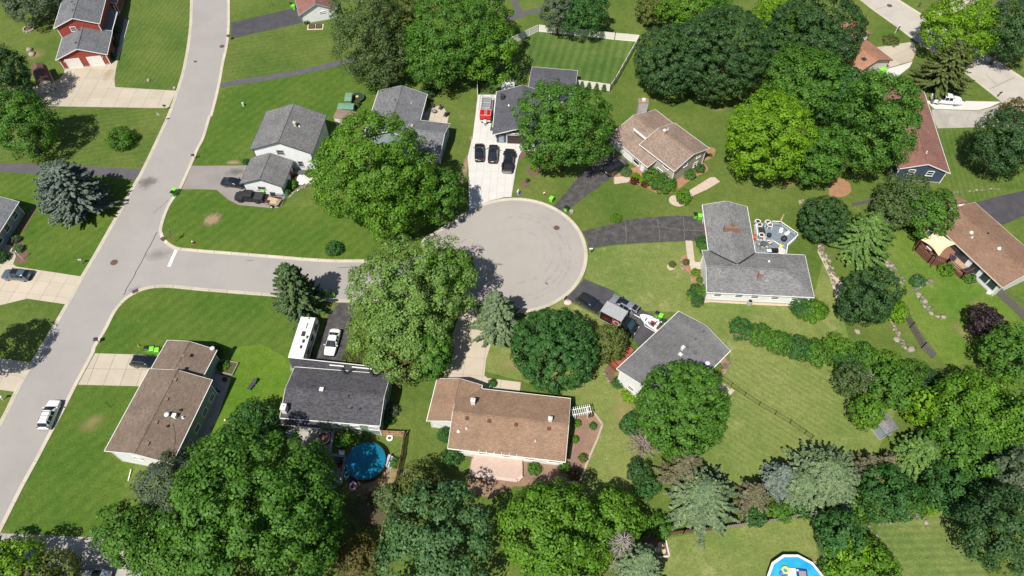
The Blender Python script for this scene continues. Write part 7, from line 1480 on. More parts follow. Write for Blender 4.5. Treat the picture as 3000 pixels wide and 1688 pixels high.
def crown(r, rz, seed, leaf=.30, puff=None, dens=1.0, lump=.16, low=-.6, inner=.3, droop=0.0):
    rng = np.random.default_rng(seed); puff = puff or min(1.35, max(.3, .24*r)); ar = 2*math.pi*r*(r+rz)*.8
    n = int(max(10, 1.05*ar/(math.pi*puff*puff)*1.15))
    i = np.arange(n)+.5; z = 1-(1-low)*i/n; ph = i*2.39996+rng.uniform(0, 6.3); q = np.sqrt(np.maximum(0, 1-z*z)); d = np.stack([q*np.cos(ph), q*np.sin(ph), z], 1)+rng.normal(0, .5*puff/r, (n,3)); d = nrm(d)
    k = [rng.normal(size=3)*2.1 for _ in range(5)]; lob = sum(np.sin(d@kk+rng.uniform(0, 6.3)) for kk in k)/5
    k2 = [rng.normal(size=3)*5.0 for _ in range(4)]; lob = lob+.5*sum(np.sin(d@kk+rng.uniform(0, 6.3)) for kk in k2)/4
    fac = 1-.55*puff/r+lump*lob*1.3+rng.uniform(-.06, .04, n); c = d*np.array([r, r, rz])*fac[:, None]; c[:,2] -= droop*rz*(1-np.clip(d[:,2], 0, 1))*.3
    ni = int(n*inner); di = nrm(rng.normal(size=(ni,3))); ci = di*np.array([r, r, rz])*rng.uniform(.3, .68, (ni,1))
    C = np.concatenate([c, ci]); O = np.concatenate([d, di]); pr = puff*rng.uniform(.6, 1.25, len(C))
    m = max(10, int(dens*6.6*(puff/leaf)**2)); idx = np.repeat(np.arange(len(C)), m); N_ = len(idx)
    off = rng.normal(size=(N_,3)); off = nrm(off+O[idx]*.55+np.array([0,0,.35])); rad = pr[idx]*rng.uniform(.35, 1.0, N_)**.6
    P = C[idx]+off*rad[:, None]*np.array([1.05, 1.05, .8]); Nn = nrm(off*.9+O[idx]*.35+np.array([0,0,.3])+rng.normal(0, .33, (N_,3)))
    return quads(P, Nn, leaf, rng)
def conifer_pts(h, r, seed, leaf=.42, nb=None, pw=.85, droop=.16, base=.06, gap=0.0):
    """whorled boughs: each a flat tapering spray of needle tufts ending in a point"""
    rng = np.random.default_rng(seed); r *= 1.1; nb = int((nb or (70+h*11+r*12))*.82); out = []
    for b in range(nb):
        t = base+(1-base-.02)*((b+.5)/nb)**.9; L_ = r*(1-t)**pw*rng.uniform(.70, 1.12)+.12; az = b*2.39996+rng.normal(0, .3)
        if rng.random() < gap: continue
        n = max(5, int(L_/.13)); per = 5; s_ = np.repeat(np.linspace(.1, 1, n), per); u_ = np.array([math.cos(az), math.sin(az)]); w = np.array([-u_[1], u_[0]])
        wid = (.12+.42*min(1, L_/2.6))*np.clip((1-s_)*2.2, .12, 1)*np.clip(s_*3, .3, 1)*rng.uniform(.8, 1.2); lat = rng.uniform(-1, 1, len(s_))*wid
        dr = droop*rng.uniform(.5, 1.6); P = np.empty((len(s_), 3)); P[:,0] = u_[0]*s_*L_+w[0]*lat; P[:,1] = u_[1]*s_*L_+w[1]*lat; P[:,2] = t*h+L_*(-dr*s_+.14*s_**3+.10)+rng.normal(0, .05, len(s_))-.30*np.abs(lat)
        Tn = np.stack([u_[0]+w[0]*np.sign(lat)*.8, u_[1]+w[1]*np.sign(lat)*.8, np.full(len(s_), -.1)], 1)+rng.normal(0, .3, (len(s_),3)); Nn = nrm(np.stack([u_[0]*.3+w[0]*lat*.9, u_[1]*.3+w[1]*lat*.9, np.full(len(s_), .8)], 1)+rng.normal(0, .28, (len(s_),3))); out.append((P, Nn, Tn))
    P, Nn, Tn = (np.concatenate(x) for x in zip(*out)); return quads(P, Nn, leaf*.8, rng, .5, Tn)
BARKM = flat('tree_bark', (.115,.085,.06), .95, var=.2, scale=4); BIRCH = flat('birch_bark', (.55,.52,.46), .8, var=.2, scale=5); DEADM = flat('dead_wood', (.40,.33,.27), .9, var=.15, scale=4)
def trunk(t, h, r0, top, seed, mat=BARKM, limbs=6, spread=.6, rz=3, double=False):
    rd = random.Random(seed); mb = MB(); mb.tube([(0,0,-.1),(rd.uniform(-.1,.1),rd.uniform(-.1,.1),h*.5),(0,0,h),(0,0,h+rz*.5)], [r0*1.25,r0,r0*.75,r0*.35], 8)
    for k in range(limbs):
        a = k*2.4+rd.uniform(-.4,.4); z0 = h*rd.uniform(.75,1.05); L_ = top*spread*rd.uniform(.7,1.1); e = (math.cos(a)*L_, math.sin(a)*L_, z0+rz*rd.uniform(.3,.9)); m_ = (e[0]*.5, e[1]*.5, (z0+e[2])/2-.1*L_*.3)
        mb.tube([(0,0,z0),m_,e], [r0*.5,r0*.3,r0*.1], 6)
    return mb.build('trunk', mat, t)
SEED = [100]
def tree(x, y, z, r, rz, mat, label, name='shade_tree', leaf=.31, puff=None, dens=1.0, lump=.16, bark=BARKM, low=-.6, inner=.35, group='shade trees around the houses', cat='tree', droop=0.0):
    SEED[0] += 1; t = thing(name, label, cat, (x, y, 0), group=group); trunk(t, max(.4, z-rz*.55), max(.06, .035*r+.06), r, SEED[0], bark, 7, .6, rz*.7)
    o = bpy.data.objects.new('crown', quad_mesh('crown', crown(r, rz, SEED[0], leaf, puff, dens, lump, low, inner, droop), mat)); COL.objects.link(o); o.parent = t; o.location = (0, 0, z); return t
def conifer(x, y, h, r, mat, label, name='spruce_tree', leaf=.42, nb=None, pw=.85, droop=.16, gap=0.0, base=.06):
    SEED[0] += 1; t = thing(name, label, 'tree', (x, y, 0), group='conifers around the houses'); MB().tube([(0,0,-.1),(0,0,h*.5),(0,0,h*.97)], [.04*h*.5+.05,.02*h*.5+.03,.02], 8).build('trunk', BARKM, t)
    o = bpy.data.objects.new('crown', quad_mesh('crown', conifer_pts(h, r, SEED[0], leaf, nb, pw, droop, base, gap), mat)); COL.objects.link(o); o.parent = t; return t
def shrub(x, y, r, h, mat, label, name='shrub', leaf=.17, lump=.08, cat='shrub', group='shrubs and bushes', dens=1.0):
    SEED[0] += 1; t = thing(name, label, cat, (x, y, 0), group=group); MB().tube([(0,0,-.05),(0,0,h*.6)], [.07,.03], 6).build('stem', BARKM, t)
    o = bpy.data.objects.new('crown', quad_mesh('crown', crown(r, h*.62, SEED[0], leaf, max(.16, .3*r), dens, lump, -.55, .4), mat)); COL.objects.link(o); o.parent = t; o.location = (0, 0, h*.42); return t
def bare_tree(x, y, h, r, label, mat=DEADM, seed=1, name='dead_tree', n=46, up=.25):
    rd = random.Random(seed); t = thing(name, label, 'tree', (x, y, 0), group='bare dead trees'); MB().tube([(0,0,-.1),(.1,0,h*.5),(0,.1,h)], [.16,.1,.02], 6).build('trunk', mat, t); mb = MB()
    for k in range(n):
        tt = .22+.76*k/n; a = k*2.4+rd.uniform(-.4,.4); L_ = r*(1-tt*.75)*rd.uniform(.75,1.15); z0 = h*tt; e = Vector((math.cos(a)*L_, math.sin(a)*L_, z0+L_*up*rd.uniform(-.4,1.6))); p0 = Vector((0,0,z0)); mb.tube([p0, p0.lerp(e,.55)+Vector((0,0,.1)), e], [.05,.035,.012], 4)
        for j in range(5):
            q = p0.lerp(e, rd.uniform(.3,.95)); b_ = a+rd.choice((-1,1))*rd.uniform(.4,1.0); l_ = L_*rd.uniform(.18,.4); mb.tube([q, q+Vector((math.cos(b_)*l_, math.sin(b_)*l_, l_*rd.uniform(-.2,.5)))], [.022,.008], 3)
    mb.build('branches', mat, t); return t
LBRIGHT = leafmat('leaf_bright', (.070,.185,.012), (.150,.310,.028)); LMID = leafmat('leaf_mid', (.050,.150,.015), (.112,.255,.034)); LRICH = leafmat('leaf_rich', (.030,.112,.024), (.070,.185,.042)); LDARK = leafmat('leaf_dark', (.027,.076,.020), (.062,.130,.038), .18); LYEL = leafmat('leaf_yellow_green', (.105,.245,.010), (.205,.375,.016)); LPALE = leafmat('leaf_pale', (.120,.235,.042), (.225,.365,.095)); LOLIVE = leafmat('leaf_olive', (.078,.120,.024), (.160,.195,.048)); LWILLOW = leafmat('leaf_willow', (.062,.118,.034), (.130,.195,.064)); LBLUEG = leafmat('leaf_blue_green', (.054,.142,.046), (.120,.235,.090)); LGREYG = leafmat('leaf_grey_green', (.066,.110,.062), (.145,.192,.115)); LPURP = leafmat('leaf_purple', (.022,.012,.018), (.044,.026,.034), .1); LBROWN = leafmat('leaf_brown_green', (.090,.090,.026), (.180,.150,.050)); LRED = leafmat('leaf_red_brown', (.085,.020,.016), (.13,.035,.02))
NBLUE = leafmat('needle_blue', (.098,.145,.118), (.205,.262,.222), .1); NPALE = leafmat('needle_pale', (.095,.158,.072), (.205,.285,.150), .12); NGREEN = leafmat('needle_green', (.050,.105,.036), (.120,.190,.072), .12); NBRIGHT = leafmat('needle_bright', (.080,.180,.030), (.170,.285,.075), .15); NDRY = leafmat('needle_dry', (.100,.105,.055), (.190,.175,.105), .1); NDARK = leafmat('needle_dark', (.036,.078,.030), (.06,.115,.042), .1); NOLIVE = leafmat('needle_olive', (.070,.105,.026), (.150,.185,.054), .12)
# ---- upper left
tree(-91.43,100.71,7.47,5.75,5.97, LMID, 'round green maple beside the beige driveway at the left edge', 'maple_tree', lump=.12)
tree(-106.04,143.51,5.96,6.61,4.96, LGREYG, 'grey green tree at the top left corner', lump=.14)
tree(-99.69,114.71,7.68,4.85,6.18, LDARK, 'dark tree shading the barn shed at the left edge')
tree(*(-81.61,51.01), 11.0, 4.6, 4.0, LMID, 'tree just off the left edge shading the tan driveway')
shrub(*(-76.05,103.11), 2.6, 3.0, LMID, 'round green bush alone on the upper left lawn', leaf=.22, lump=.14)
conifer(-77.94,86.00,11.10,5.80, NBLUE, 'big blue spruce beside the street on the left', 'blue_spruce', leaf=.44, nb=520, pw=.42, droop=.10)
# ---- upper middle
tree(-29.31,122.88,12.27,7.24,9.77, LWILLOW, 'tall willow like tree with dark trunks at the top', 'willow_tree', leaf=.28, dens=.6, lump=.3, droop=.6)
tree(-25.88,120.07,6.88,6.02,5.38, LWILLOW, 'lower grey green tree right of the willow', 'willow_tree', leaf=.3, dens=.8, lump=.24)
tree(-23.04,130.33,8.02,6.64,6.02, LOLIVE, 'olive green tree between willow and big maple at the top', leaf=.32, dens=.8, lump=.22)
tree(-10.64,126.39,11.21,10.04,8.21, LMID, 'large spreading maple at the top centre', 'maple_tree', lump=.24, dens=.9)
tree(-15.30,118.96,7.73,6.36,5.73, LMID, 'leafy maple hanging over the grey ranch back lawn', 'maple_tree', lump=.26, dens=.85)
tree(-5.81,121.85,8.41,6.41,6.41, LBRIGHT, 'bright maple beside the end on vinyl fence', 'maple_tree', lump=.26, dens=.85)
tree(10.15,137.69,5.90,3.63,4.90, LGREYG, 'dusty grey green tree behind the ivory fence corner', leaf=.3, lump=.2)
tree(15.58,137.64,5.93,5.18,4.93, LRICH, 'rich green round tree behind the ivory fence', lump=.14)
shrub(*(-17.54,117.44), 1.6, 2.0, LDARK, 'dark shrub below the leafy maple at the grey ranch', leaf=.22)
tree(31.11,141.33,4.25,3.71,3.45, LOLIVE, 'small yellow olive tree over bare soil at the top', lump=.2, leaf=.3)
tree(37.74,140.60,5.91,6.55,4.91, LBRIGHT, 'bright green tree behind the dark maples at the top', lump=.16)
tree(44.68,143.62,4.42,4.45,3.42, LMID, 'mid green tree top behind the dark maples', lump=.16)
tree(31.90,118.60,8.00,7.29,6.80, LDARK, 'dark green dense maple beside the ivory fence', 'maple_tree', lump=.07, puff=.95, dens=1.25, low=-.75)
tree(41.31,118.16,9.74,8.77,8.54, LDARK, 'widest dark green dense maple at the top', 'maple_tree', lump=.07, puff=.95, dens=1.25, low=-.75)
tree(56.14,132.39,7.09,5.89,5.89, LYEL, 'yellow green tree glowing between two dark maples', lump=.18)
tree(61.21,124.88,9.03,9.29,7.53, LDARK, 'dark maple right of the yellow green tree at the top', 'maple_tree', lump=.12, puff=1.05, dens=1.15)
tree(56.74,112.42,7.60,8.13,6.10, LMID, 'shaded mid green tree below the dark maples', lump=.14)
tree(45.39,94.15,9.67,7.07,8.47, LYEL, 'glowing yellow green maple beside the beige house lawn', 'maple_tree', lump=.12, dens=1.1)
tree(54.78,91.87,7.52,4.68,6.32, LMID, 'mid green tree right of the glowing yellow green maple', lump=.16)
tree(64.29,96.16,12.02,7.72,10.02, LMID, 'large mid green tree over the maroon roof', lump=.22)
tree(64.09,107.59,7.26,6.47,5.26, LRICH, 'rich green tree in front of the salmon roof', lump=.18)
tree(92.83,129.74,7.48,7.31,5.48, LYEL, 'yellow green tree arching over the upper right street', lump=.22, dens=.9)
conifer(88.22,118.94,12.00,5.98, NOLIVE, 'olive conifer beside the white pickup', 'fir_tree', leaf=.4, nb=330, pw=.62, droop=.2, base=.15)
tree(103.27,127.59,8.05,5.91,6.55, LDARK, 'dark green tree in the upper right corner', lump=.12)
conifer(110.50,144.21,5.00,2.55, NBLUE, 'small blue spruce behind the dark corner tree', 'blue_spruce', nb=160)
tree(89.35,95.38,7.54,5.62,6.04, LDARK, 'dark round maple on the right edge lawn', 'maple_tree', lump=.1, dens=1.15)
tree(100.07,109.30,2.84,2.99,2.24, LBROWN, 'small brownish tree beside the stained grey driveway', leaf=.26, dens=.7)
shrub(*(78.62,141.66), 1.5, 1.6, LMID, 'leafy bush on the lawn by the salmon roof', leaf=.2)
shrub(*(83.94,135.40), 1.8, .9, LOLIVE, 'low spreading bush in front of the salmon roofed garage', leaf=.2)
# ---- middle
tree(-23.66,83.30,11.85,9.13,10.65, LBRIGHT, 'huge bright green maple in front of the grey ranch', 'maple_tree', lump=.2, dens=1.05)
tree(-18.89,82.33,7.05,6.81,6.05, LBRIGHT, 'bright maple lobe leaning over the side street lawn', 'maple_tree', lump=.2)
tree(-12.54,83.70,6.55,4.26,5.75, LMID, 'smaller green maple beside the white driveway edge', 'maple_tree', lump=.18)
tree(9.43,96.26,10.07,8.18,8.57, LMID, 'round green maple hiding the charcoal roofed house', 'maple_tree', lump=.2, leaf=.33)
conifer(-34.38,64.02,12.30,3.93, NGREEN, 'dark green conifer above the white camper', 'fir_tree', leaf=.4, nb=330, pw=.55, droop=.05)
tree(-15.41,62.32,8.41,8.54,6.41, LPALE, 'huge pale green cottonwood over the side street end', 'cottonwood_tree', leaf=.3, lump=.22, dens=.95)
tree(-16.58,55.63,6.52,6.69,5.02, LPALE, 'lower pale green cottonwood beside the dark driveway', 'cottonwood_tree', leaf=.3, lump=.24, dens=.95)
tree(-10.26,66.57,6.72,3.92,5.22, LBRIGHT, 'bright sapling crown over the turning circle edge', leaf=.3, lump=.2)
tree(-12.07,53.06,5.02,3.58,4.02, LMID, 'green tree beside the tan driveway', leaf=.3, lump=.2)
tree(-16.45,52.99,3.32,3.62,2.72, LBROWN, 'brownish shrubby tree behind the sage green house', leaf=.28, lump=.2)
conifer(-2.41,60.19,11.00,4.24, NPALE, 'pale blue green spruce at the turning circle', 'spruce_tree', leaf=.5, nb=260, pw=.75, droop=.2)
tree(6.41,53.85,5.43,6.44,4.83, LRICH, 'dense rich green round tree above the brown roof', 'maple_tree', lump=.06, puff=.8, dens=1.3, low=-.8)
tree(14.74,55.34,4.07,2.80,3.77, LOLIVE, 'yellow olive shrubby tree beside the box truck', leaf=.26, lump=.14)
shrub(*(24.32,60.95), 1.2, 1.3, LDARK, 'small dark bush beside the crowded driveway', leaf=.18)
tree(23.39,42.42,8.27,6.13,7.47, LMID, 'dense mid green tree covering the grey roofed house corner', lump=.08, puff=.9, dens=1.25, low=-.8, leaf=.3)
shrub(*(17.38,43.45), 1.6, 2.6, LRICH, 'rich green bush left of the dead brush', leaf=.22)
bare_tree(*(18.73,40.04), 3.8, 3.5, 'tangled grey brown dead brush below the dense tree', seed=7, n=90, up=.6)
shrub(*(18.13,36.46), 1.9, 2.0, LDARK, 'dark low bush under the dead brush', leaf=.22)
tree(53.89,80.18,4.15,4.12,3.85, LDARK, 'dense dark round tree left of the bright conifer', lump=.07, puff=.7, dens=1.2, low=-.8, leaf=.26)
conifer(60.26,76.63,9.00,5.70, NBRIGHT, 'bright green layered conifer on the stony bank', 'fir_tree', leaf=.5, nb=230, pw=.6, droop=.24)
tree(68.87,84.22,5.48,4.72,4.48, LWILLOW, 'airy birch with white stems beside the navy house', 'birch_tree', leaf=.27, lump=.24, dens=.7, bark=BIRCH)
tree(71.44,80.93,5.05,4.25,4.25, LMID, 'leafy tree touching the right hand brown roof', leaf=.3, lump=.18)
tree(66.07,81.63,3.72,3.12,3.12, LWILLOW, 'small airy tree between conifer and birch', 'birch_tree', leaf=.26, lump=.2, bark=BIRCH)
tree(56.47,62.98,5.48,4.00,5.28, LDARK, 'dark spreading juniper on the bank', 'juniper', leaf=.26, lump=.26, puff=.8, dens=1.1, low=-.8)
shrub(*(54.95,63.40), 2.2, 2.2, LDARK, 'low dark juniper lobe beside the stony bank', 'juniper', leaf=.22)
shrub(*(62.46,63.01), 1.9, 2.6, LYEL, 'yellow green shrub at the top of the weathered fence', leaf=.22)
tree(74.80,60.05,2.87,2.89,2.37, LPURP, 'purple leaved tree alone on the bright lawn', 'plum_tree', leaf=.28, lump=.2)
tree(74.37,52.40,5.58,4.14,4.38, LMID, 'green tree at the right edge below the purple tree', lump=.22)
# hedge of separate shrubs along the dry lawn
for k, (u_, rr, hh, mt, lb) in enumerate((((36.84,59.97), 2.0, 2.3, LRICH, 'hedge shrub at the left end nearest the grey T shaped house'), ((39.37,58.85), 2.1, 2.2, LMID, 'second hedge shrub from the left end'), ((42.31,57.67), 2.2, 2.3, LMID, 'third hedge shrub from the left end'), ((45.05,56.36), 2.2, 2.4, LRICH, 'fourth hedge shrub, where the dry soil shows'), ((47.92,55.49), 2.1, 2.6, LMID, 'fifth hedge shrub above the dry back lawn'), ((51.12,56.21), 2.3, 3.0, LBRIGHT, 'brightest hedge shrub near the green ground mat'), ((52.13,53.43), 2.3, 2.6, LRICH, 'dark green hedge shrub bulging onto the dry lawn'), ((54.82,54.85), 2.3, 2.8, LMID, 'seventh hedge shrub below the dark juniper'), ((57.42,53.08), 2.6, 3.2, LBRIGHT, 'tall bright hedge shrub above the airy dead tree'), ((60.70,51.69), 2.6, 3.4, LMID, 'hedge shrub beside the foot of the weathered fence'), ((63.20,49.99), 2.5, 3.4, LDARK, 'dark hedge shrub at the end of the weathered fence'))): shrub(*u_, rr, hh, mt, lb, 'hedge_shrub', leaf=.24, lump=.16, group='hedge shrubs along the dry lawn')
bare_tree(*(53.46,49.99), 4.2, 2.4, 'pale leafless tree in the hedge beside the dry lawn', flat('pale_dead_wood', (.42,.39,.33), .9), 9, n=34, up=.7)
tree(50.56,49.64,3.26,2.49,2.96, LWILLOW, 'thin airy tree at the edge of the dry back lawn', leaf=.24, dens=.6, lump=.2)
tree(51.21,44.12,3.35,2.42,3.05, LBRIGHT, 'bright green bushy tree left of the small grey shed', leaf=.26, lump=.16)
tree(59.78,44.70,4.11,2.75,3.31, LYEL, 'yellow green large leaved tree beside the small grey shed', leaf=.46, dens=.7, lump=.2)
tree(56.99,48.33,3.24,3.65,2.74, LMID, 'mid green tree behind the small grey shed', leaf=.3, lump=.18)
tree(65.43,43.23,5.91,6.28,4.71, LBRIGHT, 'large bright tree below the bright sloping lawn', leaf=.33, lump=.18)
tree(63.33,38.12,4.71,4.95,3.71, LMID, 'mid green tree below the large bright tree', leaf=.33, lump=.18)
tree(71.00,41.90,5.52,3.35,4.52, LMID, 'green tree at the right edge beside the large bright tree', lump=.18)
tree(66.31,33.68,6.00,3.71,5.00, LGREYG, 'grey green tree at the right edge', lump=.18, leaf=.3)
tree(60.98,26.43,7.60,4.74,6.40, LDARK, 'dark green tree in the lower right corner', lump=.2)
tree(59.70,32.83,3.82,4.02,3.02, LRICH, 'rich dark tree above the lower right lawn', lump=.16)
shrub(*(57.10,32.47), 2.2, 2.6, LYEL, 'lime green shrub at the top of the lower right lawn', leaf=.24)
tree(51.08,32.15,3.42,4.02,3.02, LRICH, 'dark green thicket tree above the stone border', lump=.18, leaf=.3)
shrub(*(47.51,30.81), 1.9, 2.2, LBRIGHT, 'bright green bush at the end of the grey brown fence', leaf=.24)
# conifer row, lower right
conifer(23.47,35.30,9.50,3.82, NDRY, 'thin half dead spruce below the dense tree', 'spruce_tree', leaf=.36, nb=120, pw=.7, droop=.25, gap=.3)
conifer(25.62,32.02,7.90,5.41, NPALE, 'broad pale green spruce above the brown fence', 'spruce_tree', leaf=.5, nb=300, pw=.7, droop=.22)
conifer(32.71,32.19,6.50,2.87, NDRY, 'dry tan spruce right of the broad pale spruce', 'spruce_tree', leaf=.36, nb=120, pw=.7, droop=.25, gap=.3)
conifer(36.64,34.61,6.60,2.80, NBLUE, 'small silver blue spruce in the conifer row', 'blue_spruce', leaf=.44, nb=160, pw=.7, gap=.1)
conifer(42.80,34.61,8.00,5.88, NPALE, 'wide pale spruce at the middle of the conifer row', 'spruce_tree', leaf=.5, nb=340, pw=.6, droop=.18)
conifer(39.10,33.59,6.70,3.34, NPALE, 'narrow pale spruce left of the wide one', 'spruce_tree', leaf=.46, nb=200, pw=.7, droop=.2)
conifer(49.29,36.58,5.40,2.60, NDRY, 'brown dying spruce right of the wide pale spruce', 'spruce_tree', leaf=.36, nb=150, pw=.7, gap=.45)
conifer(52.63,37.17,4.30,2.39, NDRY, 'second brown dying spruce near the small grey shed', 'spruce_tree', leaf=.36, nb=130, pw=.7, gap=.45)
conifer(57.41,38.23,6.40,3.77, NBRIGHT, 'pale yellow green spruce at the right end of the row', 'spruce_tree', leaf=.5, nb=220, pw=.6, droop=.2)
for u_, rr, hh, mt, lb in (((33.13,30.10), 1.5, 1.8, LRICH, 'green bush under the dry tan spruce'), ((36.93,30.75), 1.6, 1.8, LMID, 'green bush left of the chain link corner'), ((39.75,31.14), 1.4, 1.6, LRICH, 'green bush at the chain link fence corner'), ((19.60,28.65), 1.8, 2.2, LMID, 'green bush left of the broad pale spruce'), ((18.85,34.16), 1.8, 2.2, LRICH, 'small dark green bush above the broad pale spruce'), ((44.49,29.72), 2.2, 2.2, LDARK, 'dark bush right of the chain link fence')): shrub(*u_, rr, hh, mt, lb, leaf=.24, lump=.14)
tree(42.35,26.65,4.23,2.99,3.83, LRICH, 'dark green tree right of the pool lawn fence', lump=.18, leaf=.3)
tree(43.81,24.28,2.79,3.19,2.39, LYEL, 'golden yellow green tree right of the pool', lump=.22, leaf=.3)
tree(45.60,22.21,3.24,3.79,2.84, LBRIGHT, 'bright green tree at the bottom right of the pool', lump=.18, leaf=.3)
shrub(*(41.67,22.97), 1.8, 2.0, LMID, 'ivy covered bush on the chain link fence', leaf=.22)
# ---- bottom
tree(4.37,26.48,7.40,5.90,5.90, LBRIGHT, 'large yellow green tree below the tan deck', lump=.2, leaf=.33)
tree(7.17,23.77,4.79,4.78,3.59, LBRIGHT, 'bright tree at the bottom edge beside the dead spruce', lump=.2, leaf=.33)
tree(13.19,28.96,4.21,4.28,3.21, LBRIGHT, 'bright leafy tree below the mulch garden corner', lump=.22, leaf=.32)
tree(4.71,31.39,2.42,2.42,1.82, LBLUEG, 'small blue green tree below the mulch garden', leaf=.28, lump=.18)
bare_tree(*(13.90,25.09), 8.5, 3.4, 'bare grey dead spruce at the bottom', flat('grey_dead_wood', (.42,.37,.33), .9), 11, 'dead_spruce', n=110, up=.05)
conifer(16.02,22.48,11.20,3.44, NPALE, 'pale green spruce at the bottom edge beside the mulch square', 'spruce_tree', leaf=.48, nb=230, pw=.65, droop=.2)
tree(-9.61,25.01,6.55,6.74,5.05, LBLUEG, 'large blue green tree at the bottom centre', lump=.18, leaf=.36, dens=1.05)
tree(-12.16,32.26,3.89,3.85,2.89, LOLIVE, 'olive green tree between blue pool fence and tan deck', leaf=.3, lump=.22)
tree(-16.15,31.56,3.54,2.03,2.74, LWILLOW, 'slim grey green tree on the pool fence line', leaf=.28, lump=.2)
tree(-20.10,23.78,2.83,2.97,2.23, LBROWN, 'brown green shrubby tree at the bottom edge', leaf=.26, dens=.7, lump=.22)
tree(-31.82,27.44,9.92,10.57,7.92, LMID, 'enormous green tree filling the lower left', lump=.16, leaf=.36, puff=1.5, dens=1.05)
tree(-39.71,33.80,5.68,5.58,4.18, LMID, 'green crown leaning over the brown roofed house', lump=.18)
tree(-28.43,34.73,4.65,4.20,3.15, LMID, 'green crown hanging over the shaded patio', lump=.2)
tree(-25.64,26.66,5.93,3.65,4.93, LMID, 'green crown beside the pink float', lump=.2)
tree(-44.31,32.25,6.69,4.07,5.49, LGREYG, 'grey green tree beside the white gable wall', lump=.16, leaf=.28)
tree(-47.83,25.78,6.42,4.02,5.42, LMID, 'fringed green tree over the shaded lower left driveway', lump=.22, leaf=.3)
tree(-41.69,23.11,5.49,5.72,4.29, LMID, 'green tree at the bottom edge left of the enormous one', lump=.18)
tree(-36.87,42.53,3.45,3.53,2.65, LRICH, 'dark green tree between lounger lawn and shaded patio', lump=.16, leaf=.3)
tree(-39.70,40.12,2.72,2.83,2.12, LRICH, 'low dark green tree behind the brown roofed house patio', lump=.16, leaf=.3)
tree(-62.84,22.09,4.80,3.73,2.80, LYEL, 'yellow green tree in the lower left corner', lump=.24, leaf=.3, dens=.8)
tree(-58.24,20.70,3.59,3.99,2.99, LOLIVE, 'olive tree at the bottom left edge beside the silver car', lump=.22, leaf=.3, dens=.8)
tree(-66.63,23.87,3.45,2.29,2.95, LMID, 'small green tree at the corner of the lower driveway', lump=.2, leaf=.3)
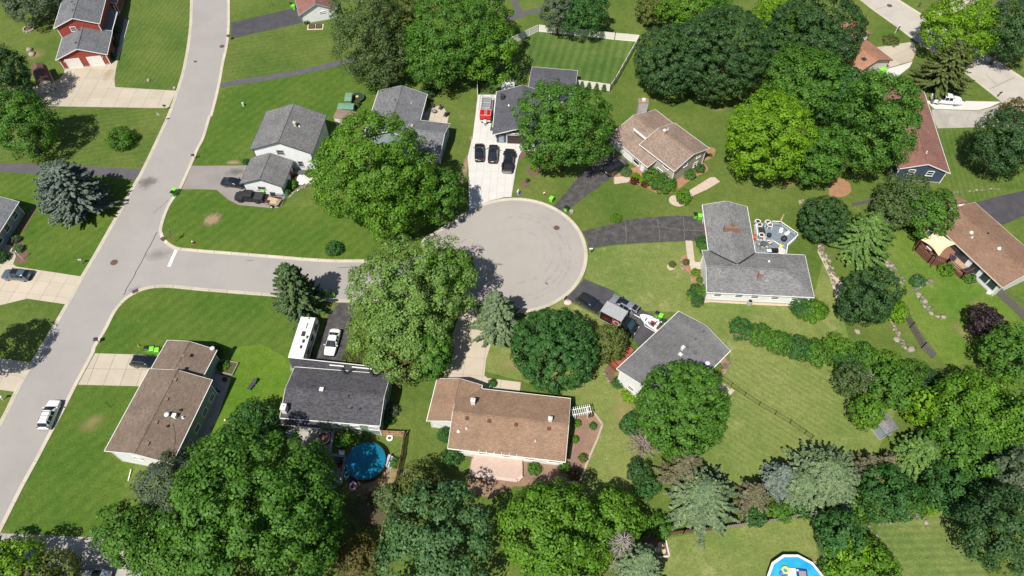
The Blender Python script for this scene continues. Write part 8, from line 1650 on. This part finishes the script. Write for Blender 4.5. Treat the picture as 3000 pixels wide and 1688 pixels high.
# ---- planted shrubs near houses
for u_, rr, hh, mt, lb in (((-30.92,76.45), 1.45, 1.7, LRICH, 'round dark green bush on the side street lawn'), ((28.12,91.79), 2.3, 2.0, LMID, 'widest clipped bush in front of the beige house'), ((26.30,93.53), 1.9, 1.8, LMID, 'clipped bush touching the beige house porch'), ((29.42,91.38), 1.1, 1.3, LBRIGHT, 'bright clipped bush at the front corner of the beige house'), ((21.54,95.09), 1.1, .9, LBLUEG, 'low blue green juniper by the worn driveway'), ((23.18,94.05), .9, .8, LYEL, 'yellow green mound beside the gravel corner'), ((24.45,93.22), .8, .7, LYEL, 'second yellow green mound in the bark bed'), ((22.99,92.91), .9, .7, LRED, 'dark red barberry at the edge of the bark bed'), ((24.87,92.16), .8, .65, LRED, 'second dark red barberry in the bark bed'), ((33.49,94.25), 1.15, 1.5, LMID, 'egg shaped bush at the beige gable wall'), ((35.63,95.92), 1.0, 1.4, LRICH, 'tall egg shaped bush beside the gable window'), ((31.37,88.19), 1.35, 2.6, LBRIGHT, 'upright green shrub in the pink gravel bed'), ((18.76,83.75), 1.0, .9, LBRIGHT, 'low green mound on the lawn above the cracked driveway'), ((38.38,99.77), .4, .4, LRICH, 'tiny green ball in the far bark bed'),
    ((30.78,68.27), .95, 1.0, LRICH, 'upper dark clipped ball by the brick wall'), ((29.88,67.13), .85, .9, LRICH, 'left dark clipped ball by the brick wall'), ((30.66,65.68), 1.15, 1.2, LRICH, 'largest dark clipped ball at the stone strip end'), ((31.89,67.62), 1.2, 1.1, LMID, 'bright bush between the clipped balls and brick wall'), ((29.57,66.41), .5, .5, LYEL, 'yellow mound between the clipped balls'), ((33.40,77.88), 1.3, 1.7, LRICH, 'dark bush beside the front walk'), ((33.53,76.45), 1.0, 1.4, LMID, 'lower bush beside the front walk and wing'), ((31.27,71.61), .8, .8, LBRIGHT, 'bright green plant in the front bed'), ((29.95,73.83), .6, .8, LBROWN, 'brown flowering plants beside the front walk'), ((31.73,70.09), .6, .7, LMID, 'green plant against the brick veneer'), ((27.53,73.31), .6, .8, LOLIVE, 'little shrub alone on the dry front lawn'),
    ((47.54,64.02), 2.0, 2.0, LRICH, 'round bush at the right end of the white wall'), ((49.16,63.63), 2.4, 2.0, LBRIGHT, 'bright bush right of the white wall end'), ((-9.73,41.94), 1.15, 1.9, LRICH, 'round bush at the garage notch of the brown roof'), ((-8.52,38.75), 1.45, 1.7, LRICH, 'larger round bush at the corner of the brown roof'), ((7.46,37.22), .8, .9, LMID, 'green bush at the right corner of the brown roofed wall'), ((3.22,36.98), 1.0, .8, LMID, 'flowering bush below the brown roofed wall'), ((8.89,36.15), 1.0, .9, LBROWN, 'brown bush in the corner of the mulch garden'), ((10.28,38.62), .7, .6, LOLIVE, 'olive mound beside the brick path'), ((11.58,45.51), .6, .8, LBROWN, 'reddish shrub beside the white arbor'), ((9.64,43.96), .6, .8, LBRIGHT, 'bright grass clump below the arbor'), ((9.16,41.44), .6, .7, LBRIGHT, 'bright plant midway along the brick path'), ((11.99,43.58), .6, .6, LMID, 'green plant near the mulch garden edge'), ((-2.94,50.59), .7, .7, LRICH, 'low bush beside the tan front walk'), ((6.36,48.82), 1.0, .8, LRICH, 'low bush along the shaded back eave'),
    ((-25.27,55.09), 1.3, 1.1, LOLIVE, 'yellow olive bush beside the white sedan driveway'), ((-23.39,55.23), 1.3, 1.2, LOLIVE, 'yellow olive bush nearer the pale cottonwood'), ((-24.49,55.95), 1.2, 1.0, LYEL, 'yellow bush at the back of the olive hedge'), ((-18.07,45.90), 1.2, 1.4, LGREYG, 'grey green shrub in the shade of the sage wall'), ((-18.31,44.61), 1.0, 1.1, LMID, 'green shrub at the shaded sage house corner'), ((-23.88,41.69), 1.1, 1.2, LBRIGHT, 'pale green bush below the sage house windows'), ((-21.49,41.32), 1.0, 1.0, LMID, 'green bush between sage wall and blue pool'), ((-24.70,40.82), .9, .9, LRICH, 'dark bush beside the patio retaining wall'), ((-16.80,37.79), .8, 1.0, LMID, 'green bush beside the pale pool steps'),
    ((-87.28,78.78), .8, .9, LGREYG, 'spiky grey grass clump by the left hand house'), ((-85.93,76.63), .9, 1.0, LBLUEG, 'round blue green shrub in the left hand mulch bed'), ((-88.08,74.70), 1.2, 1.5, LRICH, 'shaded bush beside the blue grey house porch'), ((-44.95,53.59), 1.0, .9, LBRIGHT, 'green vegetables in the wooden raised bed'), ((-46.67,56.10), 1.0, 1.4, LRICH, 'dark bush behind the brown roofed garage'), ((-50.93,97.83), .7, .9, LRICH, 'small bush at the corner of the white garage'), ((-41.10,91.79), 1.1, 1.3, LBRIGHT, 'bright weeds beside the white garage wall'), ((-41.70,90.18), .9, 1.1, LMID, 'leafy weeds at the white garage corner'), ((-37.97,94.67), 1.0, 1.2, LMID, 'bush between tarpaulin heap and huge maple'), ((4.06,96.13), .7, .6, LYEL, 'yellow green plant in the teardrop mulch bed'), ((2.88,93.01), .35, .9, LDARK, 'thin dark sapling in the round mulch ring'), ((17.76,48.55), 1.2, .6, LYEL, 'bright weeds along the white wall of the grey roofed house'), ((16.23,50.59), .9, 1.0, LRICH, 'dark bush below the red deck corner'), ((31.83,53.37), .9, .8, LBRIGHT, 'bright plants in the small bark corner bed'), ((73.99,71.94), 1.3, 1.4, LBRIGHT, 'bright bush below the brown deck'), ((77.40,70.43), 1.2, .9, LMID, 'flowering bush at the foot of the deck stairs'), ((68.67,69.93), 1.3, .8, LBLUEG, 'white flowered plants beside the stepping stones'), ((67.89,69.59), .9, .7, LRICH, 'dark plants between the boulder rows'), ((-87.73,134.30), 1.0, 1.2, LDARK, 'dark shrubs along the red house wall'), ((-88.86,139.51), 1.0, 1.1, LMID, 'shrub beside the red house porch post'), ((-87.00,129.82), .9, 1.0, LRICH, 'shrub at the red garage corner'), ((-46.78,142.35), .8, .9, LDARK, 'dark clipped bush against the white gabled wall'), ((-28.97,118.49), 1.0, 1.0, LBRIGHT, 'bright weeds at the back corner of the grey ranch'), ((-31.95,114.26), .9, 1.1, LOLIVE, 'olive shrub beside the low green shed')):
    shrub(*u_, rr, hh, mt, lb, leaf=.15 if rr < 1.2 else .18, lump=.06, group='planted shrubs near the houses')
for k, p in enumerate(((14.62,119.75), (16.02,119.37), (17.59,119.04), (19.11,118.74))):
    conifer(p[0], p[1], 1.7, .5, NGREEN, ('first little conical arborvitae from the left along the short ivory fence', 'second little conical arborvitae from the left along the short ivory fence', 'third little conical arborvitae from the left along the short ivory fence', 'last little conical arborvitae at the right end of the short ivory fence')[k], 'arborvitae', leaf=.16, nb=70, pw=.7)
